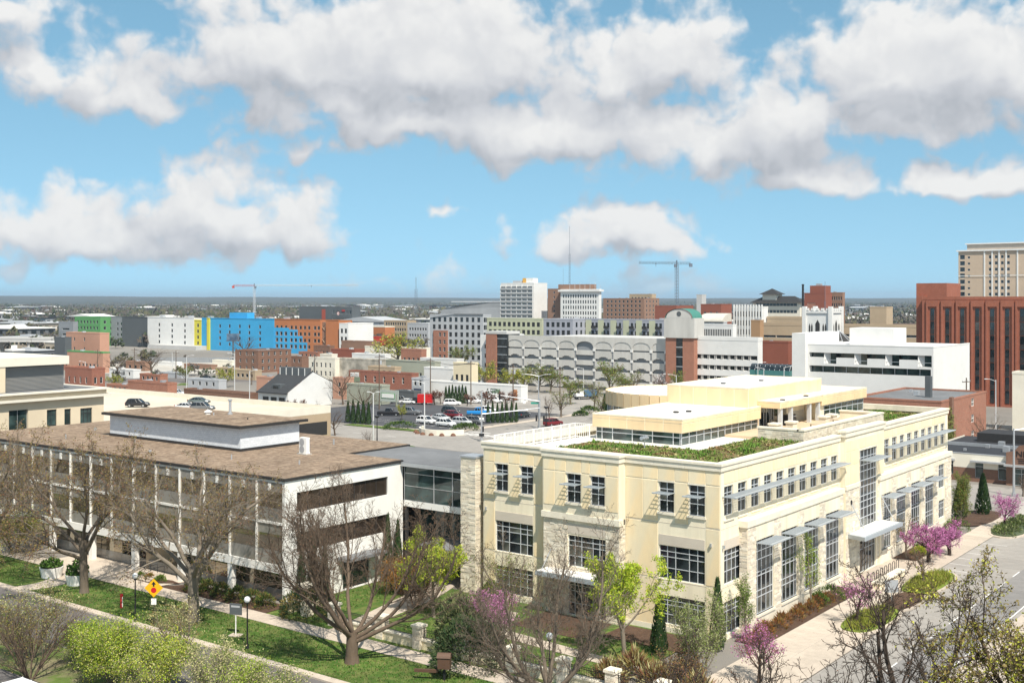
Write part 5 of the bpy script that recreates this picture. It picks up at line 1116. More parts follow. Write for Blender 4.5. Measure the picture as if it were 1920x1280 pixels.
for u in pil:
    k = MB(); fbox(k, 'A', gX, u-.16, u+.16, 0, 13, .02, .3); k.build('pilaster', MGREY, GA)
    for z0 in fl_z[1:]: k = MB(); fbox(k, 'A', gX, u-.42, u+.42, z0-.5, z0+.3, -.12, .2); k.build('bracket', WHITE_W, GA)
y0, y1, y2 = onX(950, gX-1)[0], onX(931, gX-1)[0], onX(911, gX-1)[0]
MB().box(gX-1, y1, 0, gX+6, y2, ZY(625, 378)).build('brick_stair_tower', BRICK2, GA); MB().box(gX-1.1, y0, ZY(625, 378), gX+6.1, y2+.1, ZY(620, 378)).build('tower_cap', GRC, GA); MB().box(gX-.7, y0, 0, gX+6, y1, ZY(625, 378)).build('stair_glazing', GLASS, GA)
for i in range(6): MB().box(gX-.78, y0+.1, 1.8+i*2.6, gX-.7, y1-.1, 2.0+i*2.6).build('glazing_bar', METAL, GA)
MB().box(gX+1.2, y2, 0, gX+20, onX(900, gX+1)[0], ZY(628, 378)).build('return_wall', WHITE_W, GA)
for i in range(4): MB().box(gX+1.1, y2+.4, 2.2+i*3.1, gX+1.25, y2+2.2, 3.5+i*3.1).build('return_opening', DARK, GA)
# right stair tower with concrete head
tY1, tY0 = onX(1248, gX-2)[0], onX(1301, gX-2)[0]; tzb, tzt = ZY(633, 332), ZY(596, 332); tX1 = onY(1317, tY0)[0]
MB().box(gX-2, tY0, 0, tX1, tY1, tzb).build('brick_tower', BRICK2, GA); MB().box(gX-2.4, tY0-.4, tzb, tX1+.3, tY1+.3, tzt).build('tower_head', PANC, GA)
q = MB(); n = 14; ym, yr = (tY0+tY1)/2, (tY1-tY0)/2-.4
q.poly([(gX-2.42, ym+yr*math.cos(math.pi*i/n), tzt+2.6*math.sin(math.pi*i/n)) for i in range(n+1)]); q.build('tower_gable', PANC, GA)
q = MB()
for i in range(n): a0, a1 = math.pi*i/n, math.pi*(i+1)/n; q.quad((gX-2.6, ym+yr*1.06*math.cos(a0), tzt+2.75*math.sin(a0)), (tX1+.2, ym+yr*1.06*math.cos(a0), tzt+2.75*math.sin(a0)), (tX1+.2, ym+yr*1.06*math.cos(a1), tzt+2.75*math.sin(a1)), (gX-2.6, ym+yr*1.06*math.cos(a1), tzt+2.75*math.sin(a1)))
q.build('vault_roof', pm('green_copper', (.06, .20, .16), .6), GA)
q = MB(); q.poly([(gX-2.46, ym+.75*math.cos(2*math.pi*i/16), tzt+1.2+.75*math.sin(2*math.pi*i/16)) for i in range(16)]); q.build('clock_disc', DGREY, GA)
MB().box(gX-2.05, onX(1280, gX-2)[0], 0, gX-1.95, onX(1268, gX-2)[0], tzb-.1).build('tower_glazing', GLASS, GA); MB().box(gX+.2, tY0-.06, 0, tX1-.3, tY0+.02, tzb-.1).build('tower_glazing', GLASS, GA)
for i in range(5): MB().box(gX-2.09, onX(1280, gX-2)[0], 2.5+i*2.8, gX-2.04, onX(1268, gX-2)[0], 2.75+i*2.8).build('glazing_bar', METAL, GA)
g2, (sx_, sy_, sxr, syl, sz_) = bld('white_garage', 'white parking garage wing with square openings right of the brick tower', 'parking garage', 1300, 1421, 1428, 318, 633, WHITE_W, GRC, [grid('A', 9, 4, 2.6, 1.3, 1.6, 3.0, .02, .97, gl=GLASS, fr=WHITE_W)], par=1.0, dep=.5)
# ------------------------------------------------------------------ brick blocks and shops round the car parks
gw = wthing('gabled_building', 'white gabled building with steep dark shingle roof and dormer', 'building', (*D2(540, 290), 0))
x0, y0 = D2(540, 290); xr = onY(622, y0)[0]; yl = onX(484, x0)[0]; ze = 3.9; xp = x0+(xr-x0)*.56; zp = ZY(697, onY(586, y0)[1]); zr_ = ZY(716, onY(622, y0)[1])
q = MB(); q.poly([(x0, y0, 0), (xr, y0, 0), (xr, y0, zr_), (xp, y0, zp), (x0, y0, ze)]); q.quad((xr, y0, 0), (xr, yl, 0), (xr, yl, zr_), (xr, y0, zr_)); wall(q, 'A', x0, y0, yl, 0, ze, [(y0+1.2+i*3.1, y0+3.6+i*3.1, .5, 2.6) for i in range(4) if y0+3.6+i*3.1 < yl], .3); q.build('wall', WHITE_W, gw)
for i in range(4):
    if y0+3.6+i*3.1 < yl: simple_window(None, WCACHE, gw, 'A', x0, y0+1.2+i*3.1, y0+3.6+i*3.1, .5, 2.6, WFD, GLASS, 3, 1, .28)
q = MB(); q.quad((x0-.6, y0-.1, ze-.15), (xp, y0-.1, zp+.1), (xp, yl, zp+.1), (x0-.6, yl, ze-.15)); q.quad((xp, y0-.1, zp+.1), (xr+.3, y0-.1, zr_), (xr+.3, yl, zr_), (xp, yl, zp+.1)); q.box(x0-.7, y0-.1, ze-.4, x0-.5, yl, ze-.1); q.build('roof', pm('dark_shingle', (.045, .047, .05), .9, .2, 2), gw)
MB().box(xp-1.8, y0+.8, zp-1.6, xp+.1, yl-.5, zp+1.0).build('clerestory', DGREY, gw)
for i in range(5): MB().box(xp-1.9, y0+1.0+i*(yl-y0-2)/4, zp-1.3, xp-1.78, y0+1.2+i*(yl-y0-2)/4, zp+.9).build('clerestory_fin', WHITE_W, gw)
dy2 = (y0+yl)/2; q = MB(); q.prism([(x0+1.0, dy2-1.6), (x0+3.6, dy2-1.6), (x0+3.6, dy2+1.6), (x0+1.0, dy2+1.6)], ze, ze+1.9); q.build('dormer', DGREY, gw); MB().box(x0+.9, dy2-1.0, ze+.5, x0+1.02, dy2+1.0, ze+1.5).build('dormer_window', GLASS, gw)
Q('brown_apartments', 'three-storey brown brick apartment house with stone doorway', 'apartment building', 441, 484, 546, 430, 657, BRICK3, MEMB, [grid('A', 3, 3, 1.0, 1.5, 1.0, 2.9, .08, .92, 1, 2), grid('B', 4, 3, 1.0, 1.4, 1.0, 2.9, 1, 2)] if False else [grid('A', 3, 3, 1.0, 1.5, 1.0, 2.7, .08, .92, 1, 2), grid('B', 5, 3, 1.0, 1.4, 1.0, 2.7, .05, .95, 1, 2)])
Q('brown_annex', 'two-storey brown brick annex right of the brown apartment house', 'building', 546, 566, 580, 425, 668, BRICK3, MEMB, [grid('A', 2, 2, .9, 1.4, 1.2, 2.9)])
Q('cream_arch_house', 'cream painted old building with small arched windows', 'building', 579, 628, 640, 395, 671, OFFW, MEMB, [grid('A', 5, 2, .85, 1.6, 1.1, 2.9, .1, .95, 1, 2)])
Q('stained_shed', 'long stained white masonry building with flat roof', 'building', 632, 712, 722, 385, 674, col_('stained_masonry', (.52, .47, .39), tint=(.25, .23, .19)), WHITE_ROOF, [])
Q('ivy_shed', 'grey green masonry building with creeper and pale roof', 'building', 714, 815, 822, 380, 678, SAGE, WHITE_ROOF, [grid('A', 4, 1, 1.0, 1.4, 1.6, 3, .05, .6)])
cc, (cx0, cy0, cxr, cyl, cz) = bld('sign_building', 'red brick two-storey building with painted wall sign and white arched windows', 'building', 654, 772, 784, 335, 700, BRICK, MEMB, [grid('A', 5, 1, .9, 1.9, 2.7, 3, .06, .8, 1, 2, WHITE)], par=.3)
su1, su0 = onX(656, cx0)[0], onX(675, cx0)[0]
MB().box(cx0-.06, su0, cz-3.4, cx0-.01, su1, cz-.3).build('sign_board', pm('sign_green', (.20, .24, .16), .8, .15, 1), cc); MB().box(cx0-.07, su0+.05, cz-1.9, cx0-.055, su1-.05, cz-.45).build('sign_field', pm('sign_red', (.33, .10, .06), .8), cc)
for k, (f0, f1, z0_, z1_) in enumerate(((.08, .46, .62, 1.75), (.50, .92, .55, 1.7))):
    a_, b_ = su1-(su1-su0)*f0, su1-(su1-su0)*f1; MB().box(cx0-.10, b_, cz-.45-z1_+.3, cx0-.07, a_, cz-.45-z0_+.45).build('painted_letters', WHITE, cc)
    for j in range(2): MB().box(cx0-.12, b_+.1, cz-1.62+j*.42, cx0-.10, a_-.15, cz-1.5+j*.42).build('letter_stroke', BLACK, cc)
Q('sage_shop', 'sage green low shop wall left of the car park', 'shop', 650, 716, 722, 300, 722, SAGE, WHITE_ROOF, [])
sgn = thing('shop_sign', 'pale framed shop sign board by the car park', 'sign', (*D2(728, 296), 0), R_(-90))
for x in (-3, 3): MB().box(x-.15, -.15, 0, x+.15, .15, 3.2).build('post', SAGE, sgn)
MB().box(-3.6, -.1, 1.2, 3.6, .1, 4.2).build('board', col_('pale_sign', (.42, .46, .40)), sgn); MB().box(-2.4, -.16, 2.0, 2.4, -.1, 3.4).build('name_plate', GREEN, sgn); MB().box(-2.2, -.2, 2.15, 2.2, -.16, 3.25).build('name_field', WHITE, sgn)
Q('grey_shopfront', 'dark grey shopfront between the sign board and the blue door', 'shop', 742, 776, 784, 318, 733, DGREY, WHITE_ROOF, [grid('A', 4, 1, 1.2, 1.6, .5, 2, fr=WFR)])
Q('porch_house', 'grey porch house with balcony and blue doors', 'house', 772, 794, 800, 322, 709, LGREY, MEMB, [grid('A', 2, 1, 1.0, 1.6, 3.2, 2, fr=WHITE), grid('A', 1, 1, 3.0, 2.2, .2, 2, .1, .95, gl=pm('blue_door', (.02, .05, .22), .5))])
Q('cream_end_house', 'cream two-storey building with tall paired windows', 'building', 850, 884, 887, 330, 680, col_('cream_stucco', (.70, .60, .42)), WHITE_ROOF, [grid('A', 3, 2, 1.0, 1.9, 1.0, 2.9, .1, .95, 2, 1, WFD)])
Q('white_row', 'low white row of garages with square windows', 'building', 795, 849, 852, 338, 690, WHITE_W, WHITE_ROOF, [grid('A', 5, 1, 1.0, 1.1, 2.4, 2, .05, .95)])
wl, (wx, wy, wxr, wyl, wz) = bld('white_store', 'long low white store with green lettering on its wall', 'store', 788, 977, 986, 306, 723, WHITE_W, WHITE_ROOF, [], par=.3)
LG_ = pm('letter_green', (.07, .15, .06), .8); text('AST', 2.3, pm('letter_dark', (.03, .05, .03), .8), wl, (wx-.05, onX(910.5, wx)[0], 1.7), FA)
for i in range(9): u = onX(923.5+i*1.7, wx)[0]; MB().box(wx-.05, u-.1, 1.9+.25*(i % 3), wx-.01, u+.1, 3.3-.2*(i % 2)).build('green_letter', LG_, wl)
MB().box(wx-.05, onX(970, wx)[0], .6, wx-.01, onX(962, wx)[0], 3.4).build('wall_picture', pm('mural', (.45, .20, .09), .8, .4, 2), wl)
MB().box(wx-.06, onX(872, wx)[0], 2.2, wx-.01, onX(852, wx)[0], 3.2).build('sign_strip', LGREY, wl)
Q('pink_shop', 'low salmon brick shop behind the gabled building', 'shop', 481, 512, 520, 340, 707, PEACH, MEMB, [])
Q('salmon_wall', 'narrow salmon painted brick house left of the sage shop', 'house', 624, 649, 652, 315, 708, PEACH, MEMB, [grid('A', 1, 2, .9, 1.3, 1, 2.4)])
Q('flat_garage', 'flat brown brick garage with grey roof behind the parking deck', 'garage', 345, 468, 480, 300, 737, BRICK3, col_('pale_grey_roof', (.42, .43, .44)), [])
Q('red_strip', 'long low red brick building with dark roof behind the parking deck', 'building', 240, 314, 318, 305, 718, BRICK2, MEMB, [])
hs_ = thing('small_house', 'tiny white gabled shed with grey metal roof', 'shed', (*D2(272, 330), 0), R_(20)); q = MB(); q.box(-3, -2.5, 0, 3, 2.5, 2.4); q.poly([(-3, -2.5, 2.4), (-3, 2.5, 2.4), (-3, 0, 4.4)]); q.build('wall', OFFW, hs_); q = MB(); q.quad((-3.2, -2.8, 2.2), (3.2, -2.8, 2.2), (3.2, 0, 4.5), (-3.2, 0, 4.5)); q.quad((-3.2, 0, 4.5), (3.2, 0, 4.5), (3.2, 2.8, 2.2), (-3.2, 2.8, 2.2)); q.build('roof', METAL, hs_)
# overpass at far left
ov = thing('overpass', 'concrete highway overpass on thick piers at far left', 'bridge', (*D2(55, 600), 0), R_(-60))
MB().box(-45, -5, 5.5, 30, 5, 7.0).build('deck', GRC, ov); MB().box(-45, -5.2, 7.0, 30, -4.9, 8.0).build('parapet', GRC, ov); MB().box(-45, 4.9, 7.0, 30, 5.2, 8.0).build('parapet', GRC, ov)
for x in (-34, -16, 2, 20): MB().box(x-1, -4, 0, x+1, 4, 5.5).build('pier', GRC, ov)

# lots and lanes at left
struct(sheet('lot_surface', [GP(196, 700), GP(470, 700), GP(440, 676), GP(200, 682)], .012, pm('pale_lot', (.44, .41, .36), .95, .12, .12, .15, .03)))
struct(sheet('lot_street', [GP(100, 716), GP(520, 716), GP(520, 708), GP(100, 709)], .014, ASPH_O)); struct(sheet('lot_grass', [GP(330, 722), GP(400, 723), GP(395, 719), GP(340, 718)], .013, GRASS))
sf = wthing('site_fence', 'long grey hoarding along the foot of the coloured apartments', 'fence', (*D2(380, 530), 0)); a0, a1 = D2(265, 500), D2(430, 500)
for i in range(40):
    p = [a0[k]+(a1[k]-a0[k])*i/40 for k in (0, 1)]; r_ = [a0[k]+(a1[k]-a0[k])*(i+.93)/40 for k in (0, 1)]; q = MB(); q.prism([(p[0], p[1]), (p[0]+.1, p[1]+.1), (r_[0]+.1, r_[1]+.1), (r_[0], r_[1])], 0, 2.4); q.build('fence_panel', MGREY, sf)
Q('lot_shop', 'low brick shop with pale roof between the bare trees', 'shop', 236, 272, 280, 440, 678, BBR, WHITE_ROOF, [grid('A', 3, 1, 1.6, 1.4, .8, 2)])
Q('white_trailer_row', 'row of white site trailers below the white apartments', 'site trailer', 296, 330, 336, 470, 679, WHITE_W, WHITE_ROOF, [grid('A', 4, 1, 1.0, 1.0, 1.0, 2)])
Q('pale_lot_house', 'pale flat house at the lot behind the brown apartment house', 'house', 398, 436, 440, 470, 676, OFFW, WHITE_ROOF, [grid('A', 3, 1, 1.2, 1.3, 1.0, 2)])

for (nm, lab, pl, pc2, pr2, d, yt, m_, rf) in (('brick_depot', 'low red brick depot with grey roof left of the lot grass', 200, 240, 250, 330, 722, BRICK2, LGREY), ('tan_depot', 'low tan depot with white roof right of the lot street', 440, 478, 486, 390, 694, TANC, WHITE_ROOF), ('brick_annexe', 'low brick annexe with white roof behind the gabled building', 520, 570, 580, 360, 693, BRICK2, WHITE_ROOF), ('flat_shop', 'flat grey shop by the lot street', 300, 340, 346, 400, 699, LGREY, WHITE_ROOF), ('brown_depot', 'long brown brick depot behind the utility pole', 345, 396, 402, 450, 684, BBR, MEMB), ('white_depot', 'long low white depot above the brown shops', 660, 722, 730, 420, 664, WHITE_W, WHITE_ROOF)):
    Q(nm, lab, 'depot', pl, pc2, pr2, d, yt, m_, rf, [grid('A', 4, 1, 1.3, 1.2, .9, 2)])
for i in range(6): MB().box(bx+2+i % 2*3, onX(300+i*45, bx)[0], bz-.1, bx+4+i % 2*3, onX(296+i*45, bx)[0]+1, bz+1.2).build('rooftop_unit', METAL, CB)

for (nm, lab, pl, pc2, pr2, d, yt, m_, rf) in (('white_shed', 'long white roofed shed at the lot behind the small brick house', 205, 250, 258, 400, 693, WHITE_W, WHITE_ROOF), ('brick_shed', 'brick shed with pale roof in the middle of the left lots', 262, 300, 306, 375, 702, BRICK2, WHITE_ROOF), ('grey_hall', 'grey metal hall behind the flat brown garage', 352, 410, 418, 350, 712, LGREY, LGREY), ('tan_shop', 'tan shop left of the brown apartment house', 404, 436, 442, 415, 690, TANC, WHITE_ROOF), ('brick_rowhouse', 'red brick row house below the orange apartments', 560, 596, 604, 470, 660, BRICK2, MEMB), ('pale_rowhouse', 'pale row house below the orange apartments', 600, 622, 628, 440, 664, OFFW, WHITE_ROOF), ('dark_rowhouse', 'dark brick row house left of the brick pavilion', 588, 618, 624, 500, 648, BRICK3, MEMB), ('tan_backhouse', 'tan back building over the sign building roof', 690, 740, 748, 360, 688, TANC, WHITE_ROOF), ('orange_shop', 'small orange brick shop over the pale yellow wall', 752, 790, 796, 440, 655, BRICK2, WHITE_ROOF)):
    Q(nm, lab, 'building', pl, pc2, pr2, d, yt, m_, rf, [grid('A', 4, 2, 1.1, 1.3, .9, 2.9)])
# ------------------------------------------------------------------ vehicles
TYRE = RUB; RIM = pm('wheel_rim', (.45, .46, .47), .35, .05, 3, metal=.7)
CGL = pglass('car_glass', (.01, .012, .014), .03)
LAMPW = pm('headlamp', (.75, .75, .72), .15); LAMPR = pm('tail_lamp', (.30, .01, .01), .25)
def paint(name, c): return pm('car_paint_'+name, c, .28, .03, 1, spec=.6)
KINDS = {   # stations along the length: (x, belt z, half width), then cabin (x0, x1, x2, x3, top z)
    'suv': (4.7, [(-2.35, .82, .80), (-2.2, 1.02, .92), (-.9, 1.06, .95), (.75, 1.05, .95), (1.9, .98, .92), (2.28, .80, .84), (2.35, .55, .78)], (-2.18, -1.75, .35, 1.15, 1.74)),
    'sedan': (4.6, [(-2.3, .68, .78), (-2.15, .92, .88), (-1.3, .96, .92), (.8, .93, .92), (1.8, .82, .89), (2.22, .66, .80), (2.3, .48, .74)], (-1.75, -.95, .35, 1.2, 1.43)),
    'pickup': (5.6, [(-2.8, 1.05, .90), (-2.7, 1.10, .96), (-.9, 1.10, .97), (.95, 1.12, .97), (2.2, 1.08, .95), (2.72, .92, .88), (2.8, .60, .84)], (-.95, -.75, .55, 1.2, 1.86)),
    'van': (5.4, [(-2.7, 1.1, .95), (-2.62, 1.2, 1.0), (-.5, 1.2, 1.0), (1.2, 1.18, 1.0), (2.1, 1.05, .97), (2.6, .85, .9), (2.7, .55, .84)], (-2.66, -2.6, .9, 1.9, 2.2))}
def make_vehicle(kind, pm_):
    L, st, cb = KINDS[kind]; zb_ = .32; parts = []
    q = MB()
    n = len(st)
    for i, (x, zt_, hw) in enumerate(st):
        q.v += [(x, -hw*.92, zb_), (x, -hw, zb_+.25), (x, -hw*.99, zt_-.12), (x, -hw*.9, zt_), (x, hw*.9, zt_), (x, hw*.99, zt_-.12), (x, hw, zb_+.25), (x, hw*.92, zb_)]
    for i in range(n-1):
        for j in range(8):
            a = i*8+j; b = i*8+(j+1) % 8; q.f.append((a, b, b+8, a+8)); q.m.append(0)
    q.f.append(tuple(range(7, -1, -1))); q.m.append(0); e = (n-1)*8; q.f.append(tuple(range(e, e+8))); q.m.append(0)
    if kind == 'pickup': q.box(-2.62, -.78, 1.0, -1.05, .78, 1.13, 1)
    parts.append(('body', q, [pm_, DARK]))
    x0, x1, x2, x3, zt_ = cb; zs_ = st[2][1]-.03; hb, ht_ = .86, .70
    q = MB(); q.v += [(x0, -hb, zs_), (x3, -hb, zs_), (x3, hb, zs_), (x0, hb, zs_), (x1, -ht_, zt_-.06), (x2, -ht_, zt_-.06), (x2, ht_, zt_-.06), (x1, ht_, zt_-.06)]
    q.f += [(0, 1, 5, 4), (1, 2, 6, 5), (2, 3, 7, 6), (3, 0, 4, 7), (4, 5, 6, 7)]; q.m += [0]*5; parts.append(('glazing', q, [CGL]))
    q = MB(); q.v += [(x1-.04, -ht_-.02, zt_-.07), (x2+.04, -ht_-.02, zt_-.07), (x2+.04, ht_+.02, zt_-.07), (x1-.04, ht_+.02, zt_-.07), (x1+.1, -ht_+.1, zt_), (x2-.15, -ht_+.1, zt_), (x2-.15, ht_-.1, zt_), (x1+.1, ht_-.1, zt_)]
    q.f += [(0, 1, 5, 4), (1, 2, 6, 5), (2, 3, 7, 6), (3, 0, 4, 7), (4, 5, 6, 7)]; q.m += [0]*5
    for f_ in (0., .36, .70, 1.):       # pillars
        xa, xb = x0+(x3-x0)*f_, x1+(x2-x1)*f_
        for s_ in (-1, 1): q.tube([(xa, s_*(hb+.005), zs_), (xb, s_*(ht_+.01), zt_-.06)], .045, 4)
    parts.append(('roof', q, [pm_]))
    for s_ in (-1, 1):
        q = MB(); q.box(st[-1][0]-.16, s_*.58-.16, .66, st[-1][0]-.01, s_*.58+.16, .82); parts.append(('headlight', q, [LAMPW]))
        q = MB(); q.box(st[0][0]-.02, s_*.66-.12, .72, st[0][0]+.12, s_*.66+.12, .98); parts.append(('taillight', q, [LAMPR]))
    q = MB(); q.box(st[-1][0]-.1, -.5, .42, st[-1][0]+.03, .5, .60); parts.append(('grille', q, [DARK]))
    return parts, L
wq = MB(); wq.tube([(0, -.11, 0), (0, .11, 0)], .35, 18); WHEEL = wq.build('tyre', RUB, link=False).data
wq = MB(); wq.tube([(0, -.115, 0), (0, .115, 0)], .21, 12); RIMM = wq.build('rim', RIM, link=False).data
VC = {}
def vehicle(kind, colr, c, label, pos, rz, cat=None, z=0., group=None):
    key = (kind, colr)
    if key not in VC:
        parts, L = make_vehicle(kind, paint(colr, c)); VC[key] = ([(n, q.build(n, m, link=False, smooth=False).data) for n, q, m in parts], L)
    parts, L = VC[key]
    o = thing({'suv': 'suv', 'sedan': 'car', 'pickup': 'pickup_truck', 'van': 'van'}[kind], label, cat or {'suv': 'suv', 'sedan': 'car', 'pickup': 'pickup', 'van': 'van'}[kind], (pos[0], pos[1], z), rz, group)
    for n, me in parts: child(n, me, o)
    for x in (-L*.29, L*.31):
        for y in (-.82, .82):
            w_ = child('wheel', WHEEL, o, (x, y, .35)); child('rim', RIMM, w_)
    return o
SILV = (.52, .53, .54); WHT = (.78, .78, .77); BLK = (.016, .016, .018); GRY = (.13, .135, .14); RED_ = (.16, .012, .018); BLU = (.02, .25, .62); DGR = (.035, .045, .045)
mY = R_(-90)
for (k, cn, c, lab, px, py, rz) in (
    ('pickup', 'black', BLK, 'black pickup truck alone on the dark car park', 730, 779, R_(-55)), ('pickup', 'grey', GRY, 'grey pickup truck half hidden by the olive tree', 768, 777, R_(-70)),
    ('suv', 'white', WHT, 'white suv at the near left end of the parked row', 799, 794, mY), ('sedan', 'silver', SILV, 'silver car behind the two white suvs in the car park', 826, 787, mY),
    ('suv', 'white', WHT, 'white suv second in the near parked row', 836, 799, mY), ('suv', 'silver', SILV, 'silver suv in the middle of the near parked row', 866, 796, mY),
    ('suv', 'charcoal', DGR, 'charcoal suv at the back of the parked group', 845, 775, mY), ('suv', 'maroon', RED_, 'maroon suv in front of the charcoal suv', 850, 783, mY),
    ('suv', 'grey', GRY, 'grey suv at the right end of the near parked row', 889, 794, mY), ('pickup', 'blue', BLU, 'bright blue pickup truck by the row of conifers', 898, 778, R_(-60)),
    ('suv', 'white', WHT, 'white suv parked behind the bright blue pickup', 917, 774, R_(-60)),
    ('suv', 'white', WHT, 'white patrol suv by the purple shrubs', 848, 760, R_(-50)), ('suv', 'white', WHT, 'white suv in front of the white store beside a brown pole', 888, 756, R_(-50)),
    ('pickup', 'black', BLK, 'black pickup truck hitched to the red trailer', 781, 757, R_(-60)), ('sedan', 'white', WHT, 'white car beside the black pickup with trailer', 765, 757, R_(-70)),
    ('sedan', 'charcoal', DGR, 'charcoal car under the pale shop sign', 722, 756, R_(-50)), ('suv', 'charcoal', DGR, 'dark suv by the grey shopfront', 753, 754, R_(-60)),
    ('suv', 'white', WHT, 'white suv between two purple trees at the white store', 927, 755, R_(-50)), ('van', 'white', WHT, 'white van at the right end of the white store', 968, 752, R_(-50)),
    ('suv', 'maroon', RED_, 'maroon suv waiting at the signal junction', 1037, 798, R_(-10)), ('sedan', 'charcoal', DGR, 'dark car on the cross street behind the conifers', 981, 782, R_(10)),
    ('suv', 'black', BLK, 'black suv on the lot left of the coloured apartments', 392, 714, R_(-50)), ('sedan', 'white', WHT, 'white car by the small gabled shed', 290, 706, R_(-40)), ('suv', 'silver', SILV, 'silver suv behind the parking deck wall', 332, 741, R_(-60)),
    ('sedan', 'silver', SILV, 'silver car in front of the small brick house', 168, 718, R_(-40))):
    vehicle(k, cn, c, lab, GP(px, py), rz)
for (k, cn, c, lab, px, py, rz) in (('suv', 'black', BLK, 'black suv on the parking deck roof at left', 258, 763, R_(-55)), ('sedan', 'greygreen', (.10, .13, .13), 'grey green sedan on the parking deck roof', 373, 757, R_(-60)), ('sedan', 'silver', SILV, 'silver car low on the parking deck roof behind the plant room', 350, 768, R_(-60)), ('suv', 'grey', GRY, 'grey suv low on the parking deck roof beside the silver car', 380, 770, R_(-60))):
    vehicle(k, cn, c, lab, GP(px, py, 5.6), rz, z=5.62)
vehicle('van', 'white', WHT, 'white van cut off by the lower left corner of the view', (40.4, 72.0), R_(90))
pr_ = random.Random(5)
for i in range(14):
    px = 690+i*8.5; vehicle(pr_.choice(('suv', 'sedan')), *pr_.choice((('white', WHT), ('silver', SILV), ('charcoal', DGR), ('maroon', RED_), ('black', BLK))), 'small parked car in the far lot beyond the pale yellow wall', D2(px, 545+pr_.uniform(-4, 4)), R_(-75), group='cars in the far lot')
for i in range(6):
    px = 402+i*11; vehicle(pr_.choice(('suv', 'pickup')), *pr_.choice((('white', WHT), ('black', BLK))), 'small parked vehicle at the foot of the coloured apartments', D2(px, 505+pr_.uniform(-4, 4)), R_(-40), group='vehicles below the coloured apartments')
tr = thing('trailer', 'small red box trailer behind the black pickup', 'trailer', (*GP(798, 758), 0), R_(-60)); MB().box(-2, -1, .5, 2, 1, 2.7).build('box', pm('trailer_red', (.50, .02, .02), .35), tr); MB().box(2, -.05, .5, 3.2, .05, .62).build('drawbar', BLACK, tr)
for y in (-1.02, 1.02): w_ = child('wheel', WHEEL, tr, (-.2, y, .35)); child('rim', RIMM, w_)
bt = thing('box_truck', 'white cab truck with blue load on the far concrete lot', 'truck', (*GP(1097, 748), 0), R_(150)); MB().box(-3.4, -1.1, .9, .6, 1.1, 2.5).build('load', pm('tarp_blue', (.06, .14, .24), .7), bt); MB().box(-3.5, -1.15, .6, 3.1, 1.15, .9).build('chassis', DARK, bt)
q = MB(); q.v += [(.8, -1, .8), (3.1, -1, .8), (3.1, 1, .8), (.8, 1, .8), (.8, -.95, 2.5), (1.9, -.95, 2.5), (1.9, .95, 2.5), (.8, .95, 2.5), (3.1, -1, 1.6), (3.1, 1, 1.6), (2.1, -1, 1.65), (2.1, 1, 1.65)]; q.f += [(0, 1, 8, 10, 5, 4), (1, 2, 9, 8), (2, 3, 7, 6, 11, 9), (3, 0, 4, 7), (4, 5, 6, 7), (5, 10, 11, 6), (10, 8, 9, 11)]; q.m += [0]*7; q.build('cab', WHITE, bt); MB().box(2.12, -.85, 1.75, 2.2, .85, 2.35).build('windscreen', CGL, bt)
for x in (-2.4, 2.3):
    for y in (-1, 1): w_ = child('wheel', WHEEL, bt, (x, y, .45), (0, 0, 0), (1.3, 1.3, 1.3)); child('rim', RIMM, w_)
# ------------------------------------------------------------------ poles, lamps, signals
def pole(name, label, px, py, ytop, r=.11, arms=((-1, 2.2),), mat=POLEW, cat='street lamp', head=True, z=0., pos=None, rz=None, group=None, d=None):
    x, y = pos or (D2(px, d) if d else GP(px, py, z)); dd = x*FW[0]+y*FW[1]; h = ZY(ytop, dd)-z
    o = thing(name, label, cat, (x, y, z), YAW-R_(90) if rz is None else rz, group)
    MB().tube([(0, 0, 0), (0, 0, h)], [r*1.25, r*.8], 8).build('pole', mat, o); MB().tube([(0, 0, 0), (0, 0, .5)], r*2, 8).build('base', mat, o)
    for s_, L in arms:
        MB().tube([(0, 0, h-.25), (s_*L*.5, 0, h+.1), (s_*L, 0, h+.22)], [r*.42, r*.36, r*.32], 6).build('arm', mat, o)
        if head: MB().box(s_*L-.32, -.13, h+.12, s_*L+.32, .13, h+.24).build('lamp_head', mat, o)
    return o, h
pole('street_lamp', 'white single-arm street lamp at the car park corner', 796, 811, 716)
pole('street_lamp', 'white lamp post with flat square head by the grass verge', 700, 829, 736, arms=((-1, .9), (1, .9)))
pole('street_lamp', 'white street lamp in front of the parking deck end wall', 604, 820, 757, arms=((-1, .9),))
pole('street_lamp', 'grey twin-arm street lamp above the junction signals', 1010, 802, 703, r=.12, arms=((-1, 3.2), (1, 2.4)), mat=METAL)
sm, h = pole('signal_mast', 'grey signal mast with long mast arm nearest the cream roof', 903, 827, 733, r=.16, arms=((1, 2.4),), mat=METAL, cat='traffic signal')
MB().tube([(0, 0, 5.3), (9.0, 2.5, 5.9)], [.12, .07], 6).build('mast_arm', METAL, sm); MB().box(-.5, -.3, 1.0, .5, .3, 1.5).build('control_box', BLACK, sm); MB().box(-.45, -.12, 4.2, .45, -.02, 4.6).build('name_sign', WHITE, sm); MB().box(.15, -.2, 1.8, .45, .1, 2.9).build('pedestrian_signal', BLACK, sm)
s2 = thing('signal_gantry', 'long signal arm with black signal heads and green street sign', 'traffic signal', (*GP(1012, 803), 0), YAW-R_(90)); MB().tube([(0, 0, 0), (0, 0, 6.4)], .14, 8).build('pole', METAL, s2)
MB().tube([(0, 0, 5.8), (-10.5, 1.5, 7.3)], [.13, .07], 6).build('mast_arm', METAL, s2); MB().tube([(0, 0, 4.4), (-6.2, -3, 3.9)], [.12, .07], 6).build('mast_arm', METAL, s2)
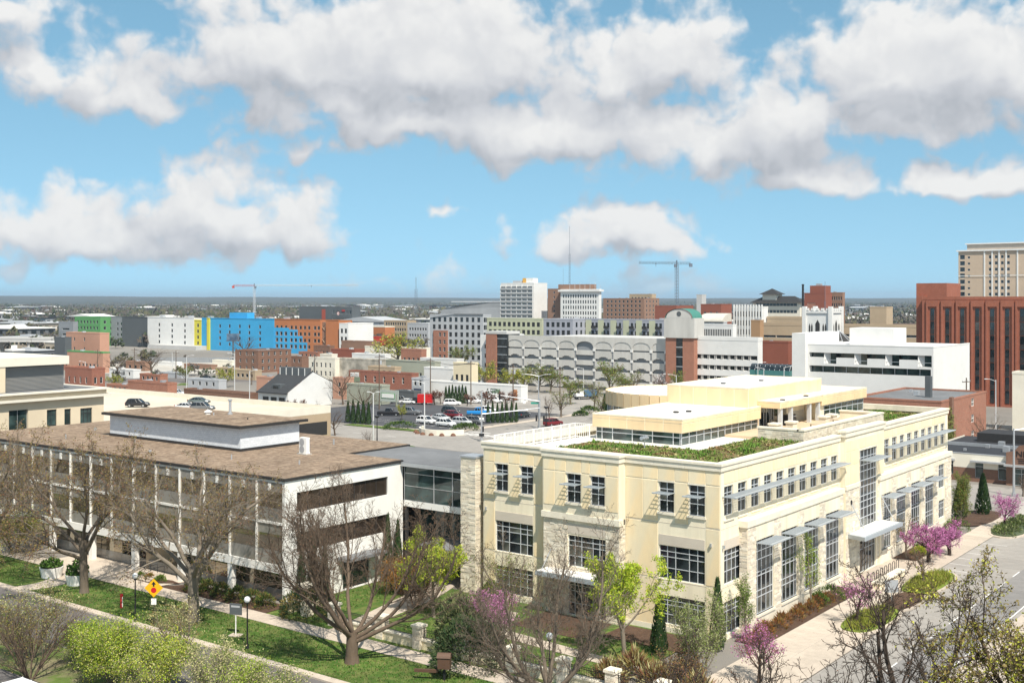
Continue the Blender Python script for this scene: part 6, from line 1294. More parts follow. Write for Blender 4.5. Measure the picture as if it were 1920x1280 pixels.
for (x, y, z) in ((-8.6, 1.2, 6.6), (-.7, 0, 2.2), (.9, .2, 2.0), (-6.1, -3, 3.4)): MB().box(x-.2, y-.18, z-.6, x+.2, y+.18, z+.7).build('signal_head', BLACK, s2)
MB().box(-3.6, .5, 5.3, -3.0, .6, 6.4).build('turn_sign', WHITE, s2); MB().box(-1.9, .2, 5.2, -.2, .28, 5.65).build('street_sign', pm('sign_teal', (.03, .24, .18), .5), s2)
for (px, py, yt, lab) in ((707, 830, 780, 'black round-topped lamp post on the grass verge'), (1024, 801, 763, 'black lamp post beside the signal gantry')):
    x, y = GP(px, py); o = thing('lamp_post', lab, 'lamp post', (x, y, 0)); h = ZY(yt, x*FW[0]+y*FW[1]); MB().tube([(0, 0, 0), (0, 0, h)], [.12, .07], 8).build('pole', BLACK, o); MB().tube([(0, 0, h-.3), (0, 0, h), (0, 0, h+.12)], [.25, .55, .5], 12).build('lamp_head', BLACK, o)
for i, (px, d, yt, lab) in enumerate(((160, 380, 678, 'thin white lamp pole by the small brick house'), (350, 330, 667, 'white lamp pole right of the brown apartment house'), (440, 330, 663, 'second white lamp pole near the brown apartment house'), (323, 420, 661, 'white lamp pole in front of the white apartments'), (518, 300, 716, 'white pole in front of the gabled roof'), (468, 300, 695, 'white lamp pole beside the gabled roof'), (1094, 340, 690, 'tall white lamp pole in front of the garage arches'), (1233, 300, 702, 'white lamp pole above the drum roof'), (1268, 290, 703, 'white arm lamp above the upper cream roof'), (1421, 300, 680, 'white pole left of the teal skywalk'), (1432, 290, 690, 'arm lamp in front of the teal skywalk'), (1470, 290, 688, 'arm lamp at the right of the teal skywalk'), (1867, 210, 712, 'white street lamp beside the red brick apartments'), (1007, 350, 681, 'slim white pole in front of the garage'))):
    pole('street_lamp', lab, px, 0, yt, d=d, r=.1, arms=((1 if i % 2 else -1, 1.8),))
pole('street_lamp', 'tall grey street lamp at the right edge by the clinic', 1901, 930, 803, r=.15, arms=((1, 4.5),), mat=METAL)
WIRE = pm('wire', (.05, .05, .05), .7); up_ = []
for (px, d, yt, lab) in ((711, 287, 663, 'brown utility pole with transformer left of the car park'), (807, 310, 671, 'brown utility pole at the white row of garages'), (883, 300, 676, 'brown utility pole in front of the white store'), (962, 292, 682, 'brown utility pole at the right end of the white store'), (1050, 285, 687, 'brown utility pole in the concrete car park'), (330, 400, 657, 'brown utility pole left of the lot'), (252, 430, 652, 'tall utility pole with two cross arms by the bare trees'), (183, 430, 655, 'utility pole beside the peach shop'), (590, 400, 664, 'utility pole by the cream painted building'), (472, 370, 662, 'utility pole near the brown apartment house'), (1812, 230, 708, 'utility pole with cross arms right of the white block')):
    x, y = D2(px, d); h = ZY(yt, d); o = thing('utility_pole', lab, 'utility pole', (x, y, 0), YAW-R_(60)); MB().tube([(0, 0, 0), (0, 0, h)], [.17, .11], 7).build('pole', WOODP, o)
    MB().box(-1.2, -.08, h-.9, 1.2, .08, h-.75).build('cross_arm', WOODP, o); up_.append((x, y, h))
    for k in (-1.1, -.4, .4, 1.1): MB().tube([(k, 0, h-.75), (k, 0, h-.5)], .05, 6).build('insulator', LGREY, o)
    if px in (711, 962): MB().tube([(.4, 0, h-2.6), (.4, 0, h-1.7)], .28, 10).build('transformer', LGREY, o)
def wire_run(a, b, lab):
    o = thing('power_lines', lab, 'power lines', a)
    for k in (-.9, 0, .9):
        pts = [(Vector(b)-Vector(a))*t+Vector((k*.6, k*.6, -1.0*4*t*(1-t)-.45)) for t in [i/10 for i in range(11)]]; MB().tube(pts, .03, 3).build('wire', WIRE, o)
wire_run(up_[0], up_[1], 'overhead wires between the transformer pole and the garage row pole'); wire_run(up_[1], up_[2], 'overhead wires over the purple shrubs'); wire_run(up_[2], up_[3], 'overhead wires in front of the white store'); wire_run(up_[3], up_[4], 'overhead wires over the concrete car park'); wire_run(up_[6], up_[5], 'overhead wires over the lot at left')
# ------------------------------------------------------------------ foreground furniture
sg = thing('warning_sign', 'yellow diamond stop-ahead sign with white plate on the lawn', 'road sign', (57.9, 82.1, .06), YAW-R_(90))
MB().tube([(0, .08, 0), (0, .08, 3.9)], .04, 6).build('post', BLACK, sg); YS = pm('sign_yellow', (.78, .42, .01), .5); RS = pm('sign_stop_red', (.50, .015, .02), .5)
q = MB(); q.v += [(0, 0, 3.3-.78), (.78, 0, 3.3), (0, 0, 3.3+.78), (-.78, 0, 3.3), (0, .02, 3.3-.78), (.78, .02, 3.3), (0, .02, 3.3+.78), (-.78, .02, 3.3)]; q.f += [(0, 1, 2, 3), (7, 6, 5, 4), (0, 4, 5, 1), (1, 5, 6, 2), (2, 6, 7, 3), (3, 7, 4, 0)]; q.m += [0]*6; q.build('plate', YS, sg)
q = MB(); q.poly([(.24*math.cos(R_(22.5+45*i)), -.012, 3.12+.24*math.sin(R_(22.5+45*i))) for i in range(8)]); q.build('stop_octagon', RS, sg)
q = MB(); q.poly([(-.07, -.012, 3.42), (.07, -.012, 3.42), (.07, -.012, 3.6), (-.07, -.012, 3.6)]); q.poly([(-.2, -.012, 3.6), (.2, -.012, 3.6), (0, -.012, 3.86)]); q.build('arrow', BLACK, sg)
MB().box(-.22, 0, 1.9, .22, .02, 2.42).build('lower_plate', WHITE, sg)
hp = thing('hydrant_marker', 'red post with white stripe standing on the lawn', 'marker post', (59.84, 89.6, .06)); MB().tube([(0, 0, 0), (0, 0, 1.15)], .12, 8).build('post', RS, hp); MB().tube([(0, 0, 1.15), (0, 0, 1.25)], [.15, .08], 8).build('cap', RS, hp); MB().box(-.03, -.16, .1, .03, -.1, 1.0).build('stripe', WHITE, hp)
def globe(label, x, y, h):
    o = thing('globe_lamp', label, 'lamp post', (x, y, .05)); MB().tube([(0, 0, 0), (0, 0, h)], [.07, .05], 8).build('pole', BLACK, o); MB().tube([(0, 0, 0), (0, 0, .35)], [.16, .09], 8).build('base', BLACK, o)
    MB().tube([(0, 0, h), (0, 0, h+.12)], [.12, .16], 10).build('collar', BLACK, o)
    q = MB(); q.tube([(0, 0, h+.1), (0, 0, h+.2), (0, 0, h+.36), (0, 0, h+.52), (0, 0, h+.6)], [.1, .22, .27, .2, .06], 12); q.build('globe', pm('milk_glass', (.80, .80, .78), .25), o, smooth=True)
globe('white globe lamp on black post right of the notice board', 58.9, 71.3, 3.5); globe('white globe lamp post at the lower edge by the garden wall', 65.7, 46.9, 3.4); globe('globe lamp post in front of the bare tree left of the warning sign', 57.9, 84.7, 3.6)
globe('globe lamp post at far left by the shrubs', 63.5, 118.5, 3.4)
nb = thing('notice_board', 'small dark notice board on a white post on the lawn', 'sign', (60.6, 74.8, .06), R_(-70)); MB().tube([(0, 0, 0), (0, 0, 2.2)], .05, 6).build('post', WHITE, nb); MB().box(-.55, -.05, 1.7, .55, .05, 2.6).build('board', DGREY, nb); MB().box(-.4, -.06, 2.3, .4, -.05, 2.45).build('heading_strip', LGREY, nb); MB().box(-.5, -.4, -.02, .5, .4, .06).build('footing', CONC_L, nb)
for (x, y, lab, sp) in ((62.3, 105.1, 'wide white concrete planter with green shrub on the curved path', 1), (62.2, 100.4, 'white concrete planter half hidden by the tree trunk', 0)):
    o = thing('planter', lab, 'planter', (x, y, .08)); MB().tube([(0, 0, 0), (0, 0, .25), (0, 0, .85), (0, 0, 1.0)], [.95, .98, 1.12, 1.15], 20).build('bowl', WHITE, o); MB().tube([(0, 0, .95), (0, 0, 1.02)], 1.0, 20).build('soil', MULCH, o)
    q = MB(); rg = random.Random(sp)
    for k in range(420):
        a, b_ = rg.uniform(0, 6.28), rg.random()**.5*1.05; zz_ = 1.0+rg.random()*(1.05-b_*.6)*(1.1 if sp else 1.7); p = Vector((b_*math.cos(a), b_*math.sin(a), zz_)); n_ = Vector((rg.uniform(-1, 1), rg.uniform(-1, 1), rg.uniform(-.3, 1))).normalized(); t_ = n_.orthogonal().normalized()*.12; u_ = n_.cross(t_); q.quad(tuple(p-t_), tuple(p+u_), tuple(p+t_), tuple(p-u_))
    q.build('foliage', pm('planter_leaf', (.07, .14, .02), .8, .3, 2), o)
kd = thing('book_kiosk', 'small brown roofed kiosk box beside the sidewalk at the bottom edge', 'kiosk', (62.6, 54.0, .06), R_(-60)); MB().box(-.07, -.07, 0, .07, .07, 1.1).build('post', BLACK, kd); MB().box(-.45, -.35, .9, .45, .35, 1.7).build('box', pm('kiosk_brown', (.10, .055, .035), .6), kd)
q = MB(); n = 6
for i in range(n): a0, a1 = math.pi*i/n, math.pi*(i+1)/n; q.quad((-.5, .42*math.cos(a0), 1.7+.28*math.sin(a0)), (.5, .42*math.cos(a0), 1.7+.28*math.sin(a0)), (.5, .42*math.cos(a1), 1.7+.28*math.sin(a1)), (-.5, .42*math.cos(a1), 1.7+.28*math.sin(a1)))
q.poly([(-.5, .42*math.cos(math.pi*i/n), 1.7+.28*math.sin(math.pi*i/n)) for i in range(n+1)]); q.build('curved_roof', pm('kiosk_roof', (.13, .08, .055), .5), kd); MB().box(-2.2, -.12, .55, -.45, .12, .75).build('bench_rail', pm('kiosk_brown', (.10, .055, .035)), kd)
us = thing('street_sign', 'grey back of a square street sign on the planted island', 'road sign', (100.3, 34.6, .15), R_(-45)); MB().tube([(0, 0, 0), (0, 0, 2.6)], .04, 6).build('post', METAL, us); MB().box(-.62, -.02, 1.6, .62, .0, 2.7).build('plate', METAL, us)
mh = struct(MB().tube([(88.4, 31.2, .018), (88.4, 31.2, .03)], .42, 16).build('manhole_cover', DARK))
# courtyard wall with piers and iron fence
FN = wthing('garden_wall', 'low cream garden wall with stone piers and black iron fence', 'garden wall', (66.9, 42.5, 0))
piers = [(67.6, 70.6), (67.4, 64.8), (67.2, 60.6), (67.2, 56.2), (67.2, 51.3), (67.2, 46.7), (67.2, 42.6), (67.2, 38.6)]
for (x, y) in piers:
    MB().box(x-.38, y-.38, 0, x+.38, y+.38, 1.75).build('pier', STONE, FN); MB().box(x-.48, y-.48, 1.75, x+.48, y+.48, 1.93).build('pier_cap', CREAM_L, FN)
    stones('pier_stones', 'A', x-.38, [(y-.38, y+.38, .05, 1.74)], FN, SR, 0, .03); stones('pier_stones', 'B', y-.38, [(x-.38, x+.38, .05, 1.74)], FN, SR, 0, .03)
for (a, b) in zip(piers[:-1], piers[1:]):
    y1, y0 = a[1]-.38, b[1]+.38; x = 67.25
    MB().box(x-.18, y0, 0, x+.18, y1, .75).build('wall', CREAM, FN); MB().box(x-.27, y0, .75, x+.27, y1, .88).build('coping', CREAM_L, FN)
    q = MB(); n = int((y1-y0)/.14)
    for i in range(n): yy = y0+(i+.5)*(y1-y0)/n; q.box(x-.012, yy-.012, .88, x+.012, yy+.012, 1.6)
    for z in (.98, 1.42, 1.56): q.box(x-.02, y0, z, x+.02, y1, z+.035)
    q.build('iron_fence', BLACK, FN)
MB().box(67.8, 76.3, 0, 72.0, 76.7, .8).build('wall', CREAM, FN); MB().box(67.7, 76.2, .8, 72.1, 76.8, .92).build('coping', CREAM_L, FN)
gp = wthing('gate_pier', 'tall white stone gate pier behind the big bare tree', 'gate pier', (68.2, 74.6, 0)); MB().box(67.8, 74.2, 0, 68.6, 75.0, 2.6).build('shaft', STONE, gp); MB().box(67.65, 74.05, 2.6, 68.75, 75.15, 2.85).build('cap', CREAM_L, gp)
# bike racks, railing and bench wall at the street entrance
for i in range(8):
    o = thing('bike_rack', 'row of slim black hoop bike racks by the street entrance', 'bike rack', (108.2+i*1.15, 39.5, .1), 0, 'bike racks'); MB().tube([(-.35, 0, 0), (-.35, 0, .85), (-.2, 0, 1.0), (.2, 0, 1.0), (.35, 0, .85), (.35, 0, 0)], .035, 6).build('hoop', BLACK, o)
o = wthing('bench_wall', 'long cream stone bench wall beside the street entrance', 'bench', (112, 37.9, 0)); MB().box(107.0, 38.0, .1, 114.0, 38.7, .62).build('seat_wall', CREAM, o); MB().box(106.9, 37.9, .62, 114.1, 38.8, .74).build('seat_slab', CREAM_L, o)
# ------------------------------------------------------------------ trees
def bark(name, c): return pm(name, c, .95, .18, 3, .12, .4, bump=.6, bscale=10, stretch=(1, 1, .35))
def leafm(name, c, tr=.25):
    if name in MATS: return MATS[name]
    m = pm(name, c, .7, .22, 1.3, .2, .25); t = m.node_tree; b = t.nodes['Principled BSDF']; outn = t.nodes['Material Output']
    tl_ = t.nodes.new('ShaderNodeBsdfTranslucent'); mx = t.nodes.new('ShaderNodeMixShader'); mx.inputs[0].default_value = tr
    t.links.new(b.inputs['Base Color'].links[0].from_socket, tl_.inputs[0]); t.links.new(b.outputs[0], mx.inputs[1]); t.links.new(tl_.outputs[0], mx.inputs[2]); t.links.new(mx.outputs[0], outn.inputs[0]); return m
B_GREY = bark('bark_grey', (.145, .115, .085)); B_BROWN = bark('bark_brown', (.11, .078, .055)); B_RED = bark('bark_reddish_twig', (.13, .094, .066)); B_DARK = bark('bark_dark', (.06, .044, .034)); B_PALE = bark('bark_pale', (.21, .175, .135))
L_OLIVE = leafm('leaf_olive_bud', (.24, .18, .055)); L_LIME = leafm('leaf_lime', (.40, .53, .04), .4); L_YEL = leafm('leaf_yellow_green', (.58, .58, .08), .4); L_GRN = leafm('leaf_green', (.11, .17, .03)); L_PINK = leafm('redbud_blossom', (.60, .24, .46)); L_PINK2 = leafm('redbud_blossom_dark', (.44, .13, .31)); L_PURP = leafm('leaf_purple_brown', (.13, .06, .05)); L_FRESH = leafm('leaf_fresh', (.19, .27, .04), .35); L_PALE = leafm('leaf_pale_cream', (.50, .46, .22)); L_DGRN = leafm('needle_dark', (.025, .06, .018), .1); L_JUN = leafm('needle_juniper', (.075, .10, .04), .1); L_SILV = leafm('leaf_silver_green', (.30, .32, .14)); L_RUST = leafm('leaf_rust', (.33, .14, .03)); L_RED = leafm('bud_red_brown', (.23, .11, .06))
def grow(mb, rg, p, d, L, r, lev, S, tips):
    ns = S['seg'][lev]; pts = [p.copy()]; rad = [r]; tp = S['taper'] if lev else .82
    for i in range(ns):
        j = S['jit'][lev]
        d = (d+Vector((rg.uniform(-j, j), rg.uniform(-j, j), rg.uniform(-j, j)+S['up'][lev]))).normalized()
        p = p+d*(L/ns); pts.append(p.copy()); rad.append(r*(1-(i+1)/ns*(1-tp)))
    last = lev == len(S['n'])
    mb.tube(pts, rad, S['sides'][lev], cap=False)
    if last: tips.append(pts); return
    n = S['n'][lev]; n = max(1, int(round(n*rg.uniform(.8, 1.2)))); az_ = rg.uniform(0, 6.28)
    for k in range(n):
        t = S['t0'][lev]+(1-S['t0'][lev])*(k+rg.uniform(.2, .9))/n; t = min(t, 1.0); f_ = t*ns; i = min(int(f_), ns-1); q = pts[i].lerp(pts[i+1], f_-i); rr = rad[i]+(rad[i+1]-rad[i])*(f_-i)
        ax_ = (pts[i+1]-pts[i]).normalized(); az_ += 2.4+rg.uniform(-.5, .5); o_ = ax_.orthogonal().normalized(); o_ = Matrix.Rotation(az_, 3, ax_) @ o_
        an = S['ang'][lev]*rg.uniform(.75, 1.2); nd = (ax_*math.cos(an)+o_*math.sin(an)).normalized()
        grow(mb, rg, q, nd, L*S['len'][lev]*rg.uniform(.75, 1.15)*(1-.35*(t-S['t0'][lev])), max(rr*S['rr'][lev], S.get('rmin', .004)), lev+1, S, tips)
    if S.get('lead', 1) and lev < len(S['n']): tips.append(pts[-2:])
def leaves(mb, rg, tips, per, size, mats, spread=.1, flat=0.):
    for pts in tips:
        for k in range(per if isinstance(per, int) else (int(per)+(rg.random() < per % 1))):
            t = rg.random()*(len(pts)-1); i = min(int(t), len(pts)-2); p = pts[i].lerp(pts[i+1], t-i)+Vector((rg.gauss(0, spread), rg.gauss(0, spread), rg.gauss(0, spread)))
            n_ = Vector((rg.uniform(-1, 1), rg.uniform(-1, 1), rg.uniform(-1, 1)+flat)).normalized(); a = n_.orthogonal().normalized(); a = Matrix.Rotation(rg.uniform(0, 6.28), 3, n_) @ a; b_ = n_.cross(a); s_ = size*rg.uniform(.6, 1.3)
            mb.quad(tuple(p-a*s_), tuple(p-b_*s_*.6), tuple(p+a*s_), tuple(p+b_*s_*.6), rg.choice(mats))
def tree(name, label, pos, seed, H, r, S, wood, lf=None, cat='tree', group=None, stems=1, lean=0., z=0.05):
    rg = random.Random(seed); o = thing(name, label, cat, (pos[0], pos[1], z), 0, group); mb = MB(); tips = []
    for s_ in range(stems):
        a = rg.uniform(0, 6.28) if stems > 1 else 0; ln = lean if stems > 1 else 0
        grow(mb, rg, Vector((math.cos(a)*.12*(stems > 1), math.sin(a)*.12*(stems > 1), -.1)), Vector((math.cos(a)*ln, math.sin(a)*ln, 1)).normalized(), H*S['h0'], r, 0, S, tips)
    if stems == 1: mb.tube([(0, 0, -.1), (0, 0, .12), (0, 0, .5)], [r*1.28, r*1.1, r*.98], S['sides'][0], cap=False)
    # bring the grown crown to the height asked for
    zm = max(v[2] for v in mb.v); k = H/zm; mb.v = [(v[0]*k, v[1]*k, v[2]*k) for v in mb.v]
    mb.build('trunk_and_branches', wood, o, smooth=True)
    if lf:
        tips = [[q*k for q in t] for t in tips]; lm = MB(); leaves(lm, rg, tips, lf['per'], lf['size'], list(range(len(lf['mats']))), lf.get('spread', .1)); c = lm.build('crown', lf['mats'], o)
    return o
VASE = dict(h0=.15, n=(9, 10, 7, 5, 4), seg=(3, 9, 6, 4, 3, 2), jit=(.06, .16, .22, .26, .3, .35), up=(0, .17, .10, .07, .04, .02), t0=(.62, .28, .2, .15, .1), ang=(1.15, .6, .6, .65, .7), len=(4.6, .42, .48, .48, .55), rr=(.46, .42, .48, .55, .62), sides=(10, 7, 5, 4, 3, 3), taper=.38, rmin=.011)
OAK = dict(h0=.30, n=(8, 8, 7, 5, 4), seg=(5, 6, 5, 4, 3, 2), jit=(.07, .2, .24, .28, .3, .35), up=(0, .05, .03, .02, .02, .0), t0=(.55, .25, .2, .15, .1), ang=(.75, .7, .7, .7, .75), len=(1.9, .5, .5, .5, .5), rr=(.5, .46, .5, .5, .6), sides=(10, 7, 5, 4, 3, 3), taper=.45, rmin=.010)
SMALL = dict(h0=.4, n=(7, 6, 5, 3), seg=(4, 5, 4, 3, 2), jit=(.1, .2, .25, .3, .3), up=(0, .08, .05, .03, .02), t0=(.35, .2, .15, .1), ang=(.7, .65, .7, .7), len=(1.1, .55, .5, .5), rr=(.5, .5, .5, .55), sides=(7, 5, 4, 3, 3), taper=.45, rmin=.007)
UPR = dict(h0=.8, n=(16, 5, 4), seg=(6, 4, 3, 2), jit=(.05, .12, .2, .25), up=(0, .22, .12, .05), t0=(.12, .15, .1), ang=(.5, .45, .5), len=(.42, .5, .5), rr=(.4, .5, .5), sides=(6, 4, 3, 3), taper=.3, rmin=.006)
BUSH = dict(h0=.55, n=(6, 6, 4), seg=(4, 4, 3, 2), jit=(.15, .22, .3, .3), up=(.03, .08, .05, .03), t0=(.15, .15, .1), ang=(.5, .6, .7), len=(.75, .55, .55), rr=(.55, .55, .6), sides=(5, 4, 3, 3), taper=.4, rmin=.006)
MIDS = dict(h0=.4, n=(7, 6, 4), seg=(3, 4, 3, 2), jit=(.08, .2, .25, .3), up=(0, .08, .05, .03), t0=(.4, .2, .1), ang=(.75, .65, .7), len=(1.1, .55, .55), rr=(.5, .5, .6), sides=(6, 4, 3, 3), taper=.45, rmin=.012)
tree('street_tree', 'tall budding tree left of the entrance with olive yellow buds', (60.8, 97.0), 11, 16.4, .40, OAK, B_GREY, dict(per=1.1, size=.075, mats=[L_OLIVE, L_OLIVE, L_RED], spread=.12))
tree('street_tree', 'stout budding tree on the lawn behind the yellow warning sign', (61.2, 81.1), 23, 15.0, .5, OAK, B_PALE, dict(per=.8, size=.07, mats=[L_OLIVE, L_RED, L_OLIVE], spread=.12))
ST1 = bpy.data.objects['street_tree']; ST2 = bpy.data.objects['street_tree.001']
dup(ST2, (61.2, 114.5, .05), 2.2, 'budding tree cut by the left edge in front of the mirror glass'); dup(ST1, (61.0, 130.5, .05), 4.0, 'first street tree beyond the left edge mirrored in the glass'); dup(ST2, (61.2, 146, .05), 5.1, 'second street tree beyond the left edge mirrored in the glass')
tree('street_tree', 'big bare vase-shaped tree in the middle of the front lawn', (61.4, 62.2), 35, 14.8, .46, dict(VASE, rr=(.40, .42, .48, .55, .62)), B_RED, dict(per=.2, size=.04, mats=[L_RED], spread=.05))
tree('street_tree', 'bare spreading tree in front of the cream building at bottom centre', (61.2, 43.6), 44, 13.6, .42, VASE, B_GREY, dict(per=.2, size=.035, mats=[L_RED], spread=.05))
tree('corner_tree', 'dark leafless tree nearest the lower right of the view', (39.5, 14.2), 52, 18.6, .30, dict(OAK, h0=.62, n=(10, 7, 6, 5, 4), ang=(.5, .6, .7, .7, .75), len=(.5, .55, .5, .5, .5), t0=(.5, .25, .2, .15, .1), rmin=.012), B_DARK, dict(per=.15, size=.03, mats=[L_RED], spread=.04))
tree('corner_tree', 'slim dark leafless tree left of the big dark one', (37.4, 16.9), 57, 16.2, .2, dict(SMALL, h0=.6, n=(10, 7, 6, 5), ang=(.5, .6, .7, .7), len=(.5, .55, .5, .5), rmin=.012), B_DARK, dict(per=.35, size=.03, mats=[L_RED], spread=.04))
tree('corner_tree', 'yellow green budding tree at the lower right edge', (42.9, 9.8), 63, 18.8, .26, dict(OAK, h0=.6, n=(10, 8, 7, 5, 4), ang=(.5, .6, .7, .7, .75), len=(.5, .55, .5, .5, .5), rmin=.011), B_BROWN, dict(per=2.6, size=.055, mats=[L_OLIVE, L_YEL, L_OLIVE], spread=.1))
for (lab, pos, seed, H, mats, per, nm, wd) in (
    ('lime yellow young maple in the courtyard garden', (74.5, 65.5), 71, 8.0, [L_LIME, L_YEL], 13, 'maple', B_PALE), ('lime yellow maple in front of the right half of the cream building', (74.6, 46.2), 72, 8.2, [L_LIME, L_YEL, L_LIME], 15, 'maple', B_PALE),
    ('pink redbud in bloom behind the dark juniper mound', (70.2, 55.8), 73, 5.2, [L_PINK, L_PINK, L_PINK2], 5, 'redbud', B_BROWN), ('small pink redbud at the corner plaza', (75.6, 35.6), 74, 4.3, [L_PINK, L_PINK2, L_RED], 4, 'redbud', B_BROWN),
    ('spreading pink redbud by the parking bays', (121.4, 38.0), 75, 4.2, [L_PINK, L_PINK2], 7, 'redbud', B_DARK), ('second spreading pink redbud nearer the parking bays', (126.0, 37.2), 76, 3.9, [L_PINK, L_PINK2], 6, 'redbud', B_DARK), ('pale pink redbud near the clinic at right', (144.6, 36.4), 77, 4.4, [L_PINK, L_PINK2], 4, 'redbud', B_DARK), ('thin pink redbud on the first planted island', (94.4, 35.6), 78, 4.2, [L_PINK], 1.5, 'redbud', B_BROWN),
    ('olive budding tree above the courtyard left of the redbud', (75.5, 58.4), 79, 6.6, [L_FRESH, L_OLIVE], 2.5, 'small_tree', B_GREY), ('young bare tree in the bed below the tall windows', (121.6, 40.4), 80, 5.4, [L_OLIVE], .8, 'young_tree', B_GREY), ('bare sapling on the second planted island', (111.8, 35.5), 81, 4.0, [L_RED], .4, 'young_tree', B_GREY)):
    S = dict(SMALL, ang=(.95, .8, .8, .8), h0=.3) if 'spreading' in lab else SMALL
    tree(nm, lab, pos, seed, H, .1 if nm != 'maple' else .14, S, wd, dict(per=per, size=.09 if nm == 'maple' else .06, mats=mats, spread=.13), cat=nm.replace('_', ' '))
for (lab, pos, seed, H, mats, per) in (('upright green birch at the street corner of the cream building', (84.6, 41.0), 91, 5.6, [L_FRESH, L_GRN], 5), ('tall upright birch with fresh leaves below the tall windows', (96.4, 40.4), 92, 7.2, [L_FRESH, L_LIME], 5), ('tall upright green tree beyond the far corner of the cream building', (144.0, 41.2), 93, 6.6, [L_FRESH, L_GRN, L_OLIVE], 9), ('feathery silver green shrub tree at the garden corner', (73.6, 39.2), 94, 6.6, [L_SILV, L_FRESH, L_SILV], 3)):
    tree('upright_tree', lab, pos, seed, H, .08, dict(UPR, n=(22, 7, 5), ang=(.6, .5, .5), len=(.5, .5, .5)) if seed in (93, 94) else UPR, B_PALE, dict(per=per, size=.06, mats=mats, spread=.12), stems=3 if seed == 94 else 1, lean=.35)
for (lab, pos, seed, H, mats, per, wd, stems) in (('lime green leafy bush on the median at lower left', (47.6, 72.6), 101, 5.0, [L_LIME, L_YEL, L_FRESH, L_LIME, L_GRN, L_PALE], 14, B_PALE, 9), ('second lime bush right of the first on the median', (48.0, 67.6), 102, 4.4, [L_LIME, L_YEL, L_FRESH, L_PALE], 11, B_PALE, 7), ('loose multi-stemmed shrub with sparse leaves at lower left', (47.2, 82.5), 103, 6.0, [L_FRESH, L_PALE, L_OLIVE], 4, B_GREY, 10), ('bare brown multi-stemmed shrub at the far lower left', (44.6, 78.0), 113, 6.4, [L_OLIVE], .8, B_BROWN, 9), ('low lime shrub between the median shrubs', (49.0, 78.0), 114, 3.0, [L_LIME, L_FRESH], 9, B_PALE, 7), ('second pale shrub right of the cream budding one', (48.6, 60.4), 115, 4.2, [L_PALE, L_LIME, L_FRESH], 5, B_PALE, 8), ('pale cream budding shrub on the median right of the lime bushes', (49.4, 63.6), 104, 4.4, [L_PALE, L_PALE, L_FRESH], 4, B_PALE, 8), ('airy pale shrub in front of the notice board', (54.0, 73.4), 105, 4.6, [L_PALE, L_OLIVE], 3, B_PALE, 6), ('pale twiggy shrub at the bottom edge of the lawn', (50.0, 57.5), 109, 3.8, [L_PALE, L_FRESH], 4, B_PALE, 7), ('yellow green shrub mass left of the curved path', (65.8, 118.5), 106, 5.2, [L_YEL, L_FRESH, L_OLIVE], 9, B_GREY, 8), ('tawny twig shrub in the garden corner at the bottom', (71.6, 39.8), 107, 3.0, [L_RED, L_OLIVE], 2, B_RED, 8), ('coppery hedge shrub in the courtyard', (78.2, 73.0), 108, 3.4, [L_RUST, L_RUST, L_OLIVE], 8, B_BROWN, 9), ('bare reddish shrub beside the coppery hedge', (76.0, 69.0), 110, 3.8, [L_RED], 3, B_RED, 9), ('airy yellow green shrub among the left lawn', (58.6, 113.0), 111, 3.4, [L_YEL, L_PALE], 4, B_PALE, 6)):
    tree('shrub', lab, pos, seed, H, .05, BUSH, wd, dict(per=per, size=.06 if 'lime' in lab else .06, mats=mats, spread=.24), cat='shrub', stems=stems, lean=.55)
def mound(name, label, pos, rx, ry, h, seed, mats, n=2600, size=.14, cat='shrub', group=None, spike=.25):
    """dense evergreen: sprays of foliage over an uneven mound"""
    rg = random.Random(seed); o = thing(name, label, cat, (pos[0], pos[1], .05), rg.uniform(0, 3), group); q = MB()
    for k in range(n):
        a = rg.uniform(0, 6.28); t = rg.random()**.6; el_ = rg.random()*math.pi/2; nn = 1+.28*mnoise.noise((math.cos(a)*2+seed, math.sin(a)*2, el_*2.2))
        p = Vector((rx*math.cos(a)*math.cos(el_)*nn*(.72+.28*t), ry*math.sin(a)*math.cos(el_)*nn*(.72+.28*t), h*math.sin(el_)*nn*(.75+.25*t)+.05)); d_ = Vector((p.x/rx, p.y/ry, p.z/h+rg.uniform(-.1, .5)))
        d_ = (d_+Vector((rg.uniform(-.5, .5), rg.uniform(-.5, .5), rg.uniform(-.4, .5)))).normalized(); s_ = size*rg.uniform(.6, 1.4); w_ = d_.orthogonal().normalized(); w_ = Matrix.Rotation(rg.uniform(0, 6.28), 3, d_) @ w_
        q.poly([tuple(p-w_*s_*.4), tuple(p+w_*s_*.4), tuple(p+d_*s_*(1+spike*4*rg.random()))], rg.randrange(len(mats)))
    q.build('foliage', mats, o); MB().tube([(0, 0, -.1), (0, 0, h*.6)], [.09, .03], 6).build('stem', B_BROWN, o); return o
mound('juniper', 'dark spreading juniper mound by the garden wall', (66.2, 54.6), 3.1, 2.9, 3.3, 1, [L_JUN, L_DGRN, L_JUN], 7000, .16)
mound('juniper', 'grey green twiggy juniper above the dark mound', (68.6, 57.6), 2.2, 2.4, 4.0, 2, [L_JUN, L_SILV, L_JUN], 4200, .16)
mound('yew', 'spreading yew at the corner of the white office', (68.3, 74.4), 2.3, 2.7, 2.4, 3, [L_JUN, L_DGRN, L_OLIVE], 4200, .15)
mound('yew', 'green clipped yew at the courtyard wall', (76.4, 60.8), 1.5, 1.5, 3.2, 4, [L_GRN, L_DGRN, L_FRESH], 2600, .13)
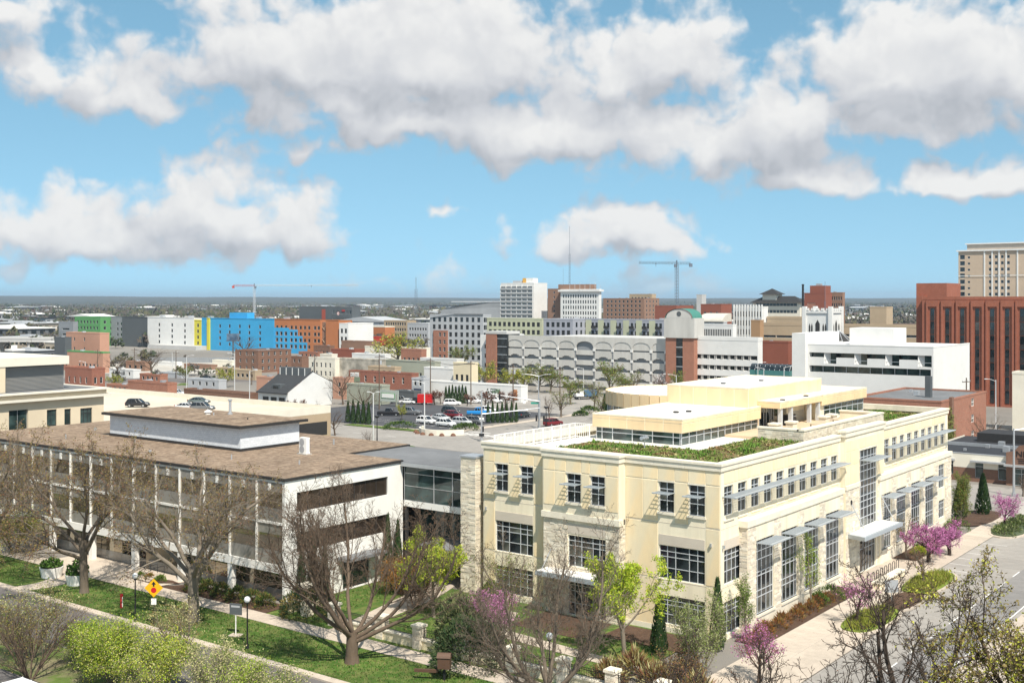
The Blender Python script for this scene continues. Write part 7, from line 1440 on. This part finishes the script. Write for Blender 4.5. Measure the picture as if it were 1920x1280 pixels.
for i, y in enumerate((79.6, 81.4, 83.4, 85.6, 87.6, 89.4)): mound('hedge_shrub', ('hedge shrub nearest the office corner', 'second hedge shrub from the office corner', 'third hedge shrub along the office front', 'fourth hedge shrub along the office front', 'fifth hedge shrub along the office front', 'last hedge shrub before the entrance plaza')[i], (67.7, y), 1.0, 1.1, 1.15, 20+i, [L_GRN, L_DGRN, L_OLIVE], 1300, .11)
for i, (x, y) in enumerate(((67.2, 97.4), (67.4, 96.2), (67.6, 94.8))): mound('bed_plant', ('low green plant at the left of the entrance bed', 'small rusty plant in the middle of the entrance bed', 'low green plant at the right of the entrance bed')[i], (x, y), .55, .55, .6, 30+i, [L_GRN, L_RUST] if i == 1 else [L_GRN, L_FRESH], 400, .09, 'plant')
for i, (x, y, h) in enumerate(((140.5, 40.6, 1.4), (138.6, 40.8, 1.1), (101.0, 40.4, 1.2), (98.6, 40.6, 1.0), (124.6, 40.0, .8), (126.4, 40.3, .9))): mound('evergreen_shrub', ('dark green shrub at the foot of the upright tree', 'dark green shrub next to the redbuds', 'green shrub in the mulch bed by the arcade', 'low shrub left of the green one in the mulch bed', 'small yellow shrub in the bed by the young tree', 'low green shrub right of the yellow one')[i], (x, y), h*1.2, h, h, 40+i, [L_YEL, L_LIME] if i == 4 else [L_GRN, L_FRESH, L_DGRN], 900, .1)
for i in range(9): mound('twig_shrub', 'rust brown dormant shrub in the mulch bed along the street front', (85.8+i*1.75, 40.3+.3*(i % 2)), .8, .7, .8, 60+i, [L_RED, L_RUST, L_OLIVE], 420, .1, group='dormant shrubs along the street front', spike=.6)
for i, (x, y) in enumerate(((69.8, 37.4), (70.4, 41.0), (71.8, 43.6), (69.0, 44.0))): mound('dry_grass', ('tawny dry grass clump lowest at the bottom edge', 'tawny dry grass clump left of the feathery shrub', 'tawny dry grass clump under the lime maple', 'tawny dry grass clump beside the garden wall')[i], (x, y), 1.2, 1.2, 1.4, 80+i, [L_RED, L_OLIVE, L_PALE], 900, .16, 'grass', spike=1.0)
# grass blades of the planted islands
q = MB(); rg = random.Random(9)
for (x0, y0, x1, y1) in ((91.9, 33.6, 101.1, 36.6), (107.2, 33.6, 117.8, 36.8)):
    for k in range(2600):
        a, b_ = rg.uniform(0, 6.28), rg.random()**.5*.92; x, y = (x0+x1)/2+(x1-x0)/2*b_*math.cos(a), (y0+y1)/2+(y1-y0)/2*b_*math.sin(a); h = rg.uniform(.25, .6); t = rg.uniform(0, 6.28); q.poly([(x-.04*math.sin(t), y+.04*math.cos(t), .2), (x+.04*math.sin(t), y-.04*math.cos(t), .2), (x+.3*math.cos(t), y+.3*math.sin(t), .2+h)], rg.randrange(2))
gi_ = q.build('island_grass', [leafm('island_blade', (.20, .24, .025)), leafm('island_blade_olive', (.28, .27, .05))]); stuff(gi_); gi_['label'] = 'arching green grass on the planted street islands'; gi_['category'] = 'grass'
# columnar conifers
def conifer_mesh(seed, n=900):
    rg = random.Random(seed); q = MB()
    for k in range(n):
        t = rg.random(); rr = (.42*(1-t)**.75+.02)*(1 if t > .08 else .7); a = rg.uniform(0, 6.28); p = Vector((rr*math.cos(a), rr*math.sin(a), t)); d_ = Vector((math.cos(a)*.6, math.sin(a)*.6, rg.uniform(.4, 1.2))).normalized(); s_ = .085*rg.uniform(.6, 1.3); w_ = Vector((-math.sin(a), math.cos(a), 0))
        q.poly([tuple(p-w_*s_*.6), tuple(p+w_*s_*.6), tuple(p+d_*s_)], rg.randrange(2))
    return q
CONM = [conifer_mesh(s, 1000).build('crown', [L_DGRN, leafm('needle_mid', (.045, .085, .02), .1)], link=False).data for s in (1, 2)]
TRKM = MB().tube([(0, 0, -.05), (0, 0, .5)], [.07, .02], 6).build('trunk', B_BROWN, link=False).data
def conifer(label, x, y, w_, h, i=0, group=None, rz=0.):
    o = thing('conifer', label, 'conifer', (x, y, 0.05), rz, group); child('crown', CONM[i % 2], o, (0, 0, .1), (0, 0, i*1.3), (w_, w_, h)); child('trunk', TRKM, o, (0, 0, 0), (0, 0, 0), (1, 1, h)); return o
conifer('dark narrow conifer at the street corner of the cream building', 80.9, 41.6, 1.6, 5.4); conifer('dark conifer in front of the lime maple', 77.0, 44.6, 1.7, 4.4, 1)
conifer('left conifer of the pair beyond the cream building', 148.6, 42.6, 2.4, 4.6); conifer('right conifer of the pair beyond the cream building', 153.0, 41.0, 2.4, 4.9, 1)
for i, (x, h) in enumerate(((70.2, 5.0), (71.6, 5.6), (73.0, 4.6), (81.4, 6.2), (82.8, 5.4))): conifer(('slender conifer nearest the corner of the white end wall', 'tallest of the left slender conifers on the white end wall', 'third slender conifer on the white end wall', 'slender conifer near the glass link', 'slender conifer against the glass link'), x, 77.6, 1.35, h, i) if False else conifer(['slender conifer nearest the corner of the white end wall', 'tallest of the left slender conifers on the white end wall', 'third slender conifer on the white end wall', 'slender conifer near the glass link', 'slender conifer against the glass link'][i], x, 77.5, 1.35, h, i)
for i in range(5): conifer('narrow conifer in the row at the left edge of the dark car park', 180.8, 184.4-i*1.6, 1.6, 4.6+.3*(i % 2), i, 'conifer row at the left of the car park')
for i in range(7): conifer('narrow conifer in the row behind the signal arm', 199.4+i*.75, 159.2-i*.75, 1.3, 4.2+.3*(i % 2), i, 'conifer row behind the signal arm')
for i in range(7): x, y = D2(836+i*6.2, 303); conifer('small conifer in the row in front of the white store', x, y, 1.5, 4.3+.2*(i % 3), i, 'conifer row at the white store')
for i, (px, d) in enumerate(((1134, 262), (1139, 258), (1146, 255))): x, y = D2(px, d); conifer(('left of three conifers by the drum roof', 'middle of three conifers by the drum roof', 'right of three conifers by the drum roof')[i], x, y, 2.0, 5.6-i*.5, i)
# middle-distance trees: a few grown kinds, copied
def proto(kind, seed, H, wood, lf): 
    o = tree(kind, 'x', (0, 0), seed, H, H*.022, MIDS, wood, lf); o.name = kind; return o
PT = {'green': proto('leafing_tree', 201, 8, B_GREY, dict(per=7, size=.15, mats=[L_FRESH, L_GRN, L_OLIVE], spread=.22)), 'yellow': proto('yellow_tree', 202, 8, B_GREY, dict(per=10, size=.16, mats=[L_YEL, L_FRESH, L_OLIVE], spread=.25)), 'bare': proto('bare_tree', 203, 8, B_BROWN, dict(per=.6, size=.06, mats=[L_RED], spread=.1)), 'purple': proto('purple_tree', 204, 5, B_DARK, dict(per=7, size=.13, mats=[L_PURP, L_RED], spread=.16)), 'sparse': proto('budding_tree', 205, 8, B_GREY, dict(per=3, size=.11, mats=[L_FRESH, L_OLIVE], spread=.2)), 'white': proto('blossom_tree', 206, 5, B_GREY, dict(per=5, size=.10, mats=[leafm('white_blossom', (.62, .56, .54)), L_PURP], spread=.15))}
PH = {'green': 8, 'yellow': 8, 'bare': 8, 'purple': 5, 'sparse': 8, 'white': 5}; PU = set()
def mid(kind, label, px, d, ytop, wide=1., group=None):
    x, y = D2(px, d); h = ZY(ytop, d); s_ = h/PH[kind]; root = PT[kind]; rz = (px*1.7) % 6.28
    if kind in PU: o = dup(root, (x, y, 0), rz, label, group)
    else: PU.add(kind); o = root; o.location = (x, y, 0); o.rotation_euler = (0, 0, rz); o['label'] = label; o['category'] = 'tree'
    if group: o['group'] = group
    o.scale = (s_*wide, s_*wide, s_); return o
for (k, lab, px, d, yt, wd) in (
    ('bare', 'small bare tree at the kerb above the link roof', 690, 209, 803, 1), ('bare', 'bare tree at the end wall of the parking deck', 628, 232, 762, 1.1), ('yellow', 'olive yellow tree standing in the dark car park', 753, 262, 756, .8), ('bare', 'bare tree above the conifer row of the car park', 684, 256, 712, 1),
    ('purple', 'purple brown tree left of the white store conifers', 815, 300, 731, 1.2), ('purple', 'purple brown tree right of the first one', 826, 302, 733, 1.), ('purple', 'round purple tree in front of the white store', 876, 296, 738, 1.1), ('purple', 'purple tree below the green lettering', 909, 290, 732, 1.2), ('purple', 'round purple brown tree right of the green lettering', 947, 286, 732, 1.3),
    ('yellow', 'bright yellow green tree left of the garage stair tower', 908, 352, 676, 1.3), ('yellow', 'yellow green tree in front of the garage foot', 958, 345, 690, 1.4), ('yellow', 'second yellow green tree in front of the garage foot', 982, 342, 688, 1.2), ('green', 'big green tree before the left garage arches', 1010, 340, 680, 1.3), ('green', 'green tree right of the big one before the garage', 1032, 338, 688, 1.2),
    ('sparse', 'budding tree in the concrete car park', 1052, 268, 722, 1.2), ('bare', 'bare tree left of the budding tree in the car park', 1030, 262, 738, .8), ('green', 'green tree behind the concrete car park', 1070, 300, 705, 1.2), ('sparse', 'sparse tree by the white cab truck', 1115, 285, 705, 1.1), ('green', 'airy green tree before the middle of the garage', 1144, 330, 675, 1.1), ('sparse', 'sparse tree before the right garage arches', 1190, 325, 686, 1.0), ('green', 'green tree at the brick garage tower', 1268, 318, 693, .8), ('white', 'white blossom tree near the drum roof', 1243, 300, 700, 1.), ('sparse', 'reddish sparse tree left of the drum', 1128, 262, 728, 1.1), ('green', 'leafy tree over the hedge beside the car park', 1165, 318, 700, 1.1),
    ('bare', 'bare tree left of the utility poles', 222, 400, 660, 1.1), ('bare', 'wide bare tree in front of the charcoal apartments', 285, 410, 648, 1.3), ('green', 'green tree on the lot below the white apartments', 348, 380, 686, 1.2), ('yellow', 'lime tree beside the lot', 424, 360, 688, 1.2), ('bare', 'dark bare tree in front of the blue apartments', 462, 500, 622, 1.), ('bare', 'large bare tree by the sage shop wall', 643, 300, 688, .9), ('yellow', 'budding tree in front of the orange warehouse', 745, 470, 622, 1.5), ('green', 'green tree beside the grey apartments', 868, 430, 645, 1.2), ('purple', 'purple tree in front of the gabled white wall', 565, 275, 748, 1.2), ('purple', 'second purple tree at the gabled white wall', 540, 275, 750, 1.), ('bare', 'bare shrub tree right of the gabled wall', 598, 276, 748, .8), ('yellow', 'yellow green tree right of the small brick house', 215, 345, 700, 1.), ('bare', 'bare tree by the utility pole right of the white block', 1845, 200, 770, .9), ('bare', 'thin bare tree near the clinic at the right edge', 1918, 160, 880, 1.)):
    mid(k, lab, px, d, yt, wd)
for k in PT:
    if k not in PU: bpy.data.objects.remove(PT[k])
for i, (px, py, l, h) in enumerate(((748, 803, 9, 1.3), (873, 806, 6, 1.2), (1105, 775, 6, 1.6), (1088, 779, 5, .9), (1078, 745, 8, 1.2), (1000, 716, 18, 1.4))):
    x, y = GP(px, py); mound('hedge', ('clipped hedge left of the white car park wall', 'clipped hedge right of the white car park wall', 'round hedge on the far side of the junction', 'low hedge at the junction corner', 'hedge under the white cab truck', 'long hedge at the foot of the garage')[i], (x, y), l*.3, l*.5, h, 130+i, [L_GRN, L_DGRN], 900, .22, 'hedge')
cw = wthing('curved_planter_wall', 'low pale curved planter wall with brown rocks at the car park corner', 'wall', (*GP(815, 812), 0)); x, y = GP(815, 812)
MB().prism([(x+3+6*math.cos(a)-0, y-1+6*math.sin(a)) for a in [R_(100+i*14) for i in range(12)]]+[(x+3+5.6*math.cos(a), y-1+5.6*math.sin(a)) for a in [R_(100+(11-i)*14) for i in range(12)]], 0, 1.1).build('wall', OFFW, cw)
for i in range(6):
    q = MB(); a = R_(130+i*20); q.tube([(x+3+6.6*math.cos(a), y-1+6.6*math.sin(a), -.1), (x+3+6.6*math.cos(a), y-1+6.6*math.sin(a), .3), (x+3+6.6*math.cos(a), y-1+6.6*math.sin(a), .55)], [.6, .5, .2], 7); q.build('rock', pm('brown_rock', (.16, .08, .05), .9, .2, 2, bump=.5), cw)

for i in range(8): mound('ground_juniper', 'low grey green juniper on the far planted island by the parking bays', (140.6+i*1.4, 35.3+.7*(i % 2)), 1.1, 1.3, .8, 150+i, [L_JUN, L_SILV, L_GRN], 500, .14, group='junipers on the far island')
q = MB(); rg = random.Random(31)
for k in range(24000):
    x, y = (rg.uniform(57.8, 64.3), rg.uniform(45, 122)) if k % 3 else (rg.uniform(66.6, 79), rg.uniform(44.5, 77.5))
    if 96 < y < 107 and x < 65 and abs(y-103.6) < 3.2: continue
    if x > 66 and (66 < y < 73 or x < 67.7 or 72 < x < 75.5 and y < 61): continue
    h = rg.uniform(.05, .16); t = rg.uniform(0, 6.28); c, s_ = math.cos(t), math.sin(t); q.poly([(x-.05*s_, y+.05*c, .05), (x+.05*s_, y-.05*c, .05), (x+.07*c, y+.07*s_, .06+h)], rg.choice((0, 0, 1, 2)))
gl_ = stuff(q.build('lawn_blades', [leafm('blade_green', (.065, .14, .018)), leafm('blade_light', (.12, .19, .035)), leafm('blade_dry', (.20, .18, .07))])); gl_['label'] = 'short grass blades of the front lawn and courtyard'; gl_['category'] = 'grass'
# ------------------------------------------------------------------ far town, cranes, masts, woods
LAT = pm('crane_grey', (.14, .17, .21), .6); LATR = pm('crane_red', (.50, .06, .03), .6); LATW = pm('crane_white', (.55, .56, .57), .6)
def lattice(q, a, b, w_, n, m=0):
    a, b = Vector(a), Vector(b); d_ = (b-a).normalized(); u = d_.orthogonal().normalized(); v = d_.cross(u); C4 = [(u+v)*w_/2, (u-v)*w_/2, (-u-v)*w_/2, (v-u)*w_/2]; r = w_*.07
    for c in C4: q.tube([a+c, b+c], r, 4, m, cap=False)
    for i in range(n):
        p0, p1 = a+(b-a)*i/n, a+(b-a)*(i+1)/n
        for k in range(4): q.tube([p0+C4[k], p1+C4[(k+1) % 4]], r*.7, 3, m, cap=False)
def crane(label, px, d, ytop, jl, jr, counter_red):
    x, y = D2(px, d); h = ZY(ytop, d); o = thing('tower_crane', label, 'crane', (x, y, 0), YAW-R_(90)); q = MB(); lattice(q, (0, 0, 0), (0, 0, h), 2.0, int(h/2.4)); q.build('mast', LAT if counter_red is None else LATW, o)
    sgn_ = 1 if abs(jr) > abs(jl) else -1; main, ctr = (jr, jl) if sgn_ == 1 else (jl, jr)
    q = MB(); lattice(q, (0, 0, h+1.2), (main, 0, h+1.6), 1.3, int(abs(main)/2.4)); q.build('jib', LAT if counter_red is None else LATW, o); q = MB(); lattice(q, (0, 0, h+1.0), (ctr, 0, h+1.0), 1.3, int(abs(ctr)/2.2)); q.build('counter_jib', LATR if counter_red else LAT, o)
    MB().box(ctr*1.0-1.2, -1, h-1.8, ctr*1.0+1.2, 1, h+.8).build('counterweight', LATR if counter_red else LAT, o); MB().box(-.2*sgn_, -1.2, h-2.2, 2.0*sgn_, 1.2, h+.3).build('cab', LAT, o); q = MB(); q.tube([(0, 0, h), (0, 0, h+3.4)], .5, 4); q.build('tower_top', LAT, o); q = MB(); q.tube([(main*.55, 0, h+1), (main*.55, 0, h-1.5)], .12, 4); q.box(main*.55-.8, -.5, h+.4, main*.55+.8, .5, h+.9); q.build('trolley', LAT, o)
crane('distant red and white tower crane above the blue apartments', 477, 1300, 537, -24, 118, True); crane('dark blue grey tower crane between the cloud and the garage tower', 1269, 900, 496, -30, 11, None)
for (px, d, yt, w_, lab) in ((1068, 860, 424, .9, 'tall thin radio mast behind the white towers'), (1056, 850, 503, .5, 'short radio mast left of the tall one'), (780, 1300, 520, 2.4, 'distant radio mast over the dark roofs'), (1547, 540, 528, .5, 'thin aerial on the dark brick tower')):
    x, y = D2(px, d); h = ZY(yt, d); o = thing('radio_mast', lab, 'mast', (x, y, 0)); q = MB(); lattice(q, (0, 0, 0), (0, 0, h*.75), w_, int(h/3)); q.build('lattice_mast', LAT, o); MB().tube([(0, 0, h*.75), (0, 0, h)], w_*.16, 4).build('aerial', LAT, o)
for i in range(7):
    x, y = D2(1062+i*9.5, 764); o = thing('roof_aerial', 'thin white aerial on the roof of the white office tower', 'aerial', (x+4, y, ZY(542, 760)), 0, 'aerials on the white office tower'); MB().tube([(0, 0, -.6), (0, 0, 3.0+i % 3)], .12, 4).build('rod', LATW, o)
# arena-like grey roof left of the white tower and dark-roofed sheds
ar = thing('arena', 'grey curved-wall arena left of the white slab tower', 'arena', (*D2(893, 1000), 0), YAW-R_(90)); q = MB()
q.v += [(-38, 0, 0), (24, 0, 0), (24, 30, 0), (-38, 30, 0), (-30, 1, 19), (24, 1, 21), (24, 30, 21), (-30, 30, 19), (-22, 0, 21), (24, 0, 26.5), (24, 30, 26.5), (-22, 30, 22)]; q.f += [(0, 1, 5, 4), (3, 0, 4, 7), (4, 5, 9, 8), (7, 4, 8, 11), (8, 9, 10, 11), (1, 2, 6, 5), (5, 6, 10, 9)]; q.m += [0]*7; q.build('shell', pm('arena_grey', (.20, .21, .22), .6, .15, .05), ar); MB().box(-22, -.3, 25.6, 24, 30, 26.2).build('roof_edge', LGREY, ar)
# small far buildings: grid of sheds, shops and houses out to the hills
rg = random.Random(77)
FW_ = [col_('far_white', (.62, .62, .61)), col_('far_grey', (.36, .37, .38)), col_('far_tan', (.42, .36, .28)), col_('far_brick', (.26, .13, .095)), col_('far_dark', (.13, .14, .15)), col_('far_cream', (.56, .51, .42))]
FR_ = [WHITE_ROOF, LGREY, MEMB, DARK, col_('far_roof_brown', (.17, .12, .1))]
FCACHE = {}
def far_mesh(k):
    if k in FCACHE: return FCACHE[k]
    r2 = random.Random(k); wm2, rm2 = r2.choice(FW_), r2.choice(FR_[:2] if k % 3 else FR_); parts = []
    q = MB(); q.box(-.5, -.5, 0, .5, .5, .8); parts.append(('wall', q.build('wall', wm2, link=False).data))
    q = MB()
    if k % 4 == 0: q.v += [(-.53, -.53, .78), (.53, -.53, .78), (.53, .53, .78), (-.53, .53, .78), (-.53, 0, 1.05), (.53, 0, 1.05)]; q.f += [(0, 1, 5, 4), (2, 3, 4, 5), (3, 0, 4), (1, 2, 5)]; q.m += [0]*4
    else: q.box(-.52, -.52, .8, .52, .52, .86); q.box(-.2, -.15, .86, .1, .2, 1.0)
    parts.append(('roof', q.build('roof', rm2, link=False).data))
    q = MB()
    n = r2.choice((4, 5, 7))
    for i in range(n):
        u = -.5+(i+.5)/n
        for z in ((.35,) if k % 2 else (.15, .5)): q.box(-.506, u-.28/n, z, -.5, u+.28/n, z+.2); q.box(u-.28/n, -.506, z, u+.28/n, -.5, z+.2)
    parts.append(('window_row', q.build('window_row', GLASS, link=False).data)); FCACHE[k] = parts; return parts
kinds_lab = {0: 'house', 1: 'warehouse', 2: 'office', 3: 'shop'}
n_far = 0; tries = 0
while n_far < 290 and tries < 4000:
    tries += 1; px = rg.uniform(-30, 1950); d = 720*(6.2)**(rg.random()**1.15)
    x, y = D2(px, d); k = rg.randrange(24); big_ = rg.random() < .35 or d > 2200
    L_w = rg.uniform(25, 80) if big_ else rg.uniform(10, 22); L_d = rg.uniform(20, 45) if big_ else rg.uniform(9, 16); h = rg.uniform(6, 11) if big_ else rg.uniform(4.5, 9)
    if px < 1420 and d < 900 and px > 560: continue
    lab = ('large flat warehouse' if big_ else 'small low building')+' far out on the plain toward '+('the left horizon' if px < 480 else 'the horizon behind the crane' if px < 930 else 'the horizon behind the towers' if px < 1500 else 'the wooded horizon at right')
    o = thing('warehouse' if big_ else 'far_house', lab, 'warehouse' if big_ else 'house', (x, y, -.5), rg.choice((0, 0, .1, -.15, math.pi/2)), ('far warehouses' if big_ else 'far houses')+(' left' if px < 480 else ' centre left' if px < 930 else ' centre' if px < 1500 else ' right'))
    for nme, me in far_mesh(k): child(nme, me, o, (0, 0, 0), (0, 0, 0), (L_d, L_w, h/.86))
    n_far += 1
TB = ['low pale shed at the far left edge below the overpass', 'long low building in front of the overpass piers', 'slim white tank building left of the overpass', 'low shed between the overpass and the peach shop', 'long roof behind the peach block', 'roofs just above the charcoal apartments', 'wide roof behind the overpass', 'flat building behind the white two-storey building', 'block behind the tan loft', 'block behind the white loft and grey apartments', 'flat roofed block behind the garage tower', 'wide block left of the red brick tower on the skyline', 'low block over the long tan parking ramp', 'flat block behind the church tower', 'small house roof beside the plain tan block', 'wide roof above the orange apartments', 'pale roofs under the red and white crane', 'wide dark block right of the emblem office', 'low block left of the arena', 'flat roof behind the brown hotel', 'low block behind the barrel roof hall']
# nearer filler houses and sheds between the blocks
for i_, (px, d, w_, dp, h, k) in enumerate(((15, 470, 16, 12, 5, 2), (60, 520, 22, 12, 5, 5), (28, 430, 5, 5, 9, 6), (90, 450, 14, 10, 5, 9), (140, 560, 30, 14, 7, 7), (235, 700, 24, 14, 7, 3), (60, 640, 30, 18, 7, 13), (660, 700, 26, 16, 9, 5), (735, 760, 24, 14, 11, 11), (820, 720, 26, 16, 10, 14), (1290, 520, 26, 16, 12, 10), (1690, 620, 30, 18, 9, 1), (1640, 700, 22, 16, 8, 15), (1600, 560, 24, 14, 7, 17), (1700, 560, 14, 10, 6, 8), (530, 780, 40, 20, 10, 7), (450, 760, 30, 18, 9, 19), (700, 880, 60, 25, 12, 4), (830, 950, 50, 25, 12, 10), (1180, 980, 40, 20, 14, 3), (1350, 900, 40, 20, 12, 2))):
    o = thing('town_block', TB[i_], 'building', (*D2(px, d), 0), 0)
    for nme, me in far_mesh(k): child(nme, me, o, (0, 0, 0), (0, 0, 0), (dp, w_, h/.86))
HAZE_D = 7e-5
# woods: one mass of far crowns
def wood(name, label, n, d0, d1, hmin, hmax, seed, mats, cond=None, pw=1.0, tri=26, fat=1.0):
    rg = random.Random(seed); q = MB(); k = 0
    while k < n:
        d = d0*(d1/d0)**(rg.random()**pw); px = rg.uniform(-80, 2000); x, y = D2(px, d)
        if d1 > 2000 and mnoise.noise((x*.0022, y*.0022, seed+.37)) < -.08: continue
        if cond and not cond(px, d, x, y): continue
        r_ = math.hypot(x, y); zb_ = -1.0
        if r_ > 3500: t = min(1, (r_-3500)/6500); zb_ = -1+t*t*20
        h = rg.uniform(hmin, hmax); w_ = h*rg.uniform(.4, .65)*fat; mi = rg.randrange(len(mats))
        for i in range(tri):
            a = rg.uniform(0, 6.28); el_ = rg.uniform(-.6, 1.5); rr = rg.random()**.4; c = Vector((x+w_*math.cos(a)*math.cos(el_)*rr, y+w_*math.sin(a)*math.cos(el_)*rr, zb_+h*.55+h*.45*math.sin(el_)*rr)); s_ = h*rg.uniform(.08, .19)*(1 if d < 1500 else 1.7)
            v1 = Vector((rg.uniform(-1, 1), rg.uniform(-1, 1), rg.uniform(-1, 1))).normalized(); v2 = v1.orthogonal().normalized(); q.poly([tuple(c-v1*s_), tuple(c+v1*s_*.6+v2*s_), tuple(c+v1*s_*.6-v2*s_)], mi if rg.random() < .75 else rg.randrange(len(mats)))
        k += 1
    o = stuff(q.build(name, mats)); o['label'] = label; o['category'] = 'woods'; return o
WM = [leafm('wood_brown', (.075, .06, .047), .1), leafm('wood_olive', (.09, .085, .042), .1), leafm('wood_grey', (.10, .09, .078), .1), leafm('wood_green', (.045, .06, .028), .1)]
wood('far_woods', 'bare and budding woods spread over the plain to the horizon', 5200, 900, 9500, 8, 15, 5, WM, pw=.75, tri=12, fat=2.6)
wood('town_trees', 'trees scattered between the roofs of the far town', 1100, 560, 1500, 6, 11, 8, WM, lambda px, d, x, y: not (170 < px < 650 and d < 640) and not (800 < px < 1300 and d < 720), tri=46)
wood('lot_trees', 'low trees and scrub round the empty lots at left', 34, 380, 560, 3, 7, 12, WM, lambda px, d, x, y: px < 170 or 205 < px < 430 and d < 540, tri=60)
# air: pale even haze
hz = MB().box(-9000, -9000, -4, 18500, 18500, 130).build('haze', []); stuff(hz); hm = bpy.data.materials.new('haze_air'); hm.use_nodes = True; hn = hm.node_tree; hn.nodes.clear()
pv = hn.nodes.new('ShaderNodeVolumePrincipled'); pv.inputs['Color'].default_value = (.66, .83, 1.0, 1); pv.inputs['Density'].default_value = HAZE_D; pv.inputs['Anisotropy'].default_value = .2
pv.inputs['Density Attribute'].default_value = ''; pv.inputs['Temperature'].default_value = 0; hm.cycles.homogeneous_volume = True; hm.cycles.volume_sampling = 'DISTANCE'
mo = hn.nodes.new('ShaderNodeOutputMaterial'); hn.links.new(pv.outputs[0], mo.inputs['Volume']); hz.data.materials.append(hm)
